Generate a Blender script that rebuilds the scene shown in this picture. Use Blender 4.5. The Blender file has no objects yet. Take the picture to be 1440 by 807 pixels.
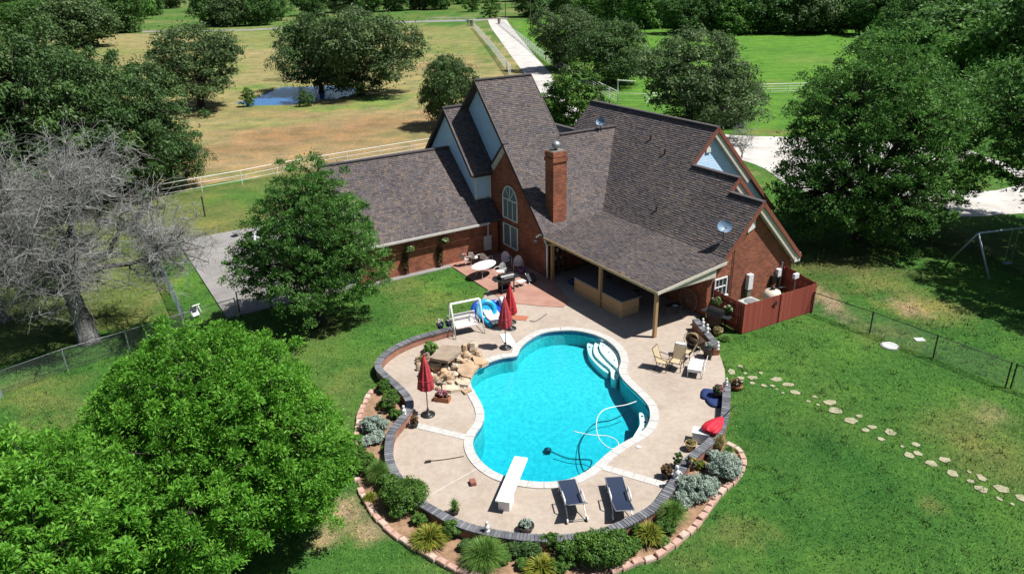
import bpy, math, random
import numpy as np
from mathutils import Vector, Matrix
from mathutils.geometry import tessellate_polygon, delaunay_2d_cdt

random.seed(7)
R = math.radians
scene = bpy.context.scene
COL = scene.collection

# ------------------------------------------------------------------ camera
FPX, PITCH, ROLL, CX, CY, CAMH = 1050.0, R(23.1), R(-1.2), 720.0, 403.5, 17.0
_fw = np.array([0, math.cos(PITCH), -math.sin(PITCH)])
_u0 = np.array([0, math.sin(PITCH), math.cos(PITCH)])
_r0 = np.array([1.0, 0, 0])
_rt = _r0*math.cos(ROLL) + _u0*math.sin(ROLL)
_up = -_r0*math.sin(ROLL) + _u0*math.cos(ROLL)
cam = bpy.data.cameras.new('camera')
cam.sensor_width = 36.0
cam.lens = FPX/1440.0*36.0
cam.clip_end = 3000
camo = bpy.data.objects.new('camera', cam)
COL.objects.link(camo)
m = Matrix.Identity(4)
for i in range(3):
    m[i][0], m[i][1], m[i][2] = _rt[i], _up[i], -_fw[i]
m[2][3] = CAMH
camo.matrix_world = m
scene.camera = camo

# ------------------------------------------------------------------ light
YAW = R(58.56)
A = np.array([math.sin(YAW), math.cos(YAW), 0])      # along the garage ridge, to the right
B = np.array([math.cos(YAW), -math.sin(YAW), 0])     # along the wing ridge, towards the viewer
SUN_EL = R(60)
sh = A*0.74 + B*0.673
sh = sh/np.linalg.norm(sh)
SUN = Vector((sh[0]*math.cos(SUN_EL), sh[1]*math.cos(SUN_EL), math.sin(SUN_EL)))
sun = bpy.data.lights.new('sun', 'SUN')
sun.energy = 5.0
sun.angle = R(0.53)
sun.color = (1.0, 0.975, 0.935)
suno = bpy.data.objects.new('sun', sun)
COL.objects.link(suno)
suno.rotation_euler = (-SUN).to_track_quat('-Z', 'Y').to_euler()
suno.location = (40, -20, 60)
world = bpy.data.worlds.new('World')
scene.world = world
world.use_nodes = True
nt = world.node_tree
bg = nt.nodes['Background']
sky = nt.nodes.new('ShaderNodeTexSky')
sky.sky_type = 'NISHITA'
sky.sun_disc = False
sky.sun_elevation = SUN_EL
sky.sun_rotation = math.atan2(sh[0], sh[1])
nt.links.new(sky.outputs[0], bg.inputs[0])
bg.inputs[1].default_value = 0.05
scene.view_settings.view_transform = 'Standard'
scene.view_settings.look = 'None'
scene.view_settings.gamma = 1.0
scene.view_settings.exposure = 0.5
scene.view_settings.use_curve_mapping = False
scene.cycles.diffuse_bounces = 1
scene.cycles.transparent_max_bounces = 16

# ------------------------------------------------------------------ helpers
def ray(x, y):
    return _rt*(x-CX)/FPX - _up*(y-CY)/FPX + _fw
def G(x, y, z=0.0):
    """world point at height z seen at photo pixel x, y"""
    d = ray(x, y)
    t = (z-CAMH)/d[2]
    return Vector((d[0]*t, d[1]*t, z))
def hp(a, b, z=0.0):
    """house axes -> world"""
    p = A*a + B*b
    return Vector((p[0], p[1], z))
HOUSE_RZ = math.atan2(A[1], A[0])

def rawmesh(name, V, Fs, mat=None, smooth=False, tint=None, uv=False):
    """V (n,3); Fs: list of faces or (m,4)/(m,3) array"""
    me = bpy.data.meshes.new(name)
    V = np.asarray(V, dtype=np.float32)
    if isinstance(Fs, np.ndarray):
        k = Fs.shape[1]
        me.vertices.add(len(V)); me.vertices.foreach_set('co', V.ravel())
        me.loops.add(Fs.size); me.loops.foreach_set('vertex_index', Fs.ravel().astype(np.int32))
        me.polygons.add(len(Fs))
        me.polygons.foreach_set('loop_start', np.arange(0, Fs.size, k, dtype=np.int32))
        me.polygons.foreach_set('loop_total', np.full(len(Fs), k, dtype=np.int32))
    else:
        me.from_pydata(V.tolist(), [], Fs)
    if smooth:
        me.polygons.foreach_set('use_smooth', np.ones(len(me.polygons), dtype=bool))
    me.update(calc_edges=True)
    if tint is not None:
        tint = np.asarray(tint, dtype=np.float32)
        if tint.ndim == 1:
            at = me.attributes.new('tint', 'FLOAT', 'POINT')
            at.data.foreach_set('value', tint)
        else:
            at = me.attributes.new('tint', 'FLOAT_COLOR', 'POINT')
            at.data.foreach_set('color', np.concatenate([tint, np.ones((len(tint), 1), np.float32)], 1).ravel())
    if uv:
        ul = me.uv_layers.new(name='UVMap')
        dat = np.zeros((len(me.loops), 2), np.float32)
        for p in me.polygons:
            n = p.normal
            if abs(n.z) > 0.95:
                t, b = Vector((A[0], A[1], 0)), Vector((-A[1], A[0], 0))
            else:
                t = Vector((-n.y, n.x, 0)).normalized()
                b = Vector((0, 0, 1)) if abs(n.z) < 0.2 else n.cross(t)
            for li in p.loop_indices:
                co = me.vertices[me.loops[li].vertex_index].co
                dat[li] = (co.dot(t), co.dot(b))
        ul.data.foreach_set('uv', dat.ravel())
    if mat is not None:
        me.materials.append(M[mat] if isinstance(mat, str) else mat)
    return me

def ob(name, me, parent=None, loc=(0, 0, 0), rz=0.0):
    o = bpy.data.objects.new(name, me)
    COL.objects.link(o)
    o.location = loc
    if rz: o.rotation_euler = (0, 0, rz)
    if parent is not None: o.parent = parent
    return o
def tag(o, label=None, cat=None, group=None, kind=None):
    if label: o['label'] = label
    if cat: o['category'] = cat
    if group: o['group'] = group
    if kind: o['kind'] = kind
    return o
def thing(name, label, cat, loc=(0, 0, 0), rz=0.0, group=None):
    o = bpy.data.objects.new(name, None)
    COL.objects.link(o)
    o.empty_display_size = 0.2
    o.location = loc
    o.rotation_euler = (0, 0, rz)
    return tag(o, label, cat, group)
def kids(o):
    return [c for c in bpy.data.objects if c.parent == o]
def dup(root, loc, rz=0.0, label=None, group=None, scale=None):
    r = root.copy(); COL.objects.link(r)
    r.location = loc; r.rotation_euler = (0, 0, rz)
    if scale: r.scale = scale if hasattr(scale, '__len__') else (scale,)*3
    if label: r['label'] = label
    if group: r['group'] = group
    for ch in root.children:
        c = ch.copy(); COL.objects.link(c); c.parent = r
        for g in ch.children:
            d = g.copy(); COL.objects.link(d); d.parent = c
    return r

class MB:
    """collects shapes for ONE mesh"""
    def __init__(s, off=(0, 0, 0)):
        s.v = []; s.f = []; s.off = Vector(off); s.t = None
    def add(s, vs, fs):
        n = len(s.v)
        s.v += [tuple(Vector(v) - s.off) for v in vs]
        s.f += [tuple(i+n for i in f) for f in fs]
        return s
    def box(s, c, size, rz=0.0, rot=None):
        x, y, z = [k/2 for k in size]
        mm = rot if rot is not None else Matrix.Rotation(rz, 3, 'Z')
        c = Vector(c)
        vs = [c + mm @ Vector(p) for p in ((-x,-y,-z),(x,-y,-z),(x,y,-z),(-x,y,-z),(-x,-y,z),(x,-y,z),(x,y,z),(-x,y,z))]
        return s.add(vs, [(3,2,1,0),(4,5,6,7),(0,1,5,4),(1,2,6,5),(2,3,7,6),(3,0,4,7)])
    def bar(s, p, q, w, h, up=(0, 0, 1)):
        """box beam from p to q"""
        p, q = Vector(p), Vector(q)
        d = (q-p); L = d.length; d.normalize()
        up = Vector(up)
        sd = d.cross(up)
        if sd.length < 1e-4: sd = d.cross(Vector((1, 0, 0)))
        sd.normalize(); u = sd.cross(d)
        return s.box((p+q)/2, (L, w, h), rot=Matrix((d, sd, u)).transposed())
    def tube(s, pts, r, n=8, caps=True):
        pts = [Vector(p) for p in pts]
        k = len(pts)
        rs = r if hasattr(r, '__len__') else [r]*k
        vs = []; fs = []
        ref = None
        for i, p in enumerate(pts):
            d = (pts[min(i+1, k-1)] - pts[max(i-1, 0)])
            if d.length < 1e-9: d = Vector((0, 0, 1))
            d.normalize()
            if ref is None:
                ref = d.cross(Vector((0, 0, 1)) if abs(d.z) < 0.9 else Vector((1, 0, 0)))
            ref = (ref - d*ref.dot(d))
            if ref.length < 1e-6: ref = d.orthogonal()
            ref.normalize()
            b = d.cross(ref)
            for j in range(n):
                a = 2*math.pi*j/n
                vs.append(p + (ref*math.cos(a) + b*math.sin(a))*rs[i])
        for i in range(k-1):
            for j in range(n):
                fs.append((i*n+j, i*n+(j+1) % n, (i+1)*n+(j+1) % n, (i+1)*n+j))
        if caps:
            fs.append(tuple(reversed(range(n)))); fs.append(tuple((k-1)*n+j for j in range(n)))
        return s.add(vs, fs)
    def lathe(s, prof, n=16, c=(0, 0, 0), caps=True):
        c = Vector(c); vs = []; fs = []
        for r, z in prof:
            for j in range(n):
                a = 2*math.pi*j/n
                vs.append(c + Vector((r*math.cos(a), r*math.sin(a), z)))
        k = len(prof)
        for i in range(k-1):
            for j in range(n):
                fs.append((i*n+j, i*n+(j+1) % n, (i+1)*n+(j+1) % n, (i+1)*n+j))
        if caps:
            fs.append(tuple(reversed(range(n)))); fs.append(tuple((k-1)*n+j for j in range(n)))
        return s.add(vs, fs)
    def prism(s, poly, z0, z1):
        """poly: list of (x,y); any simple polygon"""
        n = len(poly)
        if sum(poly[i][0]*poly[(i+1) % n][1]-poly[(i+1) % n][0]*poly[i][1] for i in range(n)) < 0:
            poly = list(reversed(poly))
        vs = [(p[0], p[1], z0) for p in poly] + [(p[0], p[1], z1) for p in poly]
        return s.add(vs, [tuple(reversed(range(n))), tuple(range(n, 2*n))] + [(i, (i+1) % n, (i+1) % n+n, i+n) for i in range(n)])
    def slab(s, poly3, vec):
        """polygon of 3d points extruded by vec"""
        n = len(poly3); vec = Vector(vec)
        ps = [Vector(p) for p in poly3]
        nm = Vector((0, 0, 0))
        for i in range(n): nm += ps[i].cross(ps[(i+1) % n])
        if nm.dot(vec) < 0: ps.reverse()
        vs = ps + [p+vec for p in ps]
        return s.add(vs, [tuple(reversed(range(n))), tuple(range(n, 2*n))] + [(i, (i+1) % n, (i+1) % n+n, i+n) for i in range(n)])
    def blob(s, c, rad, seed=0, rough=0.25, seg=8, rings=6):
        rg = random.Random(seed); c = Vector(c)
        vs = [c + Vector((0, 0, -rad[2]))]
        for i in range(1, rings):
            th = math.pi*i/rings
            for j in range(seg):
                ph = 2*math.pi*j/seg
                k = 1 + rg.uniform(-rough, rough)
                vs.append(c + Vector((rad[0]*math.sin(th)*math.cos(ph)*k, rad[1]*math.sin(th)*math.sin(ph)*k, -rad[2]*math.cos(th)*k)))
        vs.append(c + Vector((0, 0, rad[2])))
        fs = []
        for j in range(seg):
            fs.append((0, 1+(j+1) % seg, 1+j))
            fs.append((len(vs)-1, 1+(rings-2)*seg+j, 1+(rings-2)*seg+(j+1) % seg))
        for i in range(rings-2):
            for j in range(seg):
                fs.append((1+i*seg+j, 1+i*seg+(j+1) % seg, 1+(i+1)*seg+(j+1) % seg, 1+(i+1)*seg+j))
        return s.add(vs, fs)
    def build(s, name, mat, parent=None, smooth=False, loc=(0, 0, 0), rz=0.0, uv=False, label=None):
        o = ob(name, rawmesh(name, s.v, s.f, mat, smooth, uv=uv), parent, loc, rz)
        if label: o['label'] = label
        return o

def smooth_curve(pts, n_per=6, closed=False):
    """Catmull-Rom through points"""
    P = [Vector(p) for p in pts]; out = []
    k = len(P)
    for i in range(k if closed else k-1):
        p0 = P[(i-1) % k] if closed or i > 0 else P[0]
        p1 = P[i]; p2 = P[(i+1) % k]
        p3 = P[(i+2) % k] if closed or i+2 < k else P[-1]
        for j in range(n_per):
            t = j/n_per
            out.append(0.5*((2*p1)+(-p0+p2)*t+(2*p0-5*p1+4*p2-p3)*t*t+(-p0+3*p1-3*p2+p3)*t**3))
    if not closed: out.append(P[-1])
    return out
def resample(pts, step, closed=False):
    P = [Vector(p) for p in pts]
    if closed: P = P + [P[0]]
    L = [0.0]
    for i in range(1, len(P)): L.append(L[-1]+(P[i]-P[i-1]).length)
    n = max(1, round(L[-1]/step)); out = []
    j = 0
    for i in range(n if closed else n+1):
        d = L[-1]*i/n
        while j < len(L)-2 and L[j+1] < d: j += 1
        t = (d-L[j])/max(1e-9, L[j+1]-L[j])
        out.append(P[j].lerp(P[j+1], t))
    return out
def offset2(pts, d, closed=True):
    n = len(pts); out = []
    for i, p in enumerate(pts):
        a = pts[(i-1) % n] if closed or i > 0 else p
        b = pts[(i+1) % n] if closed or i < n-1 else p
        t = (Vector(b)-Vector(a)); t.z = 0; t.normalize()
        out.append(Vector((p[0]+t.y*d, p[1]-t.x*d, p[2])))
    return out
def tess_sheet(name, outer, holes, z, mat):
    loops = [[Vector((p[0], p[1], 0)) for p in outer]] + [[Vector((p[0], p[1], 0)) for p in h] for h in holes]
    tris = tessellate_polygon(loops)
    vs = [Vector((p.x, p.y, z)) for l in loops for p in l]
    fs = []
    for t in tris:
        a, b, c = [vs[i] for i in t]
        fs.append(tuple(t) if (b-a).cross(c-a).z > 0 else tuple(reversed(t)))
    return rawmesh(name, [tuple(v) for v in vs], fs, mat)
def inside(px, py, poly):
    """vectorised point in polygon"""
    px = np.asarray(px); py = np.asarray(py)
    r = np.zeros(px.shape, bool)
    n = len(poly)
    for i in range(n):
        x1, y1 = poly[i][0], poly[i][1]; x2, y2 = poly[(i+1) % n][0], poly[(i+1) % n][1]
        if y1 == y2: continue
        c = ((y1 > py) != (y2 > py)) & (px < (x2-x1)*(py-y1)/(y2-y1)+x1)
        r ^= c
    return r

# ------------------------------------------------------------------ materials
M = {}
def nodes(name):
    m_ = bpy.data.materials.new(name); m_.use_nodes = True
    n = m_.node_tree; b = n.nodes['Principled BSDF']
    M[name] = m_
    return m_, n, b
def N(n, typ, **kw):
    x = n.nodes.new(typ)
    for k, v in kw.items():
        if k.startswith('i_'): x.inputs[int(k[2:])].default_value = v
        else: setattr(x, k, v)
    return x
def c4(c): return (c[0], c[1], c[2], 1)
def mixrgb(n, a, b, fac, mode='MIX'):
    x = n.nodes.new('ShaderNodeMix'); x.data_type = 'RGBA'; x.blend_type = mode
    for sock, val in ((x.inputs[0], fac), (x.inputs[6], a), (x.inputs[7], b)):
        if hasattr(val, 'is_linked') or isinstance(val, bpy.types.NodeSocket): n.links.new(val, sock)
        elif isinstance(val, (int, float)): sock.default_value = val
        else: sock.default_value = c4(val)
    return x.outputs[2]
def ramp(n, src, stops):
    x = n.nodes.new('ShaderNodeValToRGB')
    e = x.color_ramp.elements
    e[0].position, e[0].color = stops[0][0], c4(stops[0][1])
    e[1].position, e[1].color = stops[-1][0], c4(stops[-1][1])
    for p, c in stops[1:-1]:
        k = e.new(p); k.color = c4(c)
    n.links.new(src, x.inputs[0])
    return x.outputs[0]
def noise(n, scale, detail=4, rough=0.55, vec=None):
    x = N(n, 'ShaderNodeTexNoise')
    x.inputs['Scale'].default_value = scale; x.inputs['Detail'].default_value = detail; x.inputs['Roughness'].default_value = rough
    if vec is not None: n.links.new(vec, x.inputs['Vector'])
    return x.outputs[0]
def coords(n, kind='Object'):
    return N(n, 'ShaderNodeTexCoord').outputs[kind]
def worldpos(n):
    return N(n, 'ShaderNodeNewGeometry').outputs['Position']
def bump(n, b, h, strength, dist=0.02):
    x = N(n, 'ShaderNodeBump'); x.inputs['Strength'].default_value = strength; x.inputs['Distance'].default_value = dist
    n.links.new(h, x.inputs['Height']); n.links.new(x.outputs[0], b.inputs['Normal'])
def simple(name, col, rough=0.7, col2=None, scale=6.0, metallic=0.0, bmp=0.0, detail=4, coat=0.0, spec=None):
    m_, n, b = nodes(name)
    b.inputs['Roughness'].default_value = rough; b.inputs['Metallic'].default_value = metallic
    if coat: b.inputs['Coat Weight'].default_value = coat
    if spec is not None: b.inputs['Specular IOR Level'].default_value = spec
    if col2 is None: col2 = tuple(k*0.72 for k in col)
    ns = noise(n, scale, detail, 0.6, worldpos(n))
    f = ramp(n, ns, [(0.32, col2), (0.66, col)])
    n.links.new(f, b.inputs['Base Color'])
    if bmp: bump(n, b, ns, bmp)
    return m_

simple('white_paint', (0.78, 0.78, 0.76), 0.5, (0.66, 0.66, 0.64))
simple('white_metal', (0.80, 0.79, 0.77), 0.4, (0.68, 0.67, 0.65), 9)
simple('white_plastic', (0.82, 0.82, 0.82), 0.35, (0.72, 0.72, 0.72))
simple('pinkish_white', (0.74, 0.62, 0.60), 0.45, (0.62, 0.48, 0.46))
simple('trim_red', (0.26, 0.085, 0.055), 0.6, (0.19, 0.06, 0.04), 8)
simple('trim_dark', (0.055, 0.032, 0.030), 0.65, (0.035, 0.022, 0.022), 8)
simple('soffit', (0.62, 0.58, 0.50), 0.6, (0.50, 0.46, 0.38))
simple('gutter', (0.55, 0.53, 0.50), 0.45, (0.42, 0.40, 0.37), 12)
simple('timber', (0.46, 0.29, 0.13), 0.65, (0.30, 0.18, 0.08), 14)
simple('timber_pale', (0.50, 0.38, 0.22), 0.7, (0.36, 0.25, 0.13), 11)
simple('bar_board_a', (0.62, 0.40, 0.20), 0.65, (0.46, 0.27, 0.12), 18)
simple('bar_board_b', (0.55, 0.37, 0.20), 0.65, (0.38, 0.23, 0.11), 18)
simple('counter', (0.20, 0.21, 0.22), 0.4, (0.14, 0.15, 0.16), 9)
simple('picket_a', (0.32, 0.062, 0.042), 0.75, (0.22, 0.042, 0.030), 16)
simple('picket_b', (0.38, 0.085, 0.055), 0.75, (0.26, 0.052, 0.036), 16)
simple('picket_c', (0.27, 0.052, 0.036), 0.75, (0.18, 0.034, 0.026), 16)
simple('galvanised', (0.42, 0.44, 0.45), 0.45, (0.30, 0.32, 0.33), 20, metallic=0.6)
simple('wire', (0.22, 0.24, 0.25), 0.5, (0.15, 0.165, 0.17), 20, metallic=0.3)
simple('wire_coated', (0.30, 0.42, 0.44), 0.5, (0.22, 0.33, 0.36), 20, metallic=0.1)
simple('black_metal', (0.018, 0.018, 0.019), 0.4, (0.012, 0.012, 0.012), 10)
simple('black_post', (0.03, 0.032, 0.03), 0.6)
simple('dark_plastic', (0.03, 0.032, 0.036), 0.35, (0.02, 0.02, 0.024), 8)
simple('umbrella_red', (0.50, 0.020, 0.030), 0.75, (0.38, 0.014, 0.022), 5)
simple('umbrella_faded', (0.46, 0.045, 0.060), 0.8, (0.34, 0.030, 0.040), 5)
simple('umbrella_lying', (0.62, 0.016, 0.040), 0.7, (0.50, 0.012, 0.030), 5)
simple('pole_brown', (0.10, 0.065, 0.05), 0.4, metallic=0.5)
simple('navy_fabric', (0.013, 0.026, 0.062), 0.75, (0.010, 0.020, 0.050), 30)
simple('navy_cushion', (0.012, 0.035, 0.14), 0.8, (0.010, 0.026, 0.10), 12)
simple('sling_beige', (0.50, 0.40, 0.26), 0.8, (0.42, 0.33, 0.20), 40)
simple('bronze', (0.075, 0.048, 0.030), 0.45, metallic=0.4)
simple('terracotta', (0.42, 0.16, 0.085), 0.8, (0.32, 0.11, 0.06), 9)
simple('dark_pot', (0.045, 0.036, 0.030), 0.6, (0.028, 0.022, 0.02), 9)
simple('tan_pot', (0.40, 0.29, 0.15), 0.7, (0.28, 0.19, 0.09), 9)
simple('blue_glaze', (0.015, 0.03, 0.16), 0.2, (0.010, 0.02, 0.10), 9, coat=0.5)
simple('white_glaze', (0.75, 0.74, 0.72), 0.25, (0.62, 0.58, 0.54), 9)
simple('soil', (0.085, 0.055, 0.035), 0.95, (0.045, 0.03, 0.02), 9, bmp=0.5)
simple('mulch', (0.34, 0.21, 0.125), 0.95, (0.19, 0.11, 0.065), 4, bmp=0.8, detail=9)
simple('brick_red_small', (0.30, 0.11, 0.08), 0.85)
simple('cap_brick', (0.165, 0.168, 0.185), 0.7, (0.115, 0.117, 0.130), 7)
simple('cap_brick_pale', (0.225, 0.228, 0.24), 0.7, (0.16, 0.162, 0.172), 7)
simple('cap_brick_dark', (0.115, 0.118, 0.135), 0.7, (0.08, 0.082, 0.095), 7)
simple('mortar', (0.20, 0.185, 0.165), 0.9)
simple('edging_pink', (0.52, 0.34, 0.27), 0.9, (0.38, 0.235, 0.18), 6, bmp=0.5)
simple('edging_pale', (0.58, 0.44, 0.36), 0.9, (0.42, 0.29, 0.23), 6, bmp=0.5)
simple('flagstone', (0.37, 0.345, 0.225), 0.9, (0.23, 0.225, 0.12), 4, bmp=0.4)
simple('rock_tan', (0.50, 0.35, 0.22), 0.9, (0.33, 0.22, 0.14), 3, bmp=0.6, detail=7)
simple('rock_pale', (0.60, 0.50, 0.37), 0.9, (0.42, 0.33, 0.23), 3, bmp=0.6, detail=7)
simple('rock_rust', (0.50, 0.27, 0.14), 0.9, (0.50, 0.38, 0.26), 2.2, bmp=0.6, detail=7)
simple('rock_grey', (0.33, 0.26, 0.19), 0.9, (0.24, 0.18, 0.13), 2.4, bmp=0.6, detail=7)
simple('coping_white', (0.53, 0.515, 0.49), 0.75, (0.43, 0.41, 0.385), 5, bmp=0.15)
simple('tile_blue', (0.03, 0.10, 0.22), 0.2, (0.02, 0.06, 0.15), 8)
simple('board_white', (0.84, 0.84, 0.82), 0.55, (0.78, 0.78, 0.75), 12, bmp=0.1)
simple('float_blue', (0.010, 0.07, 0.42), 0.25, (0.008, 0.05, 0.32), 5)
simple('float_cyan', (0.02, 0.38, 0.62), 0.25, (0.015, 0.28, 0.52), 5)
simple('lid_white', (0.68, 0.70, 0.66), 0.6, (0.55, 0.57, 0.52), 7)
simple('dish_grey', (0.17, 0.25, 0.37), 0.5, (0.13, 0.20, 0.30), 20)
simple('tank_white', (0.72, 0.66, 0.54), 0.4, (0.62, 0.54, 0.42), 6)
simple('unit_green', (0.45, 0.50, 0.46), 0.5, (0.33, 0.38, 0.35), 20)
simple('bark_dark', (0.050, 0.040, 0.032), 0.95, (0.026, 0.021, 0.018), 5, bmp=1.0, detail=8)
simple('bark_grey', (0.22, 0.195, 0.165), 0.95, (0.11, 0.095, 0.08), 5, bmp=1.0, detail=8)
simple('bark_dead', (0.19, 0.185, 0.18), 0.95, (0.022, 0.019, 0.017), 1.3, bmp=0.8, detail=9)
simple('twig_dead', (0.31, 0.315, 0.30), 0.95, (0.12, 0.112, 0.10), 1.4, detail=6)
simple('star_black', (0.02, 0.02, 0.02), 0.5)
simple('hose_green', (0.05, 0.08, 0.04), 0.5)
simple('hose_white', (0.80, 0.86, 0.84), 0.4)
simple('hose_dark', (0.02, 0.05, 0.07), 0.5)
simple('flower_pink', (0.62, 0.18, 0.28), 0.8, (0.42, 0.10, 0.16), 30)
simple('flower_yellow', (0.65, 0.50, 0.05), 0.8, (0.50, 0.36, 0.03), 30)
simple('flower_white', (0.75, 0.70, 0.62), 0.8, (0.60, 0.55, 0.45), 30)
simple('rubber', (0.015, 0.015, 0.016), 0.7)
simple('car_white', (0.72, 0.73, 0.74), 0.25, (0.70, 0.71, 0.72), 3, coat=0.8)
simple('pole_wood', (0.10, 0.075, 0.055), 0.9, (0.07, 0.05, 0.035), 6)
simple('wood_old', (0.21, 0.17, 0.13), 0.9, (0.13, 0.10, 0.08), 8)
simple('swing_steel', (0.36, 0.42, 0.50), 0.45, (0.28, 0.33, 0.40), 10, metallic=0.2)
simple('lattice_purple', (0.20, 0.10, 0.24), 0.8)

def leafmat(name, col, var=0.5, trans=0.3, hue=None):
    m_, n, b = nodes(name)
    at = N(n, 'ShaderNodeAttribute', attribute_name='tint')
    dark = tuple(k*(1-var) for k in col)
    lite = hue or tuple(min(1, k*(1+var)) for k in col)
    c = ramp(n, at.outputs['Fac'], [(0.0, dark), (0.5, col), (1.0, lite)])
    n.links.new(c, b.inputs['Base Color'])
    b.inputs['Roughness'].default_value = 0.55
    b.inputs['Specular IOR Level'].default_value = 0.3
    tr = N(n, 'ShaderNodeBsdfTranslucent'); n.links.new(c, tr.inputs[0])
    mx = N(n, 'ShaderNodeMixShader'); mx.inputs[0].default_value = trans
    out = n.nodes['Material Output']
    n.links.new(b.outputs[0], mx.inputs[1]); n.links.new(tr.outputs[0], mx.inputs[2]); n.links.new(mx.outputs[0], out.inputs[0])
leafmat('leaf_bright', (0.135, 0.37, 0.034), 0.5, 0.45, (0.25, 0.52, 0.065))
leafmat('leaf_mid', (0.085, 0.215, 0.04), 0.5, 0.38, (0.185, 0.36, 0.08))
leafmat('leaf_dark', (0.064, 0.135, 0.036), 0.5, 0.3, (0.135, 0.225, 0.065))
leafmat('leaf_oak', (0.08, 0.142, 0.046), 0.5, 0.3, (0.16, 0.235, 0.085))
leafmat('leaf_far', (0.078, 0.18, 0.04), 0.5, 0.38, (0.15, 0.29, 0.07))
leafmat('leaf_far_lime', (0.105, 0.255, 0.04), 0.5, 0.38, (0.19, 0.37, 0.07))
leafmat('leaf_sage', (0.26, 0.34, 0.27), 0.4, 0.15, (0.42, 0.50, 0.42))
leafmat('leaf_herb', (0.075, 0.175, 0.026), 0.55, 0.3, (0.16, 0.29, 0.045))
leafmat('leaf_grass', (0.12, 0.25, 0.045), 0.5, 0.3, (0.25, 0.39, 0.09))
leafmat('leaf_lily', (0.17, 0.23, 0.03), 0.5, 0.3, (0.46, 0.38, 0.05))
leafmat('leaf_straw', (0.30, 0.26, 0.10), 0.4, 0.3, (0.45, 0.38, 0.17))
leafmat('blade_lawn', (0.065, 0.150, 0.020), 0.5, 0.3, (0.15, 0.23, 0.04))

# brick, shingle, siding, ground, deck, water
def brickmat(name, c1, c2, mort, bw=0.215, bh=0.075):
    m_, n, b = nodes(name)
    uv = N(n, 'ShaderNodeUVMap', uv_map='UVMap')
    br = N(n, 'ShaderNodeTexBrick')
    n.links.new(uv.outputs[0], br.inputs['Vector'])
    br.inputs['Color1'].default_value = c4(c1); br.inputs['Color2'].default_value = c4(c2); br.inputs['Mortar'].default_value = c4(mort)
    br.inputs['Scale'].default_value = 1.0
    br.inputs['Mortar Size'].default_value = 0.008; br.inputs['Mortar Smooth'].default_value = 0.3
    br.inputs['Brick Width'].default_value = bw; br.inputs['Row Height'].default_value = bh
    br.inputs['Bias'].default_value = -0.1
    ns = noise(n, 1.3, 6, 0.65, worldpos(n))
    st = ramp(n, ns, [(0.30, (0.62, 0.58, 0.56)), (0.62, (1.08, 1.04, 1.0))])
    c = mixrgb(n, br.outputs['Color'], st, 1.0, 'MULTIPLY')
    n.links.new(c, b.inputs['Base Color'])
    b.inputs['Roughness'].default_value = 0.9
    inv = N(n, 'ShaderNodeMath', operation='SUBTRACT', i_0=1.0); n.links.new(br.outputs['Fac'], inv.inputs[1])
    bump(n, b, inv.outputs[0], 0.6, 0.008)
brickmat('brick', (0.36, 0.115, 0.055), (0.17, 0.058, 0.036), (0.27, 0.14, 0.10), 0.235, 0.088)
brickmat('brick_wall_low', (0.36, 0.16, 0.10), (0.25, 0.10, 0.07), (0.34, 0.27, 0.21), 0.22, 0.08)

m_, n, b = nodes('shingle')
at = N(n, 'ShaderNodeAttribute', attribute_name='tint')
ns = noise(n, 55, 3, 0.7, worldpos(n)); big = noise(n, 0.35, 3, 0.5, worldpos(n))
c = mixrgb(n, at.outputs['Color'], ramp(n, ns, [(0.25, (0.62, 0.62, 0.62)), (0.75, (1.3, 1.3, 1.3))]), 1.0, 'MULTIPLY')
c = mixrgb(n, c, ramp(n, big, [(0.3, (0.80, 0.80, 0.82)), (0.7, (1.14, 1.11, 1.08))]), 1.0, 'MULTIPLY')
n.links.new(c, b.inputs['Base Color']); b.inputs['Roughness'].default_value = 0.92
bump(n, b, ns, 0.4, 0.004)
simple('underlay', (0.085, 0.072, 0.075), 0.9, (0.055, 0.048, 0.052), 9)

m_, n, b = nodes('siding')
uv = N(n, 'ShaderNodeUVMap', uv_map='UVMap')
sp = N(n, 'ShaderNodeSeparateXYZ'); n.links.new(uv.outputs[0], sp.inputs[0])
d = N(n, 'ShaderNodeMath', operation='MULTIPLY', i_1=6.0); n.links.new(sp.outputs[1], d.inputs[0])
fr = N(n, 'ShaderNodeMath', operation='FRACT'); n.links.new(d.outputs[0], fr.inputs[0])
ns = noise(n, 3, 4, 0.6, worldpos(n))
n.links.new(ramp(n, ns, [(0.3, (0.47, 0.66, 0.86)), (0.7, (0.55, 0.74, 0.92))]), b.inputs['Base Color'])
b.inputs['Roughness'].default_value = 0.55
iv = N(n, 'ShaderNodeMath', operation='SUBTRACT', i_0=1.0); n.links.new(fr.outputs[0], iv.inputs[1])
bump(n, b, iv.outputs[0], 1.0, 0.02)

m_, n, b = nodes('grass_ground')
at = N(n, 'ShaderNodeAttribute', attribute_name='tint')
pos = worldpos(n)
n1 = noise(n, 0.35, 6, 0.62, pos); n2 = noise(n, 3.2, 6, 0.7, pos); n3 = noise(n, 26, 4, 0.75, pos)
c = mixrgb(n, at.outputs['Color'], ramp(n, n1, [(0.30, (0.62, 0.72, 0.70)), (0.50, (1, 1, 1)), (0.70, (1.42, 1.22, 1.10))]), 1.0, 'MULTIPLY')
c = mixrgb(n, c, ramp(n, n2, [(0.30, (0.58, 0.66, 0.62)), (0.52, (1, 1, 1)), (0.72, (1.50, 1.28, 1.20))]), 1.0, 'MULTIPLY')
c = mixrgb(n, c, ramp(n, n3, [(0.30, (0.45, 0.52, 0.45)), (0.5, (1, 1, 1)), (0.70, (1.6, 1.45, 1.35))]), 1.0, 'MULTIPLY')
n.links.new(c, b.inputs['Base Color']); b.inputs['Roughness'].default_value = 0.95; b.inputs['Specular IOR Level'].default_value = 0.1
bump(n, b, n3, 0.9, 0.05)

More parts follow.
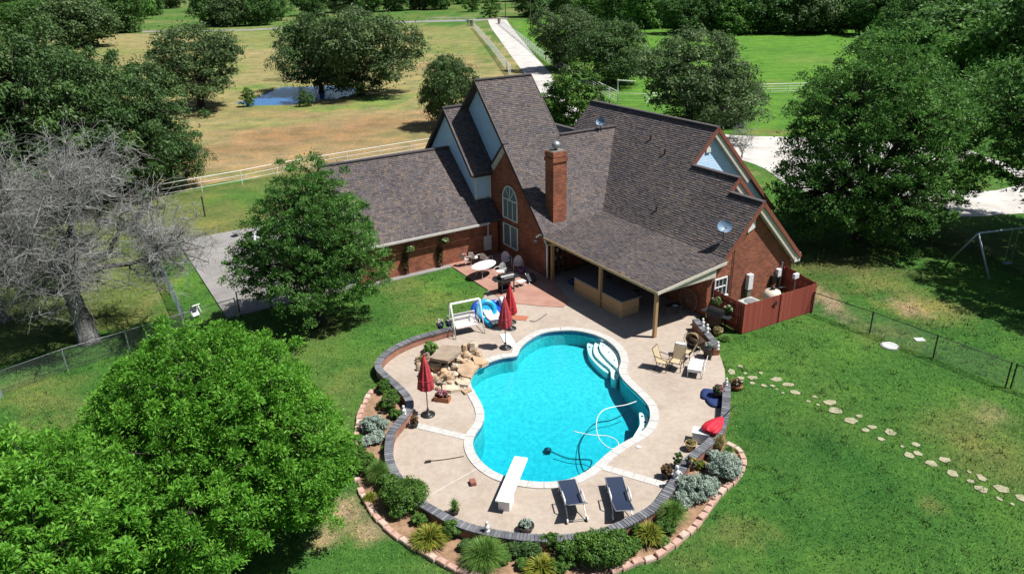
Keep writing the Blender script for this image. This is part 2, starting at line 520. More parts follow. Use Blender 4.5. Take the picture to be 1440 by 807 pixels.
m_, n, b = nodes('grass_blade')
at = N(n, 'ShaderNodeAttribute', attribute_name='tint')
n.links.new(at.outputs['Color'], b.inputs['Base Color']); b.inputs['Roughness'].default_value = 0.7; b.inputs['Specular IOR Level'].default_value = 0.15
cx_ = N(n, 'ShaderNodeCombineXYZ', i_2=1.0); n.links.new(cx_.outputs[0], b.inputs['Normal'])
m_, n, b = nodes('deck')
pos = worldpos(n)
n1 = noise(n, 0.5, 6, 0.65, pos); n2 = noise(n, 4, 5, 0.65, pos); n3 = noise(n, 45, 3, 0.8, pos)
c = ramp(n, n1, [(0.28, (0.335, 0.275, 0.222)), (0.5, (0.405, 0.342, 0.285)), (0.72, (0.450, 0.388, 0.328))])
c = mixrgb(n, c, ramp(n, n2, [(0.3, (0.91, 0.90, 0.89)), (0.6, (1.03, 1.02, 1.01))]), 1.0, 'MULTIPLY')
c = mixrgb(n, c, ramp(n, n3, [(0.3, (0.76, 0.74, 0.72)), (0.7, (1.15, 1.15, 1.14))]), 1.0, 'MULTIPLY')
n.links.new(c, b.inputs['Base Color']); b.inputs['Roughness'].default_value = 0.85
bump(n, b, n3, 0.3, 0.006)

def slabmat(name, lo, mid, hi, s=0.6):
    m_, n, b = nodes(name); pos = worldpos(n)
    n1 = noise(n, s, 7, 0.65, pos); n3 = noise(n, 30, 4, 0.75, pos)
    c = ramp(n, n1, [(0.28, lo), (0.5, mid), (0.72, hi)])
    c = mixrgb(n, c, ramp(n, n3, [(0.3, (0.82, 0.82, 0.82)), (0.7, (1.12, 1.12, 1.12))]), 1.0, 'MULTIPLY')
    n.links.new(c, b.inputs['Base Color']); b.inputs['Roughness'].default_value = 0.9
    bump(n, b, n3, 0.3, 0.01)
slabmat('red_patio', (0.29, 0.145, 0.105), (0.37, 0.20, 0.15), (0.44, 0.265, 0.205))
slabmat('concrete', (0.18, 0.168, 0.155), (0.245, 0.232, 0.222), (0.30, 0.282, 0.258), 0.45)
slabmat('gravel_white', (0.52, 0.49, 0.45), (0.64, 0.62, 0.58), (0.72, 0.70, 0.67), 0.15)
slabmat('gravel_far', (0.36, 0.335, 0.30), (0.50, 0.475, 0.44), (0.60, 0.58, 0.55), 0.35)

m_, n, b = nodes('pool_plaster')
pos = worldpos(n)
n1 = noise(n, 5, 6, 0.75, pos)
n.links.new(ramp(n, n1, [(0.38, (0.02, 0.42, 0.45)), (0.62, (0.06, 0.58, 0.59))]), b.inputs['Base Color'])  # mottling painted into the plaster colour to imitate caustic light ripples
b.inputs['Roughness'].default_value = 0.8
simple('pool_step', (0.78, 0.86, 0.84), 0.7, (0.70, 0.80, 0.79), 8)

def watermat(name, absorb, dens, bumps, rough=0.02, f0=0.35):
    m_, n, b = nodes(name)
    n.nodes.remove(b); out = n.nodes['Material Output']
    tr = N(n, 'ShaderNodeBsdfTransparent'); gl = N(n, 'ShaderNodeBsdfGlossy'); gl.inputs['Roughness'].default_value = rough
    fr = N(n, 'ShaderNodeFresnel'); fr.inputs[0].default_value = 1.33
    mx = N(n, 'ShaderNodeMixShader')
    pos = worldpos(n)
    ns = noise(n, bumps[0], 4, 0.6, pos)
    bp = N(n, 'ShaderNodeBump'); bp.inputs['Strength'].default_value = bumps[1]; bp.inputs['Distance'].default_value = 0.03
    n.links.new(ns, bp.inputs['Height']); n.links.new(bp.outputs[0], gl.inputs['Normal']); n.links.new(bp.outputs[0], fr.inputs['Normal'])
    sx = N(n, 'ShaderNodeSeparateXYZ'); n.links.new(pos, sx.inputs[0])
    gt = N(n, 'ShaderNodeMath', operation='GREATER_THAN', i_1=-0.13); n.links.new(sx.outputs[2], gt.inputs[0])   # only the open surface mirrors
    ml = N(n, 'ShaderNodeMath', operation='MULTIPLY'); n.links.new(fr.outputs[0], ml.inputs[0]); n.links.new(gt.outputs[0], ml.inputs[1])
    n.links.new(ml.outputs[0], mx.inputs[0]); n.links.new(tr.outputs[0], mx.inputs[1]); n.links.new(gl.outputs[0], mx.inputs[2])
    n.links.new(mx.outputs[0], out.inputs['Surface'])
    va = N(n, 'ShaderNodeVolumeAbsorption'); va.inputs[0].default_value = c4(absorb); va.inputs[1].default_value = dens
    n.links.new(va.outputs[0], out.inputs['Volume'])
watermat('pool_water', (0.0, 0.83, 0.93), 0.46, (3.5, 0.25))
m_, n, b = nodes('pond_water')
b.inputs['Base Color'].default_value = (0.045, 0.15, 0.36, 1); b.inputs['Roughness'].default_value = 0.1; b.inputs['IOR'].default_value = 1.22
bump(n, b, noise(n, 1.2, 3, 0.5, worldpos(n)), 0.10, 0.05)
m_, n, b = nodes('window_glass')
b.inputs['Base Color'].default_value = (0.03, 0.045, 0.05, 1); b.inputs['Roughness'].default_value = 0.05; b.inputs['IOR'].default_value = 1.7
m_, n, b = nodes('curtain_glass')
b.inputs['Base Color'].default_value = (0.16, 0.22, 0.23, 1); b.inputs['Roughness'].default_value = 0.15; b.inputs['IOR'].default_value = 1.6
# ------------------------------------------------------------------ outlines measured on the ground
pool_px = [(788.7,465.5),(764,468.6),(745,478),(731.4,490),(726,501),(706.6,504),(686.5,510.4),(669.4,519.7),(661,530.5),(661.7,543),(669.4,557),(677,571),(680.3,584.8),(676.6,598.7),(668,611),(664,623.5),(668,639),(680.3,654.5),(699,667),(723.7,675),(751.6,679.3),(779.5,679.3),(804,674.7),(826,664),(841.4,651.4),(857,637.5),(875.5,625),(897,612.7),(909.6,602),(915,588),(912.7,572.4),(900,557),(885,543),(874,530.6),(871,519.7),(874,509),(869,493.4),(853.8,479.4),(832,470),(810.4,466)]
pool = [p for p in smooth_curve([G(x, y) for x, y in pool_px], 4, True)]
if sum(pool[i].x*pool[(i+1) % len(pool)].y-pool[(i+1) % len(pool)].x*pool[i].y for i in range(len(pool))) < 0: pool.reverse()
pool = resample(pool, 0.22, True)
WALLZ = 0.45
wall_px = [(638,460.5),(625,463.5),(611,467.5),(590,473),(565,483),(545,495),(533,508),(532.5,517),(541,527),(556,540),(569,553),(576,565),(574,577),(562,592),(551,606),(547.5,622),(547,640),(551,656),(563,676),(588,703),(613,719),(639,733),(675,745),(716,752.5),(757,756),(800,755.5),(845,748),(883.6,733),(919.5,713),(945,682),(963,652.6),(980,636),(996,623),(1012,605),(1019.5,585),(1021.5,560),(1022,538)]
wall_line = resample(smooth_curve([G(x, y, WALLZ) for x, y in wall_px], 8), 0.118)
for p in wall_line: p.z = 0
edge_px = [(523,547),(514,562),(508,577),(504,592),(501,612),(500,640),(500,660),(503,675),(513,701),(531,727),(564,757),(598,776),(624,791),(646,801),(680,812),(730,820),(790,819),(840,809),(891,790),(924.6,779.5),(958,756),(988.7,725.6),(1006.7,700),(1026,680),(1042,664),(1046,647),(1038,631),(1022,622)]
edge_line = resample(smooth_curve([G(x, y, 0.1) for x, y in edge_px], 6), 0.40)
for p in edge_line: p.z = 0

# ------------------------------------------------------------------ ground (one sheet to the horizon)
def graded(lo, hi, step, far_lo, far_hi, g=1.16):
    a = list(np.arange(lo, hi+1e-6, step))
    s = step
    while a[-1] < far_hi: s *= g; a.append(a[-1]+s)
    s = step
    while a[0] > far_lo: s *= g; a.insert(0, a[0]-s)
    return np.array(a)
gx = graded(-46, 46, 0.32, -1500, 1500, 1.09); gy = graded(4, 75, 0.32, -300, 2400, 1.055)
X, Y = np.meshgrid(gx, gy)
LAWN = np.array([0.058, 0.148, 0.027]); LUSH = np.array([0.034, 0.115, 0.022]); BRIGHT = np.array([0.090, 0.212, 0.032]); DRY = np.array([0.185, 0.185, 0.062])
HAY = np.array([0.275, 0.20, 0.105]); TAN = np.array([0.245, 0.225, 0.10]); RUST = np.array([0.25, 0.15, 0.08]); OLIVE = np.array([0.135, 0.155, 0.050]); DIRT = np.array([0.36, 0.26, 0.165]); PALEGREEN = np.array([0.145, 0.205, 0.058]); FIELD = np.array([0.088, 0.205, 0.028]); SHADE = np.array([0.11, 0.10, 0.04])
def vnoise(x, y, s, seed):
    """cheap value noise in numpy"""
    x = x/s + seed*17.3; y = y/s + seed*9.1
    xi = np.floor(x); yi = np.floor(y); fx = x-xi; fy = y-yi
    fx = fx*fx*(3-2*fx); fy = fy*fy*(3-2*fy)
    def h(i, j):
        v = np.sin(i*127.1+j*311.7+seed*74.7)*43758.5453
        return v-np.floor(v)
    return (h(xi, yi)*(1-fx)+h(xi+1, yi)*fx)*(1-fy)+(h(xi, yi+1)*(1-fx)+h(xi+1, yi+1)*fx)*fy
colr = np.ones(X.shape+(3,))*LAWN
def mixin(w, c):
    global colr
    colr = colr*(1-w[..., None]) + c*w[..., None]
def zone(px, c, soft=1.0, amt=1.0, wob=0.0):
    """soft polygon; pixel outline -> ground outline"""
    poly = [G(x, y) for x, y in px]
    xx, yy = X, Y
    if wob:
        xx = X+(vnoise(X, Y, wob*2.2, 3)-0.5)*wob*2; yy = Y+(vnoise(X, Y, wob*2.2, 5)-0.5)*wob*2
    ins = inside(xx, yy, poly).astype(float)
    mixin(ins*amt, c)
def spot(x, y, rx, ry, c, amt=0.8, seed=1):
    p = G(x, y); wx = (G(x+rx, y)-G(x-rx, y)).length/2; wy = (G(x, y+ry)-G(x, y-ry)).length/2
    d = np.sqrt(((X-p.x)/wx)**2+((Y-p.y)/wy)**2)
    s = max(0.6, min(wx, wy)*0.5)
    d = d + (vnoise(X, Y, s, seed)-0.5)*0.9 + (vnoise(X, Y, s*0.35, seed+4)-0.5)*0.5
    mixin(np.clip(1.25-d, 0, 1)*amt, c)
big = vnoise(X, Y, 5, 11)*0.6+vnoise(X, Y, 1.8, 12)*0.4
mixin(np.clip((big-0.5)*2.2, 0, 1)*0.5, DRY*0.5+LAWN*0.5); mixin(np.clip((0.5-big)*2.2, 0, 1)*0.7, LUSH)
# pastures beyond the yard
zone([(-900,300),(240,272),(420,240),(600,207),(700,190),(790,150),(700,60),(668,38),(400,44),(-400,60),(-2500,90)], TAN, wob=2.0)
zone([(200,230),(330,170),(600,150),(660,170),(700,190),(600,205),(420,238),(240,268)], HAY, amt=0.9, wob=5)
zone([(250,40),(560,30),(668,40),(700,70),(640,90),(400,75),(300,70)], PALEGREEN, amt=0.75, wob=6)
zone([(-400,70),(200,70),(330,60),(330,100),(200,150),(-400,200)], PALEGREEN, amt=0.65, wob=6)
for (x, y, rx, ry, c, a, s) in ((430,190,110,16,RUST,0.75,1),(540,175,60,10,RUST,0.6,2),(340,212,70,9,RUST,0.5,3),(420,160,90,8,HAY,0.7,4),(620,90,60,14,HAY,0.6,5),(640,60,40,8,PALEGREEN,0.6,6),(560,48,50,6,HAY,0.5,7),(250,110,60,14,PALEGREEN,0.6,8),(180,85,60,10,HAY,0.5,9),(690,75,16,22,LAWN,0.7,10),(320,245,90,6,PALEGREEN,0.7,11),(590,60,80,6,HAY,0.45,13),(600,75,80,5,PALEGREEN,0.4,14),(480,60,90,8,PALEGREEN,0.55,15),(360,175,60,8,PALEGREEN,0.5,16),(620,120,50,10,PALEGREEN,0.5,17),(270,200,50,10,PALEGREEN,0.45,18),(580,190,40,8,PALEGREEN,0.4,19)):
    spot(x, y, rx, ry, c, a, s)
zone([(420,150),(600,128),(560,150),(520,152),(460,158),(400,156),(350,150),(330,142)], BRIGHT, amt=0.6, wob=1)
for (x, y, rx, ry, c, a, s) in ((520,140,34,7,BRIGHT,0.95,41),(470,146,40,4,np.array([0.17,0.13,0.07]),0.8,42),(400,152,60,3,PALEGREEN,0.7,43),(350,124,26,5,BRIGHT,0.7,44),(430,118,80,3,PALEGREEN,0.6,45),(560,150,40,6,PALEGREEN,0.5,46)):
    spot(x, y, rx, ry, c, a, s)
st1 = vnoise(X*0.22, Y, 2.3, 31)*0.55+vnoise(X*0.10, Y, 1.1, 32)*0.45
fieldw = np.clip((Y-57)/6, 0, 1)*(X < 22)
mixin(np.clip((st1-0.52)*3.0, 0, 1)*fieldw*0.55, np.array([0.36, 0.27, 0.15])); mixin(np.clip((0.48-st1)*3.0, 0, 1)*fieldw*0.45, np.array([0.20, 0.165, 0.065]))
# strip between pipe fence and the slab, and below the dead tree
zone([(-200,330),(240,275),(420,243),(470,232),(470,330),(250,345),(195,330),(160,460),(-300,560)], OLIVE, amt=0.85, wob=1.2)
zone([(-300,470),(0,520),(160,462),(258,440),(195,310),(-200,330)], OLIVE*0.7+LAWN*0.3, amt=0.9, wob=0.8)
for (x, y, rx, ry, c, a, s) in ((350,275,70,14,LAWN,0.75,1),(300,320,50,10,DRY,0.6,2),(405,305,40,10,DIRT,0.7,3),(230,360,22,24,OLIVE,0.7,4),(255,395,26,30,BRIGHT,0.75,5),(300,430,24,16,BRIGHT,0.7,6),(215,420,14,40,DRY,0.6,7),(100,430,60,30,OLIVE,0.5,8),(60,540,60,14,DRY,0.4,9)):
    spot(x, y, rx, ry, c, a, s)
# right hand fields
zone([(720,30),(760,80),(870,150),(905,150),(1100,132),(1700,120),(3000,60),(1200,40)], FIELD, wob=2)
zone([(870,150),(905,150),(1100,132),(1500,125),(1500,180),(1110,192),(1040,190),(900,180)], BRIGHT*0.9, wob=1)
for (x, y, rx, ry, c, a, s) in ((1050,118,70,7,DRY,0.45,1),(1010,95,40,8,PALEGREEN,0.6,2),(1150,85,60,8,PALEGREEN,0.5,3),(1090,70,40,5,LAWN,0.6,4),(980,82,40,6,DRY,0.35,5),(1080,186,50,4,DRY,0.8,6),(745,75,18,16,LAWN,0.6,7),(800,95,30,8,DRY,0.7,8),(1070,222,22,12,BRIGHT,0.8,9),(1370,235,50,12,BRIGHT,0.7,10)):
    spot(x, y, rx, ry, c, a, s)
# yard
for (x, y, rx, ry, c, a, s) in ((1300,430,60,22,DRY,0.85,1),(1275,432,28,12,DIRT,0.85,2),(1230,470,60,18,DRY,0.45,3),(1380,400,70,20,BRIGHT,0.5,4),(1360,620,70,40,DRY,0.5,5),(1400,650,60,40,OLIVE,0.5,6),(1390,580,30,18,DIRT,0.35,7),(1080,420,10,10,LAWN,0.2,8),(1120,500,80,30,LAWN,0.6,9),(1060,500,30,25,BRIGHT,0.55,10),(1180,480,60,20,BRIGHT,0.35,11),(1150,650,110,70,LUSH,0.85,12),(1060,600,40,40,LUSH,0.7,13),(1030,750,60,26,DRY,0.5,14),(1310,710,18,12,DRY,0.6,15),(1250,600,50,20,LUSH,0.4,16),(1300,780,90,40,LAWN,0.6,17),(980,790,60,20,DRY,0.35,18),
        (480,715,34,26,DIRT,0.95,19),(520,745,34,14,DIRT,0.8,20),(462,745,18,30,DIRT,0.7,21),(540,790,60,16,LAWN,0.5,22),(560,430,60,30,LAWN,0.6,23),(600,420,40,22,DRY,0.4,24),(560,470,60,14,BRIGHT,0.4,25),(620,400,34,16,BRIGHT,0.5,26),(500,510,26,36,LAWN,0.7,27),(60,600,50,20,DRY,0.4,28),(560,400,40,14,DRY,0.45,51),(480,540,30,24,DRY,0.35,52),(40,560,50,14,DRY,0.4,53),(590,450,40,10,DRY,0.35,54),(90,565,60,14,DRY,0.45,29),(1170,425,20,22,DIRT,0.9,30),
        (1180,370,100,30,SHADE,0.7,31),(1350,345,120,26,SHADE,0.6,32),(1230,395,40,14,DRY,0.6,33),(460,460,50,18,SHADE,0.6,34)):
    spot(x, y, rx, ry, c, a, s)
Z = np.zeros(X.shape)
far = np.clip((np.hypot(X, Y)-480)/500, 0, 1)
Z += far*(vnoise(X, Y, 160, 21)-0.5)*5
ny, nx = X.shape
idx = np.arange(nx*ny).reshape(ny, nx)
quads = np.stack([idx[:-1, :-1], idx[:-1, 1:], idx[1:, 1:], idx[1:, :-1]], -1).reshape(-1, 4)
cxq = ((X[:-1, :-1]+X[1:, 1:])/2).ravel(); cyq = ((Y[:-1, :-1]+Y[1:, 1:])/2).ravel()
pool_out = offset2(pool, 0.30)
pond = resample(smooth_curve([G(x, y) for x, y in [(330,143),(352,139),(372,130),(396,121),(440,119),(480,119),(500,123),(498,131),(480,136),(455,139),(430,143),(395,146),(360,147)]], 4, True), 0.9, True)
pond_in = pond
keep = ~(inside(cxq, cyq, [tuple(p) for p in pool_out]))
pdist = inside(X, Y, [tuple(p) for p in pond_in])
Z[pdist] -= 0.9
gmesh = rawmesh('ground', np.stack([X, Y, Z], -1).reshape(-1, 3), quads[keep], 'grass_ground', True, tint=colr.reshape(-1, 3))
tag(ob('ground', gmesh), kind='structure', label='mown lawn and dry pasture around the house')
# pond
tag(ob('pond_water', tess_sheet('pond_water', [tuple(p) for p in offset2(pond, -1.2)], [], -0.22, 'pond_water')), kind='structure', label='small blue stock pond in the hayfield')
# drive and gravel
drive_l = [(686,28),(690,38),(702,55),(716,75),(733,98),(748,118),(765,140),(790,162),(830,190),(900,205),(980,215),(1030,222),(1075,237),(1110,262),(1160,275),(1250,290),(1340,305),(1440,300),(1560,296)]
drive_r = [(712,28),(722,42),(740,64),(760,88),(775,105),(782,125),(800,145),(850,172),(930,182),(1000,187),(1040,191),(1110,193),(1200,196),(1300,200),(1345,205),(1390,222),(1440,236),(1500,245),(1560,250)]
dl = smooth_curve([G(*p) for p in drive_l], 3); dr = smooth_curve([G(*p) for p in drive_r], 3)
isl = [G(*p) for p in [(1352,228),(1385,226),(1425,246),(1432,258),(1400,268),(1360,268),(1310,262),(1290,250),(1310,236)]]
tag(ob('gravel_drive', tess_sheet('gravel_drive', [tuple(p) for p in dl+dr[::-1]], [[tuple(p) for p in smooth_curve(isl, 3, True)]], 0.012, 'gravel_far')), kind='structure', label='pale gravel drive curving from the gate to behind the house')
far_road = [G(*p) for p in [(200,46),(350,43.5),(500,34),(668,30),(714,27),(714,25),(668,27.5),(500,32),(350,41.5),(200,44)]]
tag(ob('county_road', tess_sheet('county_road', [tuple(p) for p in far_road], [], 0.01, 'concrete')), kind='structure', label='narrow pale road along the far pasture edge')
conc = MB().prism([tuple(hp(5.87, -53.9))[:2], tuple(hp(13.6, -53.9))[:2], tuple(hp(13.6, -39.0))[:2], tuple(hp(5.87, -39.0))[:2]], -0.1, 0.08)
tag(conc.build('concrete_slab', 'concrete'), kind='structure', label='grey concrete parking slab beside the garage')

# ------------------------------------------------------------------ pool deck
deck_far = [G(612, 466), G(640, 452), G(668, 434), G(694, 415)]
inner_wall = offset2(wall_line, -0.02, False)
low_wall_end = [G(1008, 492), G(978, 449)]
deck_poly = [tuple(p) for p in wall_line[::3]] + [tuple(wall_line[-1])] + [tuple(G(1019, 520)), tuple(G(1009, 490)), tuple(G(978, 449)), tuple(hp(27.2, -25)), tuple(hp(27.2, -34.3)), tuple(hp(19.36, -34.3)), tuple(G(668, 436)), tuple(G(640, 453))]
tag(ob('pool_deck', tess_sheet('pool_deck', deck_poly, [[tuple(p) for p in offset2(pool, 0.02)]], 0.03, 'deck')), kind='structure', label='beige aggregate concrete deck around the pool')
pat = [tuple(p)[:2] for p in (hp(19.36, -39.2), hp(23.3, -39.2), hp(23.6, -34.2), G(800, 424), G(792, 433), G(762, 431.5), G(728, 428), G(706, 421), hp(19.36, -33.6))]
tag(MB().prism(pat, -0.05, 0.06).build('red_patio', 'red_patio'), kind='structure', label='red stained concrete patio beside the brick wall')
tag(MB().prism([tuple(hp(13.6, -39.2))[:2], tuple(hp(19.36, -39.2))[:2], tuple(hp(19.36, -38.75))[:2], tuple(hp(13.6, -38.75))[:2]], -0.05, 0.05).build('kerb_strip', 'concrete'), kind='structure', label='narrow concrete strip along the foot of the garage wall')
# pale strips and joints in the deck
def strip(name, p, q, w, n_, mat, z=0.033, gap=0.012):
    p, q = G(*p), G(*q); d = (q-p)/n_
    for i in range(n_):
        a_ = p+d*i+d.normalized()*gap; b_ = p+d*(i+1)-d.normalized()*gap
        k = MB().bar(a_+Vector((0, 0, z)), b_+Vector((0, 0, z)), w, 0.03).build(name, mat)
        k.parent = deck_o
deck_o = bpy.data.objects['pool_deck']
strip('paver', (577, 597), (661, 617), 0.34, 6, 'coping_white')
strip('paver', (846, 657), (938, 684), 0.34, 6, 'coping_white')
for p, q in (((608, 694), (672, 658)), ((872, 510), (905, 507)), ((838, 461), (870, 462))):
    k = MB().bar(G(*p, 0.026), G(*q, 0.026), 0.035, 0.02).build('joint', 'coping_white'); k.parent = deck_o

# ------------------------------------------------------------------ swimming pool
pc = Vector((sum(p.x for p in pool)/len(pool), sum(p.y for p in pool)/len(pool), 0))
sp_ = thing('swimming_pool', 'free-form turquoise swimming pool with white stone coping', 'pool', pc)
n_ = len(pool)
def depth(p):
    t = (p.y-21.5)/(31-21.5)
    return 1.75 - 0.95*max(0, min(1, (t-0.25)/0.60))
def pool_body(outline, dz, name, mat, closed_top=None):
    """vertical sides and a sloping floor; the floor is triangulated on a grid"""
    xs = [p.x for p in outline]; ys = [p.y for p in outline]
    pts = [Vector((p.x, p.y)) for p in outline]; k = len(pts)
    gx_, gy_ = np.meshgrid(np.arange(min(xs), max(xs), 0.45), np.arange(min(ys), max(ys), 0.45))
    small = [tuple(p) for p in offset2(outline, -0.25)]
    ok = inside(gx_.ravel(), gy_.ravel(), small)
    pts += [Vector((x, y)) for x, y, o_ in zip(gx_.ravel(), gy_.ravel(), ok) if o_]
    res = delaunay_2d_cdt(pts, [(i, (i+1) % k) for i in range(k)], [], 1, 1e-5)
    vo = [(v.x-pc.x, v.y-pc.y, -depth(v)+dz) for v in res[0]]
    fo = [tuple(f) for f in res[2]]
    fo = [f if (Vector(vo[f[1]])-Vector(vo[f[0]])).cross(Vector(vo[f[2]])-Vector(vo[f[0]])).z > 0 else f[::-1] for f in fo]
    n0 = len(vo)
    top = 0.03 if closed_top is None else closed_top
    vo += [(p.x-pc.x, p.y-pc.y, top) for p in outline] + [(p.x-pc.x, p.y-pc.y, -depth(p)+dz) for p in outline]
    sides = [(n0+i, n0+k+i, n0+k+(i+1) % k, n0+(i+1) % k) for i in range(k)]
    if closed_top is None: fs_ = fo+[s_[::-1] for s_ in sides]
    else:
        fs_ = [f[::-1] for f in fo]+sides
        for t_ in tessellate_polygon([[Vector((p.x, p.y, 0)) for p in outline]]):
            a_, b_, c_ = [outline[i] for i in t_]
            fs_.append(tuple(n0+i for i in (t_ if (b_-a_).cross(c_-a_).z > 0 else t_[::-1])))
    return ob(name, rawmesh(name, vo, fs_, mat, False), sp_)
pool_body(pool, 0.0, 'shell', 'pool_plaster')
# waterline tile band
tb = MB(pc); pin = offset2(pool, -0.006)
vs = [(p.x, p.y, 0.02) for p in pin]+[(p.x, p.y, -0.20) for p in pin]
tb.add(vs, [(i, (i+1) % n_, (i+1) % n_+n_, i+n_) for i in range(n_)])
tb.build('tile_band', 'tile_blue', sp_)
# water: closed body so that its depth colours it
pool_body(offset2(pool, -0.010), 0.012, 'water', 'pool_water', -0.09)
# coping stones
cop = resample(offset2(pool, 0.13), 0.55, True); nc = len(cop)
oi = resample(pool, 0.11, True)
def ringpt(t, d):
    L = len(pool); x = t*L; i = int(x) % L; f_ = x-int(x)
    p = pool[i].lerp(pool[(i+1) % L], f_)
    a_ = pool[(i-2) % L]; b_ = pool[(i+3) % L]
    tg = (b_-a_); tg.normalize()
    return p + Vector((tg.y, -tg.x, 0))*d
NC = 58
rg = random.Random(3)
for i in range(NC):
    sx, sy = None, None
    t0 = (i+0.012)/NC; t1 = (i+0.988)/NC
    top = []
    ts = [t0+(t1-t0)*j/4 for j in range(5)]
    w_ = 0.33
    poly = [ringpt(t, -0.03) for t in ts] + [ringpt(t, w_) for t in reversed(ts)]
    z1 = 0.065+rg.uniform(-0.004, 0.004)
    MB(pc).prism([(p.x, p.y) for p in poly], 0.0, z1).build('coping_stone', 'coping_white', sp_)
# steps and corner bench under the water
def tread(px, z0, z1, name):
    pl = smooth_curve([G(*p, z1) for p in px], 3, True)
    o = MB(pc).prism([(p.x, p.y) for p in pl], z0, z1).build(name, 'pool_step', sp_)
    return o
tread([(846,480),(858,483),(868,492),(873,506),(871,519),(862,512),(850,500),(843,489)], -0.75, -0.16, 'step')
tread([(837,481),(846,480),(843,489),(850,500),(862,512),(871,519),(869,533),(860,531),(858,519),(845,508),(835,496)], -0.78, -0.30, 'step')
tread([(826,483),(837,481),(835,496),(845,508),(858,519),(854,524),(842,515),(831,503),(827,494)], -0.78, -0.44, 'step')
tread([(899,580),(908,584),(912,592),(908,603),(897,612),(889,617),(895,606),(900,596)], -1.2, -0.30, 'corner_bench')
for px in ((848,486),(856,495),(864,506),(841,489),(851,503),(862,515),(866,524),(829,488),(838,505),(850,516)):
    MB(pc).box(G(px[0], px[1], -0.16 if px in ((848,486),(856,495),(864,506)) else (-0.30 if px in ((841,489),(851,503),(862,515),(866,524)) else -0.44))+Vector((0, 0, 0.012)), (0.09, 0.09, 0.02)).build('step_tile', 'tile_blue', sp_)
for px in ((903,585),(907,593),(904,604),(896,612)):
    MB(pc).box(G(px[0], px[1], -0.29), (0.09, 0.09, 0.02)).build('step_tile', 'tile_blue', sp_)
# diving board
dp = G(707, 707, 0.03)
db = thing('diving_board', 'white diving board reaching over the near end of the pool', 'diving board', dp)
tip = G(733, 643, 0.50); tail = G(706.5, 706, 0.50); dv = (tip-tail); dv.z = 0; dv.normalize()
MB(dp).bar(tail, tip, 0.50, 0.06).build('board', 'board_white', db)
MB(dp).bar(tail+dv*0.15+Vector((0, 0, -0.28)), tail+dv*0.75+Vector((0, 0, -0.28)), 0.40, 0.42).build('stand', 'white_plastic', db)
MB(dp).bar(tail+dv*1.35+Vector((0, 0, -0.05)), tail+dv*1.45+Vector((0, 0, -0.05)), 0.46, 0.06).build('fulcrum', 'galvanised', db)
# hoses and cleaner in the water
def on_floor(x, y, lift):
    z = -1.2
    for _ in range(12): z = -depth(G(x, y, z))+lift
    return G(x, y, z)
def cable(name, px, z, r, mat, label, cat, n_=7):
    pts = smooth_curve([G(x, y, z) if z is not None else on_floor(x, y, 0.045) for x, y in px], 5)
    k = MB(pts[0]).tube(pts, r, 6).build(name, mat, loc=pts[0], smooth=True)
    return tag(k, label, cat)
cable('floating_hose', [(806,606),(830,611),(855,613),(868,620),(869,628),(858,630),(845,620),(839,605),(840,588),(848,577),(862,572),(880,569),(895,564)], -0.085, 0.018, 'hose_white', 'thin white vacuum hose looped on the pool water', 'hose')
cable('sunken_hose', [(775,634),(800,644),(832,647),(822,662),(815,640),(817,620),(835,596),(860,590),(880,580)], None, 0.016, 'hose_dark', 'dark cleaner hose lying on the pool floor', 'hose')
q = on_floor(770, 635, 0.015)
cl = thing('pool_cleaner', 'small dark pool cleaner resting on the pool floor', 'pool cleaner', q)
MB().blob((0, 0, 0.10), (0.16, 0.13, 0.10), 4, 0.1).build('body', 'hose_dark', cl, True)
for s_ in (-1, 1): MB().tube([(s_*0.05, -0.17, 0.08), (s_*0.05, -0.13, 0.08)], 0.08, 10).build('wheel', 'hose_dark', cl)

# ------------------------------------------------------------------ curved retaining wall
w0 = wall_line[0]
rw = thing('retaining_wall', 'curved low brick retaining wall with grey soldier-course cap round the deck', 'wall', w0)
def wall_body(line, w, z0, z1, off, name, mat, parent):
    l = offset2(line, w/2, False); r_ = offset2(line, -w/2, False); k = len(line)
    b = MB(off)
    vs = [(p.x, p.y, z0) for p in l]+[(p.x, p.y, z1) for p in l]+[(p.x, p.y, z0) for p in r_]+[(p.x, p.y, z1) for p in r_]
    fs = []
    for i in range(k-1):
        fs += [(i, i+1, i+1+k, i+k), (2*k+i+1, 2*k+i, 3*k+i, 3*k+i+1), (i+k, i+1+k, 3*k+i+1, 3*k+i)]
    fs += [(0, k, 3*k, 2*k), (k-1, 3*k-1, 4*k-1, 2*k-1)]
    b.add(vs, fs)
    return b.build(name, mat, parent, uv=True)
wall_body(wall_line, 0.24, -0.3, WALLZ-0.07, w0, 'brick_body', 'brick_wall_low', rw)
wall_body(wall_line, 0.29, WALLZ-0.07, WALLZ-0.012, w0, 'mortar_bed', 'mortar', rw)
capm = [MB().box((0, 0, 0), (0.095, 0.33, 0.075)) for _ in range(1)][0]
capmesh = {}
for mm_ in ('cap_brick', 'cap_brick_pale', 'cap_brick_dark'):
    capmesh[mm_] = rawmesh('cap_brick', capm.v, capm.f, mm_)
rg = random.Random(5)
for i in range(len(wall_line)-1):
    p = (wall_line[i]+wall_line[i+1])/2; d = wall_line[i+1]-wall_line[i]
    o = ob('cap_brick', capmesh[rg.choice(['cap_brick', 'cap_brick', 'cap_brick_pale', 'cap_brick_dark'])], rw, (p.x-w0.x, p.y-w0.y, WALLZ-0.02+rg.uniform(-0.004, 0.004)), math.atan2(d.y, d.x))
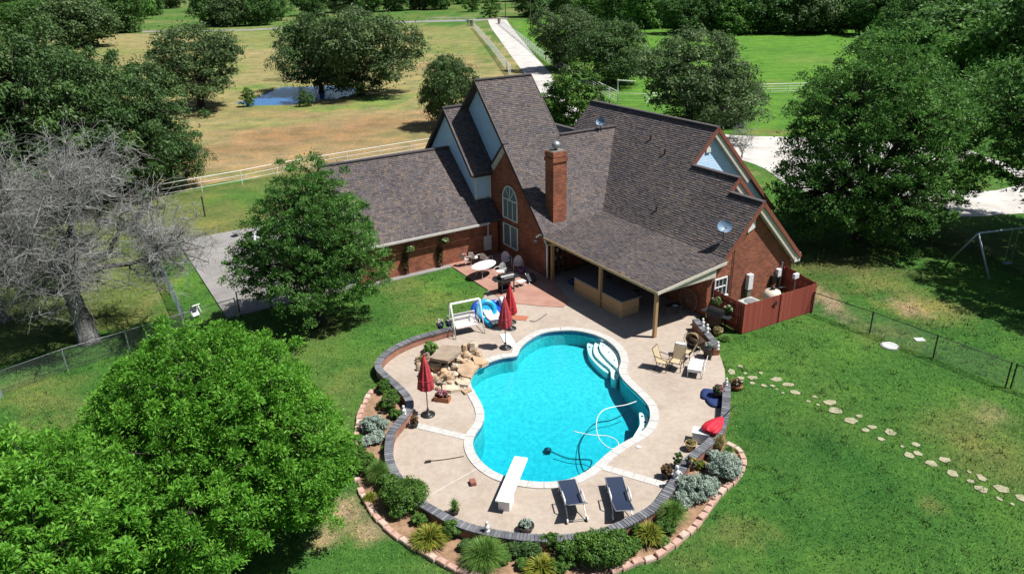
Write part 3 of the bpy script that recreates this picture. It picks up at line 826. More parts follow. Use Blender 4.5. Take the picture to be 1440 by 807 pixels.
# low straight wall beside the grill
lw = [G(978, 449, 0.55), G(1008.5, 486, 0.55)]
for p in lw: p.z = 0
lwl = resample(lw, 0.118)
rl = thing('grill_wall', 'low straight brick wall with grey cap beside the wooden enclosure', 'wall', lwl[0])
wall_body(lwl, 0.30, -0.2, 0.47, lwl[0], 'brick_body', 'brick', rl)
wall_body(lwl, 0.34, 0.47, 0.535, lwl[0], 'mortar_bed', 'mortar', rl)
for i in range(len(lwl)-1):
    p = (lwl[i]+lwl[i+1])/2; d = lwl[i+1]-lwl[i]
    ob('cap_brick', capmesh[rg.choice(['cap_brick', 'cap_brick_pale', 'cap_brick_dark'])], rl, (p.x-lwl[0].x, p.y-lwl[0].y, 0.545), math.atan2(d.y, d.x))

# ------------------------------------------------------------------ planting bed
bed_poly = [tuple(p) for p in edge_line] + [tuple(p) for p in wall_line if p.y < G(1010, 608).y+0.1 or p.x < -2.0][::-1]
wl2 = [p for i, p in enumerate(wall_line)]
i0 = min(range(len(wl2)), key=lambda i: (wl2[i]-G(545, 530, 0)).length); i1 = min(range(len(wl2)), key=lambda i: (wl2[i]-G(1014, 603, 0)).length)
bed_poly = [tuple(p) for p in edge_line] + [tuple(p) for p in wl2[i0:i1][::-1]]
tag(ob('planting_bed', tess_sheet('planting_bed', bed_poly, [], 0.035, 'mulch')), kind='structure', label='bare brown soil bed between the wall and the block edging')
ed = thing('bed_edging', 'scalloped line of pink concrete edging blocks round the planting bed', 'edging', edge_line[0])
bev = MB()
bev.prism([(-0.19,-0.10),(0.19,-0.10),(0.155,0.11),(-0.155,0.11)], -0.08, 0.13)
bev.prism([(-0.17,-0.085),(0.17,-0.085),(0.14,0.095),(-0.14,0.095)], 0.13, 0.15)
bm_ = {k: rawmesh('edging_block', bev.v, bev.f, k) for k in ('edging_pink', 'edging_pale')}
for i in range(len(edge_line)-1):
    if rg.random() < 0.03: continue
    p = (edge_line[i]+edge_line[i+1])/2; d = edge_line[i+1]-edge_line[i]
    o = ob('edging_block', bm_[rg.choice(['edging_pink', 'edging_pink', 'edging_pale'])], ed, (p.x-edge_line[0].x+rg.uniform(-.02, .02), p.y-edge_line[0].y+rg.uniform(-.02, .02), rg.uniform(-0.03, 0.02)), math.atan2(d.y, d.x)+rg.uniform(-0.08, 0.08))
    o.rotation_euler[0] = rg.uniform(-0.06, 0.06)

# ------------------------------------------------------------------ grass blades on the mown yard
grng = np.random.default_rng(91)
nb = 330000
gx_ = grng.uniform(-24, 30, nb); gy_ = 13+(52-13)*grng.random(nb)**1.35
blocks = [[tuple(p) for p in deck_poly], [tuple(p) for p in bed_poly], [tuple(hp(*q)) for q in ((13, -53.5), (5.8, -54), (5.8, -39), (13, -38.7), (19.4, -38.7), (19.4, -33.5), (22, -31), (27, -24.5), (27, -22.3), (32.2, -22.1), (34, -25), (39, -30), (39, -49), (13, -49))], [tuple(p) for p in pool_out]]
ok = np.ones(nb, bool)
for bp in blocks: ok &= ~inside(gx_, gy_, bp)
gx_, gy_ = gx_[ok], gy_[ok]; nb = len(gx_)
nclu = 1500
cxg = grng.uniform(-22, 28, nclu); cyg = 14+34*grng.random(nclu)**1.2; okc = np.ones(nclu, bool)
for bp in blocks: okc &= ~inside(cxg, cyg, bp)
cxg, cyg = cxg[okc], cyg[okc]
tx = np.repeat(cxg, 26)+grng.normal(size=len(cxg)*26)*0.10; ty = np.repeat(cyg, 26)+grng.normal(size=len(cxg)*26)*0.10
okc = np.ones(len(tx), bool)
for bp in blocks: okc &= ~inside(tx, ty, bp)
ntuft = int(okc.sum()); gx_ = np.concatenate([gx_, tx[okc]]); gy_ = np.concatenate([gy_, ty[okc]]); nb = len(gx_)
ii = np.clip(np.searchsorted(gx, gx_), 0, nx-1); jj = np.clip(np.searchsorted(gy, gy_), 0, ny-1)
gc = colr[jj, ii]*(grng.uniform(0.7, 1.6, nb)[:, None])*np.array([1.25, 1.28, 1.1])
az = grng.uniform(0, 2*math.pi, nb); hgt = grng.uniform(0.035, 0.085, nb); wd = grng.uniform(0.010, 0.022, nb); hgt[-ntuft:] *= 1.5; gc[-ntuft:] *= np.array([1.05, 1.05, 0.9])*0.97
lean_x = grng.normal(size=nb)*0.04; lean_y = grng.normal(size=nb)*0.04
b0_ = np.stack([gx_-np.cos(az)*wd, gy_-np.sin(az)*wd, np.full(nb, -0.005)], -1); b1_ = np.stack([gx_+np.cos(az)*wd, gy_+np.sin(az)*wd, np.full(nb, -0.005)], -1)
tp_ = np.stack([gx_+lean_x, gy_+lean_y, hgt], -1)
gv = np.stack([b0_, b1_, tp_], 1).reshape(-1, 3)
gm = rawmesh('lawn_grass', gv, np.arange(nb*3).reshape(-1, 3), 'grass_blade', tint=np.repeat(gc, 3, 0))
tag(ob('lawn_grass', gm), 'short green grass blades of the mown yard', 'grass', kind='stuff')

slab_o = bpy.data.objects['concrete_slab']
for k in range(1, 5): MB().bar(hp(5.9, -53.9+k*3.0, 0.079), hp(13.5, -53.9+k*3.0, 0.079), 0.03, 0.008).build('joint', 'mortar', slab_o)
MB().bar(hp(9.7, -53.85, 0.0785), hp(9.7, -39.05, 0.0785), 0.03, 0.008).build('joint', 'mortar', slab_o)
# ------------------------------------------------------------------ the house
H0 = hp(25, -34, 0)
house = thing('brick_house', 'large red brick house with steep brown shingle roofs and white gables', 'house', H0)
rg = np.random.default_rng(11)
UNDER = 0.06
def clip_poly(poly, x0, x1, y0, y1):
    """clip convex polygon (list of (u,v)) against a rectangle"""
    def cut(p, ax, val, sgn):
        out = []
        for i in range(len(p)):
            a_, b_ = p[i], p[(i+1) % len(p)]
            da, db_ = sgn*(a_[ax]-val), sgn*(b_[ax]-val)
            if da >= 0: out.append(a_)
            if (da >= 0) != (db_ >= 0):
                t = da/(da-db_)
                out.append((a_[0]+(b_[0]-a_[0])*t, a_[1]+(b_[1]-a_[1])*t))
        return out
    for ax, val, sgn in ((0, x0, 1), (0, x1, -1), (1, y0, 1), (1, y1, -1)):
        poly = cut(poly, ax, val, sgn)
        if len(poly) < 3: return None
    return poly
PAL = np.array([(0.104,0.090,0.093),(0.087,0.077,0.081),(0.118,0.096,0.091),(0.130,0.102,0.088),(0.070,0.062,0.066),(0.110,0.097,0.102),(0.142,0.113,0.096),(0.094,0.083,0.087)])
def roof(poly_abz, name='roof_slope', tabs=True, thick=0.10, under='underlay'):
    """poly_abz: convex polygon on a plane, house coords; slab plus shingle tabs"""
    P = [hp(*p) for p in poly_abz]
    nm = Vector((0, 0, 0))
    for i in range(len(P)): nm += P[i].cross(P[(i+1) % len(P)])
    nm.normalize()
    if nm.z < 0: nm = -nm
    s = MB(H0).slab([p-nm*0.02 for p in P], -nm*thick)
    o = s.build(name, under, house)
    if not tabs: return o
    v = Vector((0, 0, 1)).cross(nm).normalized()     # along the course
    u = nm.cross(v).normalized()                     # up the slope
    if u.z < 0: u = -u; v = -v
    O = hp(25, -34, 2.0)
    pl = [((p-O).dot(v), (p-O).dot(u)) for p in P]
    d0 = (P[0]-O).dot(nm)
    vmin = min(p[0] for p in pl); vmax = max(p[0] for p in pl); umin = min(p[1] for p in pl); umax = max(p[1] for p in pl)
    e = 0.135
    V, F, T = [], [], []
    r = math.floor(umin/e)
    while r*e < umax:
        x = math.floor(vmin/0.3)*0.3 - 0.3*((r*0.37) % 1.0)
        while x < vmax:
            w = rg.uniform(0.12, 0.28)
            q = clip_poly(pl, x+0.006, x+w-0.006, r*e, (r+1)*e)
            if q:
                lift = rg.uniform(0.016, 0.034)
                col_ = PAL[rg.integers(len(PAL))]*rg.uniform(0.85, 1.2)
                b0 = len(V)
                k = len(q)
                for (a_, c_) in q:
                    f_ = 1-(c_-r*e)/e
                    pt = O + v*a_ + u*c_ + nm*(d0 + 0.004 + lift*f_)
                    V.append(pt-H0); T.append(col_)
                for (a_, c_) in q:
                    pt = O + v*a_ + u*c_ + nm*(d0-0.004)
                    V.append(pt-H0); T.append(col_*0.8)
                ar = sum(q[i][0]*q[(i+1) % k][1]-q[(i+1) % k][0]*q[i][1] for i in range(k))
                idx_ = list(range(k)) if ar > 0 else list(reversed(range(k)))
                F.append(tuple(b0+i for i in idx_))
                for i in range(k):
                    a1, a2 = idx_[i], idx_[(i+1) % k]
                    F.append((b0+a1, b0+k+a1, b0+k+a2, b0+a2))
            x += w
        r += 1
    me = rawmesh('shingles', V, F, 'shingle', tint=np.array(T))
    so = ob('shingles', me, o)
    so['kind'] = 'stuff'
    return o
def zf(b): return 2.69-1.05*(b+34.05)          # front slope of the tall part
def zw(a): return 5.77+1.03*(a-30.25)          # left slope of the wing
def pz(a): return 2.62+(3.2-2.62)*(a-23.0)/(27.75-23.0)
# tall part
roof([(23.06,-34.0,zf(-34.0)),(27.2,-34.48,zf(-34.48)),(27.2,-41.65,zf(-41.65)),(23.06,-41.65,zf(-41.65))])
roof([(23.06,-41.66,10.67),(27.2,-41.66,10.67),(27.2,-49.2,2.75),(23.06,-49.2,2.75)], tabs=False)
# link between tall part and wing
roof([(27.2,-34.48,zf(-34.48)),(27.75,-34.53,zf(-34.53)),(31.75,-38.45,zf(-38.45)),(27.2,-38.45,zf(-38.45))])
roof([(27.2,-38.46,7.31),(31.75,-38.46,7.31),(27.8,-42.3,3.27),(27.2,-42.3,3.27)], tabs=False)
# wing
roof([(26.9,-30.4,zw(26.9)),(26.9,-34.53,zw(26.9)),(27.75,-34.53,zw(27.75)),(31.75,-38.45,zw(31.75)),(32.75,-38.45,zw(32.75)),(32.75,-30.4,zw(32.75))])
roof([(32.75,-38.45,zw(32.75)),(31.75,-38.45,zw(31.75)),(27.8,-42.3,zw(27.8)),(32.75,-42.3,zw(32.75))])
roof([(26.9,-26.85,zw(26.9)),(26.9,-30.4,zw(26.9)),(30.88,-30.4,zw(30.88)),(30.88,-26.85,zw(30.88))])
roof([(26.9,-24.55,zw(26.9)),(26.9,-26.85,zw(26.9)),(30.23,-26.85,zw(30.23)),(30.23,-24.55,zw(30.23))])
roof([(32.76,-30.4,8.345),(32.76,-42.3,8.345),(38.5,-42.3,2.43),(38.5,-30.4,2.43)], tabs=False)
roof([(30.89,-26.85,6.42),(30.89,-30.4,6.42),(34.8,-30.4,2.40),(34.8,-26.85,2.40)], tabs=False)
roof([(30.24,-24.55,5.75),(30.24,-26.85,5.75),(33.8,-26.85,2.08),(33.8,-24.55,2.08)], tabs=False)
# rear cross gable seen between the two
roof([(27.9,-39.2,6.2),(29.0,-39.2,7.28),(29.0,-44.5,7.28),(27.9,-44.5,6.2)], tabs=False)
roof([(29.01,-39.2,7.28),(30.4,-39.2,5.9),(30.4,-44.5,5.9),(29.01,-44.5,7.28)], tabs=False)
# patio cover
roof([(23.0,-24.3,pz(23.0)),(27.75,-24.3,pz(27.75)),(27.75,-34.53,pz(27.75)),(23.0,-34.0,pz(23.0))], under='timber')
# garage
def zg(b): return 2.38+0.8326*(-38.86-b)
roof([(13.3,-38.86,zg(-38.86)),(22.05,-38.86,zg(-38.86)),(22.05,-43.58,zg(-43.58)),(13.3,-43.58,zg(-43.58))])
roof([(22.05,-38.86,zg(-38.86)),(23.1,-38.86,zg(-38.86)),(23.1,-40.3,zg(-40.3)),(22.05,-40.3,zg(-40.3))])
roof([(13.3,-43.59,6.31),(23.1,-43.59,6.31),(23.1,-48.3,2.38),(13.3,-48.3,2.38)], tabs=False)
# middle step
def zm(b): return 5.15+1.06*(-40.03-b)
roof([(21.75,-40.03,zm(-40.03)),(23.45,-40.03,zm(-40.03)),(23.45,-43.55,zm(-43.55)),(21.75,-43.55,zm(-43.55))])
roof([(21.75,-43.56,8.88),(23.45,-43.56,8.88),(23.45,-47.1,5.12),(21.75,-47.1,5.12)], tabs=False)

def wall(name, mat, pts, vec, label=None):
    """polygon of house-coords points extruded by house vector"""
    P = [hp(*p) for p in pts]
    vv = hp(*vec)
    return MB(H0).slab(P, vv).build(name, mat, house, uv=True, label=label)
def ridge_cap(p, q, mat='underlay'):
    MB(H0).bar(hp(*p)+Vector((0, 0, 0.02)), hp(*q)+Vector((0, 0, 0.02)), 0.30, 0.07).build('ridge_cap', mat, house)
ridge_cap((23.06,-41.65,10.67),(27.2,-41.65,10.67)); ridge_cap((27.25,-38.45,7.31),(31.7,-38.45,7.31)); ridge_cap((32.75,-30.4,8.345),(32.75,-42.3,8.345)); ridge_cap((30.88,-26.85,6.42),(30.88,-30.3,6.42)); ridge_cap((30.23,-24.55,5.75),(30.23,-26.8,5.75)); ridge_cap((13.3,-43.58,6.31),(22.0,-43.58,6.31)); ridge_cap((21.75,-43.55,8.88),(23.4,-43.55,8.88)); ridge_cap((29.0,-39.2,7.28),(29.0,-44.5,7.28))

# walls
wall('garage_wall', 'brick', [(13.6,-39.2,0),(23.0,-39.2,0),(23.0,-39.2,2.50),(13.6,-39.2,2.50)], (0,-0.25,0))
wall('garage_gable_wall', 'brick', [(13.6,-39.46,0),(13.6,-48.0,0),(13.6,-48.0,2.45),(13.6,-43.58,6.10),(13.6,-39.46,2.65)], (0.25,0,0))
wall('garage_rear_wall', 'brick', [(13.86,-48.0,0),(23.0,-48.0,0),(23.0,-48.0,2.3),(13.86,-48.0,2.3)], (0,0.25,0))
wall('tall_wall', 'brick', [(23.2,-34.15,0),(23.2,-34.15,2.62),(23.2,-38.40,7.07),(23.2,-40.24,5.20),(23.2,-40.24,0)], (0.25,0,0))
wall('tall_gable', 'siding', [(23.46,-37.6,6.1),(23.46,-41.65,10.40),(23.46,-47.4,4.4),(23.46,-40.3,4.4)], (0.2,0,0))
wall('tall_side_wall', 'siding', [(27.0,-38.9,4.5),(27.0,-38.9,7.55),(27.0,-41.65,10.40),(27.0,-48.0,3.8),(27.0,-48.0,0)], (-0.2,0,0))
wall('tall_rear_wall', 'brick', [(23.2,-48.6,0),(27.1,-48.6,0),(27.1,-48.6,3.2),(23.2,-48.6,3.2)], (0,0.25,0))
wall('middle_gable', 'siding', [(22.0,-40.27,3.2),(22.0,-40.27,5.12),(22.0,-43.55,8.62),(22.0,-46.9,5.05),(22.0,-46.9,3.2)], (0.2,0,0))
wall('middle_front', 'siding', [(22.21,-40.27,3.2),(23.19,-40.27,3.2),(23.19,-40.27,5.18),(22.21,-40.27,5.18)], (0,-0.2,0))
for a0, a1, z0, z1 in ((22.0,22.12,3.35,5.1),(23.05,23.17,3.35,5.1),(22.12,23.05,4.98,5.1),(22.12,23.05,3.45,3.57)):
    wall('trim_board', 'white_paint', [(a0,-40.25,z0),(a1,-40.25,z0),(a1,-40.25,z1),(a0,-40.25,z1)], (0,0.03,0))
wall('patio_back_wall', 'brick', [(27.0,-24.86,0),(27.0,-34.6,0),(27.0,-34.6,2.35),(27.0,-24.86,2.35)], (0.25,0,0))
wall('hall_wall', 'brick', [(23.46,-34.5,0),(26.99,-34.5,0),(26.99,-34.5,2.65),(23.46,-34.5,2.65)], (0,-0.25,0))
wall('wing_gable_wall', 'brick', [(26.98,-24.85,0),(33.5,-24.85,0),(33.5,-24.85,2.25),(30.25,-24.85,5.55),(26.98,-24.85,2.20)], (0,-0.25,0))
wall('second_gable', 'siding', [(30.05,-27.15,5.3),(30.88,-27.15,6.25),(34.3,-27.15,2.65),(34.3,-27.15,2.2),(31.0,-27.15,2.2)], (0,-0.2,0))
wall('main_gable', 'siding', [(30.6,-30.7,5.9),(32.75,-30.7,8.18),(38.1,-30.7,2.65),(38.1,-30.7,2.0),(31.0,-30.7,2.0)], (0,-0.2,0))
wall('wing_side_wall', 'brick', [(33.5,-25.11,0),(33.5,-27.1,0),(33.5,-27.1,2.2),(33.5,-25.11,2.2)], (-0.25,0,0))
wall('wing_side_wall', 'brick', [(34.4,-27.1,0),(34.4,-30.7,0),(34.4,-30.7,2.4),(34.4,-27.1,2.4)], (-0.25,0,0))
wall('wing_side_wall', 'brick', [(38.1,-30.7,0),(38.1,-42.0,0),(38.1,-42.0,2.4),(38.1,-30.7,2.4)], (-0.25,0,0))
wall('wing_rear_gable', 'siding', [(27.6,-42.0,0),(38.1,-42.0,0),(38.1,-42.0,2.6),(32.75,-42.0,8.1),(27.6,-42.0,2.8)], (0,0.2,0))
# rake boards: (from, to) along the roof edge, dropped below it
def rake(p, q, mat, drop=0.20, w=0.05, side=(0, 0, 0)):
    P, Q = hp(*p)+hp(*side)*1.0, hp(*q)+hp(*side)*1.0
    P.z += side[2]; Q.z += side[2]
    d = (Q-P).normalized()
    nrm = Vector((0, 0, 1))-d*d.z; nrm.normalize()
    MB(H0).bar(P-nrm*(drop/2-0.05), Q-nrm*(drop/2-0.05), w, drop, up=nrm).build('rake_board', mat, house)
rake((23.03,-41.65,10.66),(23.03,-38.4,7.26),'trim_dark'); rake((23.03,-38.3,7.15),(23.03,-34.0,2.64),'trim_dark')
rake((23.03,-41.65,10.66),(23.03,-47.6,4.4),'trim_dark')
rake((27.23,-38.45,7.3),(27.23,-41.65,10.66),'trim_dark')
rake((21.72,-43.55,8.87),(21.72,-40.03,5.14),'trim_dark'); rake((21.72,-43.55,8.87),(21.72,-47.1,5.1),'trim_dark')
rake((13.27,-43.58,6.3),(13.27,-38.86,2.37),'trim_dark'); rake((13.27,-43.58,6.3),(13.27,-48.3,2.37),'trim_dark')
rake((32.75,-30.37,8.33),(30.85,-30.37,6.38),'trim_red'); rake((32.75,-30.37,8.33),(38.5,-30.37,2.42),'trim_red')
rake((30.88,-26.82,6.41),(30.22,-26.82,5.74),'trim_red'); rake((30.88,-26.82,6.41),(34.8,-26.82,2.39),'trim_red')
rake((30.23,-24.52,5.74),(26.9,-24.52,zw(26.9)),'trim_red'); rake((30.23,-24.52,5.74),(33.8,-24.52,2.07),'trim_red')
# eave board of the middle step and its little red return
MB(H0).bar(hp(21.75,-40.02,5.08), hp(23.1,-40.02,5.08), 0.05, 0.14).build('eave_board', 'trim_dark', house)
# brick-gable rake: white frieze on the far slope of the brick gable
def frieze(p, q, w, mat, out):
    P, Q = hp(*p), hp(*q); d = (Q-P).normalized(); nrm = Vector((0, 0, 1))-d*d.z; nrm.normalize()
    MB(H0).bar(P-nrm*w/2, Q-nrm*w/2, out, w, up=nrm).build('frieze_board', mat, house)
frieze((23.14,-38.44,7.18),(23.14,-40.0,5.62),0.34,'soffit',0.10)
rake((23.06,-38.40,7.28),(23.06,-40.05,5.62),'trim_dark',0.10)
roof([(23.04,-38.38,7.34),(23.45,-38.38,7.34),(23.45,-40.02,5.66),(23.04,-40.02,5.66)], tabs=False, thick=0.06)
# soffits and friezes of the right-hand gables
for (pk, lo, b) in (((30.25,5.60),(33.55,2.20),-24.70),((32.75,8.20),(36.0,4.85),-30.55),((30.88,6.28),(32.0,5.12),-27.0)):
    frieze((pk[0],b,pk[1]),(lo[0],b,lo[1]),0.38,'soffit',0.26)
frieze((30.20,-24.74,5.58),(27.0,-24.74,2.28),0.16,'trim_red',0.16)
MB(H0).box(hp(33.55,-24.70,2.02), (0.45,0.28,0.5), HOUSE_RZ).build('eave_return', 'white_paint', house)
frieze((32.70,-30.60,8.16),(30.85,-30.60,6.25),0.26,'soffit',0.12)
# louvre vents
wall('gable_vent', 'white_paint', [(29.55,-24.84,4.15),(30.05,-24.84,4.35),(30.05,-24.84,4.95),(29.85,-24.84,5.05),(29.55,-24.84,4.75)], (0,0.05,0))
MB(H0).box(hp(32.35,-30.66,7.15), (0.35,0.06,0.5), HOUSE_RZ).build('gable_vent', 'white_paint', house)
MB(H0).box(hp(23.43,-41.3,9.35), (0.05,0.30,0.42), HOUSE_RZ).build('gable_vent', 'white_paint', house)
# garage gutter and fascia, downspout
MB(H0).bar(hp(13.3,-38.78,2.33), hp(22.15,-38.78,2.33), 0.13, 0.12).build('gutter', 'gutter', house)
MB(H0).tube([hp(22.0,-38.82,2.30), hp(22.2,-39.05,2.05), hp(22.2,-39.1,1.4)], 0.05, 8).build('downspout', 'gutter', house)
MB(H0).box(hp(22.15,-39.11,0.95), (0.5,0.16,0.95), HOUSE_RZ).build('utility_box', 'gutter', house)
MB(H0).bar(hp(26.88,-24.6,2.28), hp(26.88,-25.8,2.28), 0.12, 0.10).build('gutter', 'gutter', house)
# white pipe at the corner of the patio cover
MB(H0).tube([hp(22.9,-34.6,2.45), hp(22.98,-34.45,2.62), hp(23.05,-34.25,2.68), hp(23.1,-34.1,2.55), hp(23.08,-33.9,2.30), hp(23.08,-33.75,2.18), hp(23.08,-33.75,0.12)], 0.065, 10).build('downspout', 'white_paint', house, True)
MB(H0).tube([hp(23.08,-33.75,2.2), hp(23.3,-32.9,2.38)], 0.05, 8).build('downspout_arm', 'timber_pale', house, True)
MB(H0).lathe([(0.02,0),(0.13,0.02),(0.13,0.06),(0.02,0.08)], 10, hp(23.1,-34.95,2.05)).build('floodlight', 'white_paint', house)
# tall windows
def window(a, b0, b1, z0, z1, arch, label=None):
    w = MB(H0); t = 0.07
    zt = z1
    fr = []
    g_ = MB(H0)
    if arch:
        r = (b1-b0)/2; cb = (b0+b1)/2; zs = z1-r*1.05
        out = [(b0,z0),(b1,z0)]+[(cb+r*math.cos(x), zs+r*1.05*math.sin(x)) for x in np.linspace(0, math.pi, 13)]
    else:
        out = [(b0,z0),(b1,z0),(b1,z1),(b0,z1)]
    g_.slab([hp(a-0.02, p[0], p[1]) for p in out], hp(-0.02, 0, 0))
    o = g_.build('window', 'curtain_glass', house)
    n_ = len(out)
    for i in range(n_):
        p, q = out[i], out[(i+1) % n_]
        w.bar(hp(a-0.05, p[0], p[1]), hp(a-0.05, q[0], q[1]), 0.06, t)
    if arch:
        w.bar(hp(a-0.05, b0, zs), hp(a-0.05, b1, zs), 0.06, t)
        for k in (0.3, 0.5, 0.7):
            x = math.pi*k; w.bar(hp(a-0.045, cb, zs), hp(a-0.045, cb+r*math.cos(x), zs+r*math.sin(x)), 0.03, 0.03)
        for k in (0.33, 0.67): w.bar(hp(a-0.045, b0+(b1-b0)*k, z0), hp(a-0.045, b0+(b1-b0)*k, zs), 0.03, 0.03)
    else:
        w.bar(hp(a-0.05, (b0+b1)/2, z0), hp(a-0.05, (b0+b1)/2, z1), 0.06, t)
    w.build('frame', 'white_paint', o)
window(23.2, -38.75, -37.1, 2.62, 4.72, True)
window(23.2, -38.75, -37.1, 0.80, 2.22, False)
# small window on the right-hand gable, with shutter
wo = MB(H0).box(hp(27.86,-24.82,1.52), (0.78,0.06,0.92), HOUSE_RZ).build('window', 'window_glass', house)
w = MB(H0)
for x in (-0.42, 0.42): w.box(hp(27.86+x,-24.77,1.52), (0.07,0.07,1.0), HOUSE_RZ)
w.box(hp(27.86,-24.77,2.02), (0.9,0.07,0.07), HOUSE_RZ); w.box(hp(27.86,-24.77,1.55), (0.78,0.05,0.05), HOUSE_RZ)
for x in (-0.14, 0.14): w.box(hp(27.86+x,-24.78,1.52), (0.025,0.04,0.92), HOUSE_RZ)
w.build('frame', 'white_paint', wo)
MB(H0).box(hp(27.86,-24.74,1.0), (1.05,0.18,0.09), HOUSE_RZ).build('sill', 'white_paint', wo)
MB(H0).box(hp(28.42,-24.80,1.52), (0.14,0.06,1.05), HOUSE_RZ).build('shutter', 'dark_plastic', house)
MB(H0).tube([hp(28.7,-24.8,0.0), hp(28.7,-24.8,3.6)], 0.02, 6).build('conduit', 'black_metal', house)
# meters and boxes on the gable wall
MB(H0).box(hp(30.0,-24.72,1.35), (0.34,0.22,0.85), HOUSE_RZ).build('meter_box', 'white_plastic', house)
MB(H0).box(hp(30.0,-24.74,0.72), (0.24,0.16,0.36), HOUSE_RZ).build('meter_box', 'galvanised', house)
MB(H0).box(hp(32.3,-24.73,1.35), (0.26,0.2,0.42), HOUSE_RZ).build('meter_box', 'white_plastic', house)
MB(H0).box(hp(31.95,-24.74,1.0), (0.30,0.18,0.5), HOUSE_RZ).build('meter_box', 'black_metal', house)
MB(H0).tube([hp(32.55,-24.74,0.1), hp(32.55,-24.74,1.9)], 0.045, 8).build('conduit', 'galvanised', house)
# chimney
ch = MB(H0).box(hp(24.47,-34.86,4.75), (0.94,0.82,4.7), HOUSE_RZ).build('chimney', 'brick', house, uv=True)
MB(H0).box(hp(24.47,-34.86,6.85), (1.06,0.94,0.22), HOUSE_RZ).build('chimney_band', 'brick', ch, uv=True)
MB(H0).box(hp(24.47,-34.86,7.17), (1.00,0.88,0.28), HOUSE_RZ).build('chimney_crown', 'brick', ch, uv=True)
MB(H0).box(hp(24.47,-34.86,7.33), (0.86,0.74,0.05), HOUSE_RZ).build('chimney_cap', 'mortar', ch)
k = MB(H0).lathe([(0.10,0),(0.10,0.12),(0.20,0.17),(0.25,0.28),(0.24,0.38),(0.17,0.48),(0.04,0.53)], 14, hp(24.47,-34.86,7.34)).build('flue_ventilator', 'galvanised', ch, True)
MB(H0).bar(hp(24.0,-34.43,3.05), hp(24.95,-34.43,3.05), 0.03, 0.10).build('flashing', 'timber', ch)
# roof vents
for px, py in ((915,197),(935,217),(923,297)):
    d = ray(px, py); o_ = np.array([0, 0, CAMH])
    # hit the wing slope
    nn = np.array([-1.03, 0, 1.0]); da = np.array([d@A, d@B, d[2]]); oa = np.array([0, 0, CAMH])
    t = ((5.77-1.03*30.25)-oa@nn)/(da@nn); h_ = oa+da*t
    MB(H0).tube([hp(h_[0], h_[1], h_[2]-0.05), hp(h_[0], h_[1], h_[2]+0.30)], 0.06, 8).build('roof_vent_pipe', 'trim_dark', house)
# patio cover frame
post_b = (-24.55, -28.9, -33.4)
for b_ in post_b:
    MB(H0).box(hp(23.22,b_,1.22), (0.16,0.16,2.42), HOUSE_RZ).build('patio_post', 'timber', house)
MB(H0).bar(hp(23.22,-24.35,2.46), hp(23.22,-33.95,2.46), 0.10, 0.18).build('patio_beam', 'timber', house)
MB(H0).bar(hp(22.98,-24.30,2.55), hp(22.98,-33.98,2.55), 0.04, 0.14).build('patio_fascia', 'timber_pale', house)
MB(H0).bar(hp(23.0,-24.27,2.53), hp(27.6,-24.27,3.09), 0.04, 0.15).build('patio_fascia', 'soffit', house)
wall('patio_gable_board', 'soffit', [(23.6,-24.36,2.42),(27.0,-24.36,2.42),(27.0,-24.36,2.95),(23.6,-24.36,2.55)], (0,-0.03,0))
for b_ in np.arange(-25.2, -34, -0.9):
    MB(H0).bar(hp(23.2,b_,2.52), hp(27.0,b_,2.98), 0.05, 0.12).build('rafter', 'timber', house)
# satellite dishes
def dish(at, r, face, label, mast):
    t = thing('satellite_dish', label, 'satellite dish', at)
    n_ = Vector(face).normalized()
    prof = [(0.02, 0.0), (r*0.5, 0.03*r/0.35), (r*0.85, 0.09*r/0.35), (r, 0.13*r/0.35)]
    rot = n_.to_track_quat('Z', 'Y').to_matrix()
    b_ = MB(); b_.lathe(prof, 20, caps=False)
    c = Vector((0, 0, mast))
    b_.v = [tuple(c + rot @ Vector((v[0], v[1]*0.9, v[2]))) for v in b_.v]
    b_.build('reflector', 'dish_grey', t, True)
    MB().tube([(0, 0, -0.1), (0, 0, mast-0.05), tuple(c-n_*0.05)], 0.025, 8).build('mast', 'black_metal', t)
    k = c+n_*r*1.05+Vector((0, 0, -0.16))
    MB().tube([tuple(c+Vector((0, 0, -r*0.8))), tuple(k)], 0.015, 6).build('arm', 'galvanised', t)
    MB().box(k, (0.09, 0.09, 0.1)).build('receiver', 'galvanised', t)
toc = (Vector((0, 0, 17))-hp(28.1,-25.8,4)).normalized()
dish(hp(28.35,-25.35,zw(28.35)), 0.38, (toc.x+0.25, toc.y-0.1, 0.75), 'grey satellite dish on the lower right edge of the roof', 0.75)
dish(hp(30.4,-38.3,7.2), 0.30, (toc.x-0.1, toc.y, 0.5), 'small grey satellite dish behind the chimney on the roof ridge', 0.55)

# ------------------------------------------------------------------ bar counter under the cover
bar = thing('bar_counter', 'timber plank bar counter with grey top under the patio cover', 'bar counter', hp(23.9,-29.2,0), HOUSE_RZ)
# local x = A, local y = -B
L_, D_, Hh = 4.0, 1.25, 0.92
MB().box((0, 0, Hh/2), (D_-0.06, L_-0.06, Hh-0.02)).build('carcass', 'bar_board_b', bar)
MB().box((0, 0, Hh+0.03), (D_+0.10, L_+0.14, 0.06)).build('countertop', 'counter', bar)
for i in range(6):
    z = 0.08+i*0.148
    MB().box((-D_/2, 0, z+0.03), (0.03, L_-0.10, 0.138)).build('board', ['bar_board_a', 'bar_board_b'][i % 2], bar)
    MB().box((0, -L_/2, z+0.03), (D_-0.10, 0.03, 0.138)).build('board', ['bar_board_b', 'bar_board_a'][i % 2], bar)
for s_ in (-1, 1): MB().box((-D_/2, s_*L_/2, Hh/2), (0.09, 0.09, Hh-0.01)).build('corner_post', 'bar_board_a', bar)

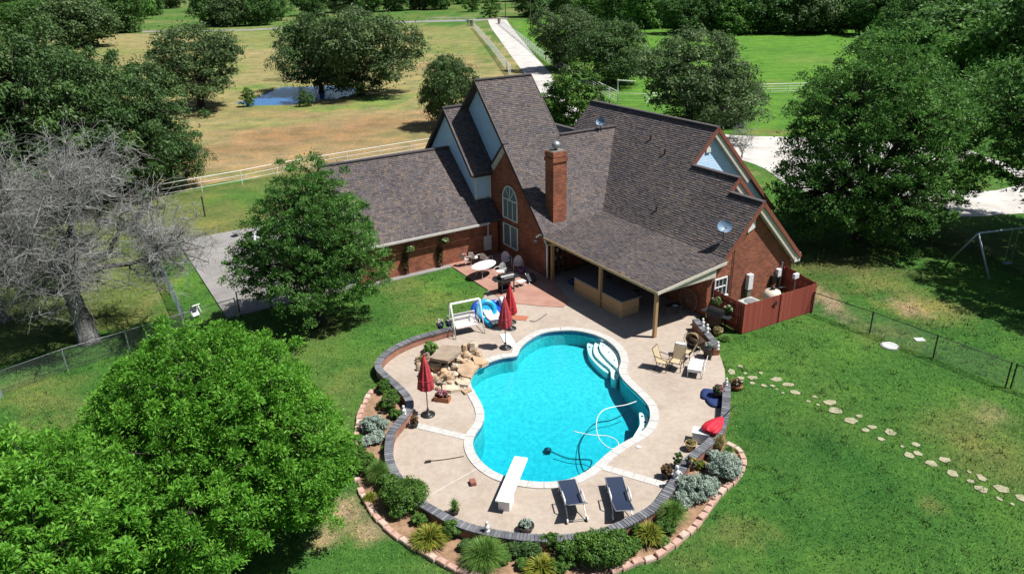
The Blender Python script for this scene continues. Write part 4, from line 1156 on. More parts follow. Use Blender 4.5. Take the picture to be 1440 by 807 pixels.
# ------------------------------------------------------------------ red wooden enclosure
fc = [(26.98,-24.55),(27.03,-22.40),(32.05,-22.15),(33.55,-23.4),(33.6,-24.80)]
fc = [(27.25,-24.60),(27.05,-22.40),(32.1,-22.40),(34.0,-22.40),(34.0,-24.90)]
fc = [(27.22,-24.60),(27.05,-22.40),(32.15,-22.15),(32.9,-24.80)]
fn = thing('wooden_fence', 'red stained picket enclosure with a black star against the brick gable', 'fence', hp(27.05,-22.4,0))
F0 = hp(27.05,-22.4,0)
rr = random.Random(9)
pm = {k: rawmesh('picket', MB().prism([(-0.066,-0.010),(0.066,-0.010),(0.066,0.010),(-0.066,0.010)], 0.03, 1.62).v, MB().prism([(-0.066,-0.010),(0.066,-0.010),(0.066,0.010),(-0.066,0.010)], 0.03, 1.62).f, k) for k in ('picket_a', 'picket_b', 'picket_c')}
for (p, q) in zip(fc[:-1], fc[1:]):
    P, Q = hp(*p), hp(*q); d = (Q-P); n_ = max(1, int(d.length/0.138)); d.normalize(); side = Vector((d.y, -d.x, 0))
    for i in range(n_):
        c = P+(Q-P)*((i+0.5)/n_)
        o = ob('picket', pm[rr.choice(['picket_a', 'picket_b', 'picket_a', 'picket_c'])], fn, tuple(c-F0+Vector((0, 0, rr.uniform(-0.012, 0.012)))), math.atan2(d.y, d.x)+rr.uniform(-0.02, 0.02))
    for z in (0.3, 0.85, 1.4):
        MB(F0).bar(P-side*0.035+Vector((0, 0, z)), Q-side*0.035+Vector((0, 0, z)), 0.04, 0.09).build('rail', 'picket_c', fn)
    for t in np.linspace(0.03, 0.97, max(2, int((Q-P).length/2.2)+1)):
        c = P+(Q-P)*t - side*0.08
        MB(F0).box(c+Vector((0, 0, 0.78)), (0.09, 0.09, 1.55), math.atan2(d.y, d.x)).build('post', 'picket_c', fn)
MB(F0).bar(hp(29.55,-22.25,1.62), hp(29.55,-22.25,0.05), 0.05, 0.03).build('gate_stile', 'picket_b', fn)
st = []
c = hp(29.15,-22.24,1.22)
for i in range(10):
    r_ = 0.17 if i % 2 == 0 else 0.07
    x = math.pi/2+i*math.pi/5
    st.append(c+Vector((A[0], A[1], 0))*r_*math.cos(x)+Vector((0, 0, r_*math.sin(x))))
MB(F0).slab(st, hp(0, 0.02, 0)).build('star_ornament', 'star_black', fn)
# inside the enclosure
t = thing('air_conditioner', 'pale green air conditioner box in the corner of the red enclosure', 'air conditioner', hp(28.3,-23.1,0), HOUSE_RZ)
MB().box((0, 0, 0.62), (0.95, 0.85, 1.24)).build('casing', 'unit_green', t)
MB().lathe([(0.30, 1.24), (0.32, 1.27), (0.05, 1.28)], 16).build('fan_grille', 'galvanised', t)
for z in np.arange(0.15, 1.15, 0.12): MB().box((0, -0.43, z), (0.85, 0.02, 0.03)).build('louvre', 'galvanised', t)
t = thing('pressure_tank', 'cream pressure tank with black valve behind the red pickets', 'tank', hp(30.3,-23.4,0))
MB().lathe([(0.05, 0.1), (0.40, 0.18), (0.48, 0.35), (0.48, 1.0), (0.38, 1.22), (0.12, 1.30)], 20).build('vessel', 'tank_white', t, True)
MB().lathe([(0.12, 1.30), (0.14, 1.42), (0.05, 1.46)], 10).build('valve', 'black_metal', t, True)
MB().tube([(0.1, 0, 1.38), (0.7, 0.1, 1.36), (0.9, 0.6, 1.1)], 0.03, 6).build('pipe', 'black_metal', t, True)
t = thing('post_box', 'small white box on a thin post inside the red enclosure', 'box', hp(31.9,-23.3,0), HOUSE_RZ)
MB().tube([(0, 0, 0), (0, 0, 1.6)], 0.03, 6).build('post', 'galvanised', t)
MB().box((0, 0, 1.72), (0.34, 0.16, 0.26)).build('box', 'white_plastic', t)
# ------------------------------------------------------------------ foliage
def leaf_quads(rng, P, Nm, L, W, axis=None, mix=0.0):
    n_ = len(P)
    r = rng.normal(size=(n_, 3))
    if axis is not None: Nm = rng.normal(size=(n_, 3))*0.5+np.array([0, 0, 0.7]); Nm /= np.linalg.norm(Nm, axis=1, keepdims=True)
    t = np.cross(Nm, r) if axis is None else axis+r*mix
    t /= np.linalg.norm(t, axis=1, keepdims=True)+1e-9
    s = np.cross(Nm, t); s /= np.linalg.norm(s, axis=1, keepdims=True)+1e-9
    l = (L*rng.uniform(0.7, 1.3, n_))[:, None]; w = (W*rng.uniform(0.7, 1.3, n_))[:, None]
    droop = Nm*(-0.12)*l
    V = np.stack([P-t*l*0.5+droop, P+s*w*0.5-t*l*0.05, P+t*l*0.5+droop, P-s*w*0.5-t*l*0.05], 1).reshape(-1, 3)
    F = np.arange(n_*4).reshape(-1, 4)
    return V, F
def clump_leaves(rng, C, Rr, n_per, flat=0.75, shell=0.5, up=0.45, zcut=-0.5, want_d=False):
    k = len(C); n_ = k*n_per
    d = rng.normal(size=(n_, 3)); d /= np.linalg.norm(d, axis=1, keepdims=True)
    low = d[:, 2] < zcut; d[low, 2] *= -1
    rad = np.repeat(Rr, n_per)*(shell+(1-shell)*rng.random(n_)**0.6)
    sc = np.array([1, 1, flat])
    P = np.repeat(C, n_per, 0)+d*rad[:, None]*sc
    Nm = d*0.75+np.array([0, 0, up])+rng.normal(size=(n_, 3))*0.45
    Nm /= np.linalg.norm(Nm, axis=1, keepdims=True)
    return (P, Nm, d) if want_d else (P, Nm)
def crown_points(rng, lobes, nclump, inner=0.5, zbias=0.15):
    lobes = np.array(lobes, float)
    vol = lobes[:, 3]*lobes[:, 4]*lobes[:, 5]
    pick = rng.choice(len(lobes), nclump*6, p=vol/vol.sum())
    d = rng.normal(size=(nclump*6, 3)); d[:, 2] += zbias; d /= np.linalg.norm(d, axis=1, keepdims=True)
    r = inner+(1-inner)*rng.random(nclump*6)**0.7
    P = lobes[pick, :3]+d*r[:, None]*lobes[pick, 3:]
    # farthest-ish selection for even spacing
    out = [P[0]]; dist = np.linalg.norm(P-P[0], axis=1)
    for _ in range(nclump-1):
        i = int(np.argmax(dist*rng.uniform(0.55, 1, len(P)))); out.append(P[i])
        dist = np.minimum(dist, np.linalg.norm(P-P[i], axis=1))
    return np.array(out)
def tree_meshes(seed, lobes, nclump, clump_r, n_per, L, W, leaf, bark, trunk_r, fork, flat=0.75, shell=0.5, inner=0.5, nlimb=7, strays=0.12, zcut=-0.5, up=0.45, whorl=False, holes=0.24):
    rng = np.random.default_rng(seed)
    C = crown_points(rng, lobes, nclump, inner)
    ctr0 = C.mean(0); ext = np.abs(C-ctr0).max()
    push = rng.random(nclump) < (0.16 if holes > 0.12 else 0.08)
    C[push] = ctr0+(C[push]-ctr0)*rng.uniform(1.04, 1.16, (push.sum(), 1))          # sprays that break the outline
    hc = C[rng.choice(nclump, 9, replace=False)]                                      # gaps in the crown
    dh = np.min(np.linalg.norm((C[:, None]-hc[None]), axis=2)/(ext*rng.uniform(0.4, 1.0, 9)[None]*holes), 1)
    C = C[(dh > 1) | (rng.random(nclump) < 0.12)]; nclump = len(C)
    Rr = clump_r*rng.uniform(0.55, 1.4, nclump)
    P, Nm, dd_ = clump_leaves(rng, C, Rr, n_per, flat, shell, up, zcut, True)
    j = rng.random(len(P)) < strays
    P[j] += rng.normal(size=(j.sum(), 3))*clump_r*0.45
    V, F = leaf_quads(rng, P, Nm, L, W, dd_ if whorl else None, 0.35)
    tn = np.repeat(rng.uniform(0.2, 0.75, nclump), n_per)+rng.normal(size=len(P))*0.17
    crown = rawmesh('crown', V, F, leaf, tint=np.repeat(np.clip(tn, 0, 1), 4))
    b = MB(); rd = random.Random(seed)
    fk = Vector(fork)
    lean = Vector((fk.x, fk.y, 0))
    b.tube([Vector((0, 0, -0.2)), Vector((0, 0, 0.05)), lean*0.25+Vector((0, 0, fk.z*0.35)), lean*0.6+Vector((0, 0, fk.z*0.7)), fk], [trunk_r*1.7, trunk_r*1.25, trunk_r, trunk_r*0.9, trunk_r*0.8], 10)
    # limbs: group clumps by direction
    ctr = C[rng.choice(nclump, min(nlimb, nclump), replace=False)]
    for _ in range(3):
        lab = np.argmin(((C[:, None]-ctr[None])**2).sum(-1), 1)
        ctr = np.array([C[lab == k].mean(0) if (lab == k).any() else ctr[k] for k in range(len(ctr))])
    for k in range(len(ctr)):
        e = Vector(ctr[k]); mid = fk.lerp(e, 0.5)+Vector((rd.uniform(-.3, .3), rd.uniform(-.3, .3), (e.z-fk.z)*0.12))
        e2 = fk.lerp(e, 0.8)
        b.tube([fk-Vector((0, 0, fk.z*0.06*(k % 3))), mid, e2], [trunk_r*0.6, trunk_r*0.42, trunk_r*0.25], 6, False)
        for c in C[lab == k]:
            c = Vector(c); m2 = e2.lerp(c, 0.5)+Vector((rd.uniform(-1, 1), rd.uniform(-1, 1), rd.uniform(-.4, .8)))*clump_r*0.25
            b.tube([e2 if rd.random() < 0.6 else mid, m2, c], [trunk_r*0.13, trunk_r*0.08, trunk_r*0.025], 4, False)
    trunk = rawmesh('trunk', b.v, b.f, bark, True)
    return trunk, crown
def plant_tree(meshes, name, label, loc, rz=0.0, sc=1.0, group=None, cat='tree'):
    t = thing(name, label, cat, (loc[0], loc[1], 0), rz, group)
    t.scale = sc if hasattr(sc, '__len__') else (sc,)*3
    ob('trunk', meshes[0], t); ob('crown', meshes[1], t)
    return t
def ball(n_, r, h0, h1, flat=1.0, seed=0, wob=0.35):
    """lobes spread round a crown of radius r between heights h0 and h1"""
    rd = random.Random(seed); out = [(0, 0, (h0+h1)/2, r*0.75, r*0.75, (h1-h0)/2)]
    for i in range(n_):
        a_ = 2*math.pi*i/n_+rd.uniform(-0.35, 0.35); k = rd.uniform(0.42, 0.78)*r
        rr_ = r*rd.uniform(0.28, 0.56)
        zz = h0+(h1-h0)*rd.uniform(0.25, 0.72)
        out.append((k*math.cos(a_), k*math.sin(a_), zz, rr_, rr_, rr_*flat*rd.uniform(0.7, 1.0)))
    return out

# big bright tree at the lower left, and the one beside it
fg = tree_meshes(21, [(0,0,4.2,3.3,3.1,2.9),(1.9,-0.9,3.3,2.2,2.2,2.1),(-1.9,0.8,3.6,2.1,2.1,2.0),(0.3,2.0,3.6,2.0,1.9,1.9),(-0.6,-2.2,3.1,2.3,2.0,2.0)], 1500, 0.27, 150, 0.128, 0.045, 'leaf_bright', 'bark_dark', 0.24, (0, 0, 2.1), flat=0.9, shell=0.25, inner=0.60, nlimb=16, strays=0.15, up=0.35, whorl=True, holes=0.10)
plant_tree(fg, 'leafy_tree', 'large bright green tree filling the lower left foreground', G(300, 618, 4.0), 0.3, (0.98, 0.98, 1.05))
fg2 = tree_meshes(22, [(0,0,3.6,2.9,2.8,2.3),(1.4,-0.6,3.0,1.9,1.9,1.8),(-1.6,0.9,3.3,1.9,1.9,1.7),(0.5,1.7,3.0,1.7,1.7,1.6)], 1000, 0.27, 150, 0.128, 0.045, 'leaf_bright', 'bark_dark', 0.2, (0, 0, 1.7), flat=0.9, shell=0.25, inner=0.60, nlimb=14, strays=0.15, up=0.35, whorl=True, holes=0.10)
plant_tree(fg2, 'leafy_tree', 'bright green tree cut off by the lower left corner', G(35, 815, 3.0), 1.3, 1.12)
# tree in front of the slab
mt = tree_meshes(31, [(0,0,4.6,2.9,2.8,3.0),(1.6,-0.7,3.0,2.0,2.0,1.7),(-1.9,0.3,3.4,2.0,2.0,1.8),(0.2,0.2,6.6,1.7,1.7,1.9),(-0.6,-1.5,2.6,1.9,1.7,1.4),(1.5,1.0,4.6,1.7,1.7,1.7)], 560, 0.32, 120, 0.15, 0.055, 'leaf_mid', 'bark_dark', 0.2, (0, 0, 2.0), shell=0.3, inner=0.55, strays=0.2, nlimb=10, whorl=True, holes=0.16)
plant_tree(mt, 'leafy_tree', 'rounded green tree on the lawn beside the garage', G(452, 452), 0.4, (1.06, 1.06, 1.02))
# big tree at the right
rt_ = tree_meshes(41, [(0,0,6.8,4.8,4.6,5.0),(2.6,-1.0,4.2,3.2,3.2,3.2),(-2.8,-0.6,3.8,3.3,3.2,3.2),(0.3,0.5,10.2,2.6,2.6,2.8),(0.3,-2.4,3.2,3.2,2.8,2.8),(2.2,1.4,8.0,2.6,2.6,2.6),(-2.2,1.0,8.0,2.4,2.4,2.6)], 800, 0.50, 130, 0.20, 0.075, 'leaf_mid', 'bark_dark', 0.36, (0, 0, 3.0), shell=0.3, inner=0.52, strays=0.2, nlimb=12, whorl=True, holes=0.18)
plant_tree(rt_, 'leafy_tree', 'tall dense green tree standing right of the brick gable', G(1208, 335), 0.2, (1.10, 1.10, 1.03))
# far right edge tree with hanging branches
rt2 = tree_meshes(42, [(0,0,8.0,5.5,5.5,3.6),(-3.6,-0.6,7.0,2.8,2.8,2.2),(-2.0,2.6,8.6,3.0,3.0,2.4),(2.5,0,8.2,3.2,3.2,2.6),(-3.6,-2.6,5.6,1.9,1.9,1.5),(-3.0,-3.6,4.4,1.8,1.8,1.5),(-4.6,0.6,5.4,1.6,1.6,1.4)], 380, 0.66, 150, 0.26, 0.09, 'leaf_mid', 'bark_dark', 0.40, (0, 0, 4.2), shell=0.3, inner=0.45, strays=0.18, nlimb=10, whorl=True)
plant_tree(rt2, 'leafy_tree', 'spreading tree leaning in at the right edge above the drive', G(1468, 332), 0.0, (1.12, 1.12, 1.02))
plant_tree(rt2, 'leafy_tree', 'leafy tree just outside the right edge shading the swing set', G(1600, 420), 2.2, 1.0)
# oaks
oakA = tree_meshes(51, ball(7, 6.3, 1.2, 10.4, 0.75, 51), 165, 1.05, 170, 0.34, 0.17, 'leaf_oak', 'bark_dark', 0.42, (0.3, 0, 2.8), shell=0.45, inner=0.6, strays=0.25, zcut=-0.3)
oakB = tree_meshes(52, ball(8, 7.2, 0.3, 9.6, 0.8, 52), 200, 1.1, 170, 0.36, 0.18, 'leaf_oak', 'bark_dark', 0.46, (-0.4, 0.2, 2.6), shell=0.45, inner=0.55, strays=0.25, zcut=-0.3)
oakC = tree_meshes(53, ball(6, 5.6, 0.3, 9.4, 0.9, 53), 140, 1.1, 170, 0.34, 0.17, 'leaf_dark', 'bark_dark', 0.36, (0, 0.1, 2.2), shell=0.45, inner=0.55, strays=0.25)
oakN = tree_meshes(54, ball(8, 7.2, 0.3, 9.6, 0.8, 54), 340, 0.72, 190, 0.24, 0.11, 'leaf_dark', 'bark_dark', 0.40, (-0.3, 0.2, 2.6), shell=0.35, inner=0.55, strays=0.2, zcut=-0.3, nlimb=10)
farA = tree_meshes(61, ball(6, 6.0, -0.6, 11.5, 1.0, 61), 120, 1.45, 110, 0.55, 0.30, 'leaf_far', 'bark_dark', 0.4, (0, 0, 2.5), shell=0.5, inner=0.6)
farB = tree_meshes(62, ball(6, 5.4, -0.6, 9.6, 1.0, 62), 110, 1.4, 110, 0.55, 0.30, 'leaf_far_lime', 'bark_dark', 0.35, (0, 0, 2.2), shell=0.5, inner=0.6)
farC = tree_meshes(63, ball(8, 7.2, -0.4, 11.0, 0.95, 63), 140, 1.5, 110, 0.58, 0.32, 'leaf_oak', 'bark_dark', 0.45, (0.3, 0.2, 2.6), shell=0.5, inner=0.6)
for (ms, px, rz, sc, lab) in (
        (oakA, (283,152), 0.5, (1.10,1.10,1.02), 'spreading oak in the hayfield left of the pond'),
        (oakB, (508,134), 1.2, (1.12,1.15,1.22), 'broad dark oak hanging over the pond'),
        (oakC, (452,128), 2.0, (0.95,0.95,1.2), 'dark oak behind the left end of the pond'),
        (oakA, (970,186), 2.6, (1.02,1.02,1.00), 'dark oak directly behind the long roof ridge'),
        (oakC, (1030,176), 1.1, (0.62,0.62,0.66), 'low dark tree right of the oak behind the ridge'),
        (oakB, (800,98), 0.2, (0.92,0.9,1.06), 'rounded oak beside the pale drive'),
        (oakC, (862,118), 3.0, (1.10,1.1,1.0), 'rounded oak right of the one beside the drive'),
        (oakC, (633,180), 0.4, (0.62,0.62,0.86), 'small green tree behind the tall gable'),
        (oakN, (70,300), 1.9, (1.15,1.15,1.45), 'dark oak crown behind the bare grey tree'),
        (oakN, (165,272), 3.9, (0.95,0.95,1.20), 'dark oak behind the upper right of the bare tree'),
        (oakN, (-15,275), 0.9, (1.15,1.15,1.50), 'dark oak at the left edge of the frame'),
        (oakC, (238,268), 5.1, (0.50,0.50,0.62), 'low dark oak at the end of the pipe fence'),
        (farC, (116,66), 0.0, (1.35,1.35,1.15), 'wide grey-green oak standing alone at the far pasture edge')):
    plant_tree(ms, 'oak_tree', lab, G(*px), rz, sc)
# light shrubs behind the house
hv = tree_meshes(71, [(0,0,2.6,1.5,1.5,2.4),(1.3,0.5,2.1,1.3,1.3,1.9),(-1.2,0.3,1.8,1.2,1.2,1.7)], 60, 0.5, 170, 0.26, 0.10, 'leaf_herb', 'bark_dark', 0.09, (0, 0, 1.0), shell=0.4)
for px, sc, rz, lab in (((806,190), 1.5, 0.3, 'bushy green tree right of the tall gable beside the drive'), ((775,186), 1.05, 1.4, 'smaller bush left of the tree between the two roofs')):
    plant_tree(hv, 'bush', lab, G(*px), rz, sc, cat='bush')
for px, sc, rz, lab in (((690,26), 1.5, 0.2, 'round bush beyond the drive gate'), ((665,17), 2.0, 1.0, 'larger round bush left of the gate'), ((1022,88), 1.0, 2.0, 'grey-green bush alone in the right-hand field'), ((430,150), 0.45, 0.0, 'small bright bush on the near pond bank'), ((350,150), 0.5, 1.0, 'small bush at the left tip of the pond')):
    plant_tree(hv, 'bush', lab, G(*px), rz, sc, cat='bush')

# wood along the top of the picture
rd = random.Random(77)
fars = [farA, farB, farC]
def wood(pts, label, group):
    for (x, y, k, sc) in pts:
        g_ = G(x, y)
        plant_tree(fars[k], 'wood_tree', label, g_, rd.uniform(0, 6.28), (sc*rd.uniform(0.9, 1.15), sc*rd.uniform(0.9, 1.15), sc*rd.uniform(0.85, 1.2)), group)
pts = []
for row, (y0, n_) in enumerate(((50, 17), (38, 16), (24, 14), (10, 12))):
    for i in range(n_):
        x = 930 + (640)*(i+rd.uniform(0.1, 0.9))/n_ - row*20
        pts.append((x, y0-1.0+rd.uniform(-3, 3)+max(0, (x-1250))*0.02, rd.choice([0, 0, 1, 2]), rd.uniform(0.95, 1.25)*(1+row*0.12)))
wood(pts, 'dense green tree in the wood along the far right field', 'trees of the right-hand far wood')
pts = []
for x, y, k, s_ in ((745,24,0,1.1),(775,20,2,1.1),(800,26,0,1.0),(835,30,1,1.1),(870,34,0,1.1),(905,40,1,1.15),(760,10,0,1.4),(810,10,1,1.4),(860,12,0,1.4),(910,16,2,1.4),(945,30,0,1.3),(740,2,2,1.5)):
    pts.append((x, y, k, s_))
wood(pts, 'green tree in the clump behind the drive on the right', 'trees behind the drive')
pts = []
for x, y, k, s_ in ((300,36,0,1.05),(330,37,2,1.0),(365,36,0,1.05),(385,30,0,0.9),(440,22,0,1.1),(480,18,2,1.2),(520,18,0,1.1),(555,16,0,1.2),(590,14,2,1.1),(620,14,0,1.1),(650,6,1,1.2),(690,4,0,1.2),(420,6,0,1.5),(470,4,2,1.6),(540,2,0,1.6),(600,2,0,1.5),(340,14,0,1.4),(290,16,2,1.3)):
    pts.append((x, y, k, s_))
wood(pts, 'dark tree in the row beyond the far road', 'trees beyond the far road')
pts = []
for x, y, k, s_ in ((20,52,1,0.9),(50,56,0,1.1),(85,50,0,1.2),(150,48,0,1.15),(180,46,0,1.0),(30,34,0,1.5),(75,32,2,1.5),(130,30,0,1.4),(190,28,1,1.3),(215,22,0,1.2),(0,40,2,1.4),(-40,60,0,1.4),(110,12,1,1.6),(170,10,0,1.6),(240,12,2,1.4),(40,12,0,1.7)):
    pts.append((x, y, k, s_))
wood(pts, 'dark tree of the thicket at the upper left', 'trees of the upper left thicket')
pts = [(1300,120,1,1.0),(1345,130,0,1.05),(1395,150,1,1.15),(1440,160,0,1.1),(1330,95,0,1.1),(1385,100,1,1.2),(1440,110,1,1.2),(1290,78,0,1.0),(1250,70,1,0.8)]
wood(pts, 'leafy tree in the stand beyond the drive at the right', 'trees beyond the drive on the right')

# ------------------------------------------------------------------ bare grey tree
def dead_tree(seed, lobes, nclump, r0, fork, twigs=27, tl=0.85, tr=0.0085):
    rng = np.random.default_rng(seed); rd = random.Random(seed)
    C = crown_points(rng, lobes, nclump, 0.35, 0.1)
    b = MB(); tw = MB(); fk = Vector(fork)
    b.tube([Vector((0, 0, -0.2)), Vector((0.02, 0, 0.1)), Vector((fk.x*0.3, fk.y*0.3, fk.z*0.4)), Vector((fk.x*0.7, fk.y*0.7, fk.z*0.75)), fk], [r0*1.8, r0*1.3, r0, r0*0.92, r0*0.85], 10)
    nl = 8
    ctr = C[rng.choice(nclump, nl, replace=False)]
    for _ in range(4):
        lab = np.argmin(((C[:, None]-ctr[None])**2).sum(-1), 1)
        ctr = np.array([C[lab == k].mean(0) if (lab == k).any() else ctr[k] for k in range(nl)])
    def wob(p, s_): return p+Vector((rd.gauss(0, s_), rd.gauss(0, s_), rd.gauss(0, s_)))
    def crooked(bb, p, q, ra, rb, n_, s_, sides):
        pts = [p]+[wob(p.lerp(q, k/n_), s_) for k in range(1, n_)]+[q]
        bb.tube(pts, [ra+(rb-ra)*k/n_ for k in range(n_+1)], sides, False)
        return pts
    for k in range(nl):
        e = Vector(ctr[k])
        path = crooked(b, fk+Vector((0, 0, -0.25*(k % 3))), fk.lerp(e, 0.92), r0*0.45, r0*0.15, 5, 0.2, 7)
        for c in C[lab == k]:
            c = Vector(c); st = min(path[2:], key=lambda p: (p-c).length)
            sub = crooked(b, st, c, r0*0.12, r0*0.04, 4, 0.13, 5)
            for q in range(twigs):
                s0 = rd.choice(sub[1:]); d = Vector((rd.gauss(0, 1), rd.gauss(0, 1), rd.gauss(0.15, 0.8))).normalized()
                L = tl*rd.uniform(0.5, 1.3)
                tp = crooked(tw, s0, s0+d*L, tr*1.3, tr*0.5, 3, L*0.06, 3)
                for _ in range(3):
                    s1 = rd.choice(tp[1:]); d2 = (d+Vector((rd.gauss(0, 1), rd.gauss(0, 1), rd.gauss(0, 0.8)))*0.8).normalized()
                    crooked(tw, s1, s1+d2*L*rd.uniform(0.3, 0.6), tr*0.8, tr*0.4, 2, L*0.05, 3)
    return rawmesh('trunk', b.v, b.f, 'bark_dead', True), rawmesh('twigs', tw.v, tw.f, 'twig_dead')
dm = dead_tree(5, [(0,0,6.2,4.2,4.0,3.4),(2.8,-0.6,4.8,3.2,2.8,2.4),(-2.8,-0.4,4.8,3.4,2.8,2.8),(0.4,1.0,8.4,2.8,2.6,2.0),(-0.4,-2.2,4.4,2.6,2.0,2.0)], 250, 0.36, (-0.25, 0.1, 3.0))
t = thing('bare_tree', 'leafless grey lichen-covered tree at the left by the wire fence', 'tree', G(125, 480), 0.2)
ob('trunk', dm[0], t); ob('twigs', dm[1], t); t.scale = (1.18, 1.15, 1.03)
t = thing('bare_tree', 'second leafless grey tree reaching in from the left frame edge', 'tree', G(0, 452), 2.6)
ob('trunk', dm[0], t); ob('twigs', dm[1], t); t.scale = (0.95, 0.95, 0.95)
dm3 = dead_tree(25, [(0,0,2.6,1.6,1.6,1.5)], 18, 0.07, (0, 0, 0.8), 9, 0.7, 0.012)
for px, sc, rz, lab in (((1043,222), 0.85, 0.0, 'small bare shrub beside the gravel behind the gable'), ((422,112), 2.2, 1.0, 'bare grey branches left of the pond oaks')):
    t = thing('bare_shrub', lab, 'shrub', G(*px), rz)
    ob('trunk', dm3[0], t); ob('twigs', dm3[1], t); t.scale = (sc,)*3

# ------------------------------------------------------------------ bed plants
def bush_mesh(seed, rx, ry, h, n_clump, n_per, L, W, leaf, clump_r=None, shell=0.4):
    rng = np.random.default_rng(seed)
    C = crown_points(rng, [(0, 0, h*0.5, rx*0.8, ry*0.8, h*0.42)], n_clump, 0.45, 0.3)
    cr = clump_r or 0.28*min(rx, ry)
    P, Nm = clump_leaves(rng, C, cr*rng.uniform(0.7, 1.3, n_clump), n_per, 0.85, shell, 0.4)
    P[:, 2] = np.maximum(P[:, 2], 0.03)
    V, F = leaf_quads(rng, P, Nm, L, W)
    tn = np.repeat(rng.uniform(0.25, 0.75, n_clump), n_per)+rng.normal(size=len(P))*0.18
    return rawmesh('foliage', V, F, leaf, tint=np.repeat(np.clip(tn, 0, 1), 4))
def grass_mesh(seed, r, h, n_, w, leaf, arch=0.8):
    """fountain of arching blades"""
    rng = np.random.default_rng(seed)
    az = rng.uniform(0, 2*math.pi, n_); out = r*np.sqrt(rng.random(n_)); base = rng.uniform(0, r*0.28, n_)
    hh = h*rng.uniform(0.6, 1.05, n_)*(1-0.45*(out/r)**2)
    dirx, diry = np.cos(az), np.sin(az)
    segs = 4; V = np.zeros((n_, (segs+1)*2, 3)); s = np.linspace(0, 1, segs+1)
    jit = rng.normal(size=(n_, 2))*0.25
    for k, t in enumerate(s):
        rad = base+(out-base)*t**1.3
        z = hh*(1-(1-t)**1.8) - arch*h*0.5*np.maximum(0, t-0.55)**1.5*(out/r)
        ww = w*(1-t*0.85)*0.5
        cx = dirx*rad+jit[:, 0]*r*0.2*t; cy = diry*rad+jit[:, 1]*r*0.2*t
        V[:, 2*k] = np.stack([cx-diry*ww, cy+dirx*ww, np.maximum(z, 0.02)], -1)
        V[:, 2*k+1] = np.stack([cx+diry*ww, cy-dirx*ww, np.maximum(z, 0.02)], -1)
    F = []
    base_i = np.arange(n_)[:, None]*(segs+1)*2
    for k in range(segs): F.append(base_i+np.array([[2*k, 2*k+1, 2*k+3, 2*k+2]]))
    F = np.concatenate(F)
    tn = np.clip(np.repeat(rng.uniform(0.1, 0.9, n_), (segs+1)*2), 0, 1)
    return rawmesh('blades', V.reshape(-1, 3), F, leaf, tint=tn)
def stems(r, h, n_=7, seed=0):
    rd = random.Random(seed); b = MB()
    for i in range(n_):
        a_ = rd.uniform(0, 6.28); k = rd.uniform(0.2, 0.7)*r
        b.tube([(0, 0, -0.02), (k*0.5*math.cos(a_), k*0.5*math.sin(a_), h*0.4), (k*math.cos(a_), k*math.sin(a_), h*0.75)], [0.018, 0.012, 0.006], 4, False)
    return rawmesh('stem', b.v, b.f, 'bark_grey')
def plant(name, label, px, me, stem=None, z=0.035, part='foliage', rz=0.0):
    t = thing(name, label, 'plant', G(px[0], px[1], z), rz)
    ob(part, me, t)
    if stem: ob('stem', stem, t)
    return t
def bush(label, px, rx, ry, h, seed, leaf, dens=1.0, L=0.10, W=0.035, name='shrub', clr=None):
    k = int(26*dens*max(1, rx*ry/0.3)); k = min(k, 110)
    return plant(name, label, px, bush_mesh(seed, rx, ry, h, k, 110, L, W, leaf, clr), stems(min(rx, ry), h, 8, seed))
bush('silvery sage shrub left of the wall beside the pink edging', (527,606), 0.68, 0.5, 0.62, 1, 'leaf_sage', 1.2, 0.09, 0.035, 'sage_shrub')
bush('silvery sage mound overflowing the edging at the right end of the bed', (1018,668), 0.72, 0.66, 0.8, 2, 'leaf_sage', 1.3, 0.09, 0.035, 'sage_shrub')
bush('silvery sage shrub tucked against the wall cap on the right', (978,698), 0.80, 0.6, 0.75, 3, 'leaf_sage', 1.3, 0.09, 0.035, 'sage_shrub')
bush('dark green feathery shrub at the upper left of the bed', (549,572), 0.42, 0.75, 0.75, 4, 'leaf_herb', 1.2, 0.10, 0.03)
bush('green shrub below the bend of the wall at upper left', (541,550), 0.40, 0.4, 0.5, 5, 'leaf_herb', 1.2, 0.10, 0.03)
bush('leafy green shrub spilling over the left edging', (512,662), 0.55, 0.6, 0.6, 6, 'leaf_herb', 1.1, 0.11, 0.05)
bush('dense dark green shrub against the wall at lower left', (570,712), 0.88, 0.80, 1.0, 7, 'leaf_herb', 1.4, 0.10, 0.032)
bush('low dark shrub under the wall near the bottom centre', (742,782), 0.60, 0.35, 0.5, 8, 'leaf_dark', 1.2, 0.09, 0.035)
bush('wide dark green shrub covering the wall below the loungers', (845,788), 1.15, 0.68, 1.0, 9, 'leaf_herb', 1.5, 0.11, 0.034)
bush('dark leafy shrub at the left of the wide one below the loungers', (800,790), 0.50, 0.5, 0.75, 10, 'leaf_herb', 1.3, 0.11, 0.034)
bush('yellow-flowered plant in the right bed beside the wall cap', (985,658), 0.16, 0.16, 0.28, 11, 'leaf_lily', 0.5, 0.07, 0.05, 'flowering_plant', 0.1)
bush('small yellow flowering plant in the left bed', (536,574), 0.15, 0.15, 0.3, 12, 'leaf_lily', 0.4, 0.07, 0.05, 'flowering_plant', 0.1)
bush('white-flowering green bush at the head of the rock pile', (606,496), 0.42, 0.40, 0.55, 13, 'leaf_grass', 0.9, 0.09, 0.05, 'flowering_plant')
bush('dark green shrub left of the bottom fountain grass', (636,752), 0.40, 0.35, 0.5, 21, 'leaf_herb', 1.2, 0.10, 0.035)
bush('low green shrub between the tall grass and the dark shrub on the left', (548,690), 0.45, 0.5, 0.6, 22, 'leaf_herb', 1.2, 0.10, 0.04)
bush('green shrub beside the golden daylily at the right of the bed', (935,748), 0.35, 0.35, 0.5, 23, 'leaf_herb', 1.1, 0.10, 0.035)
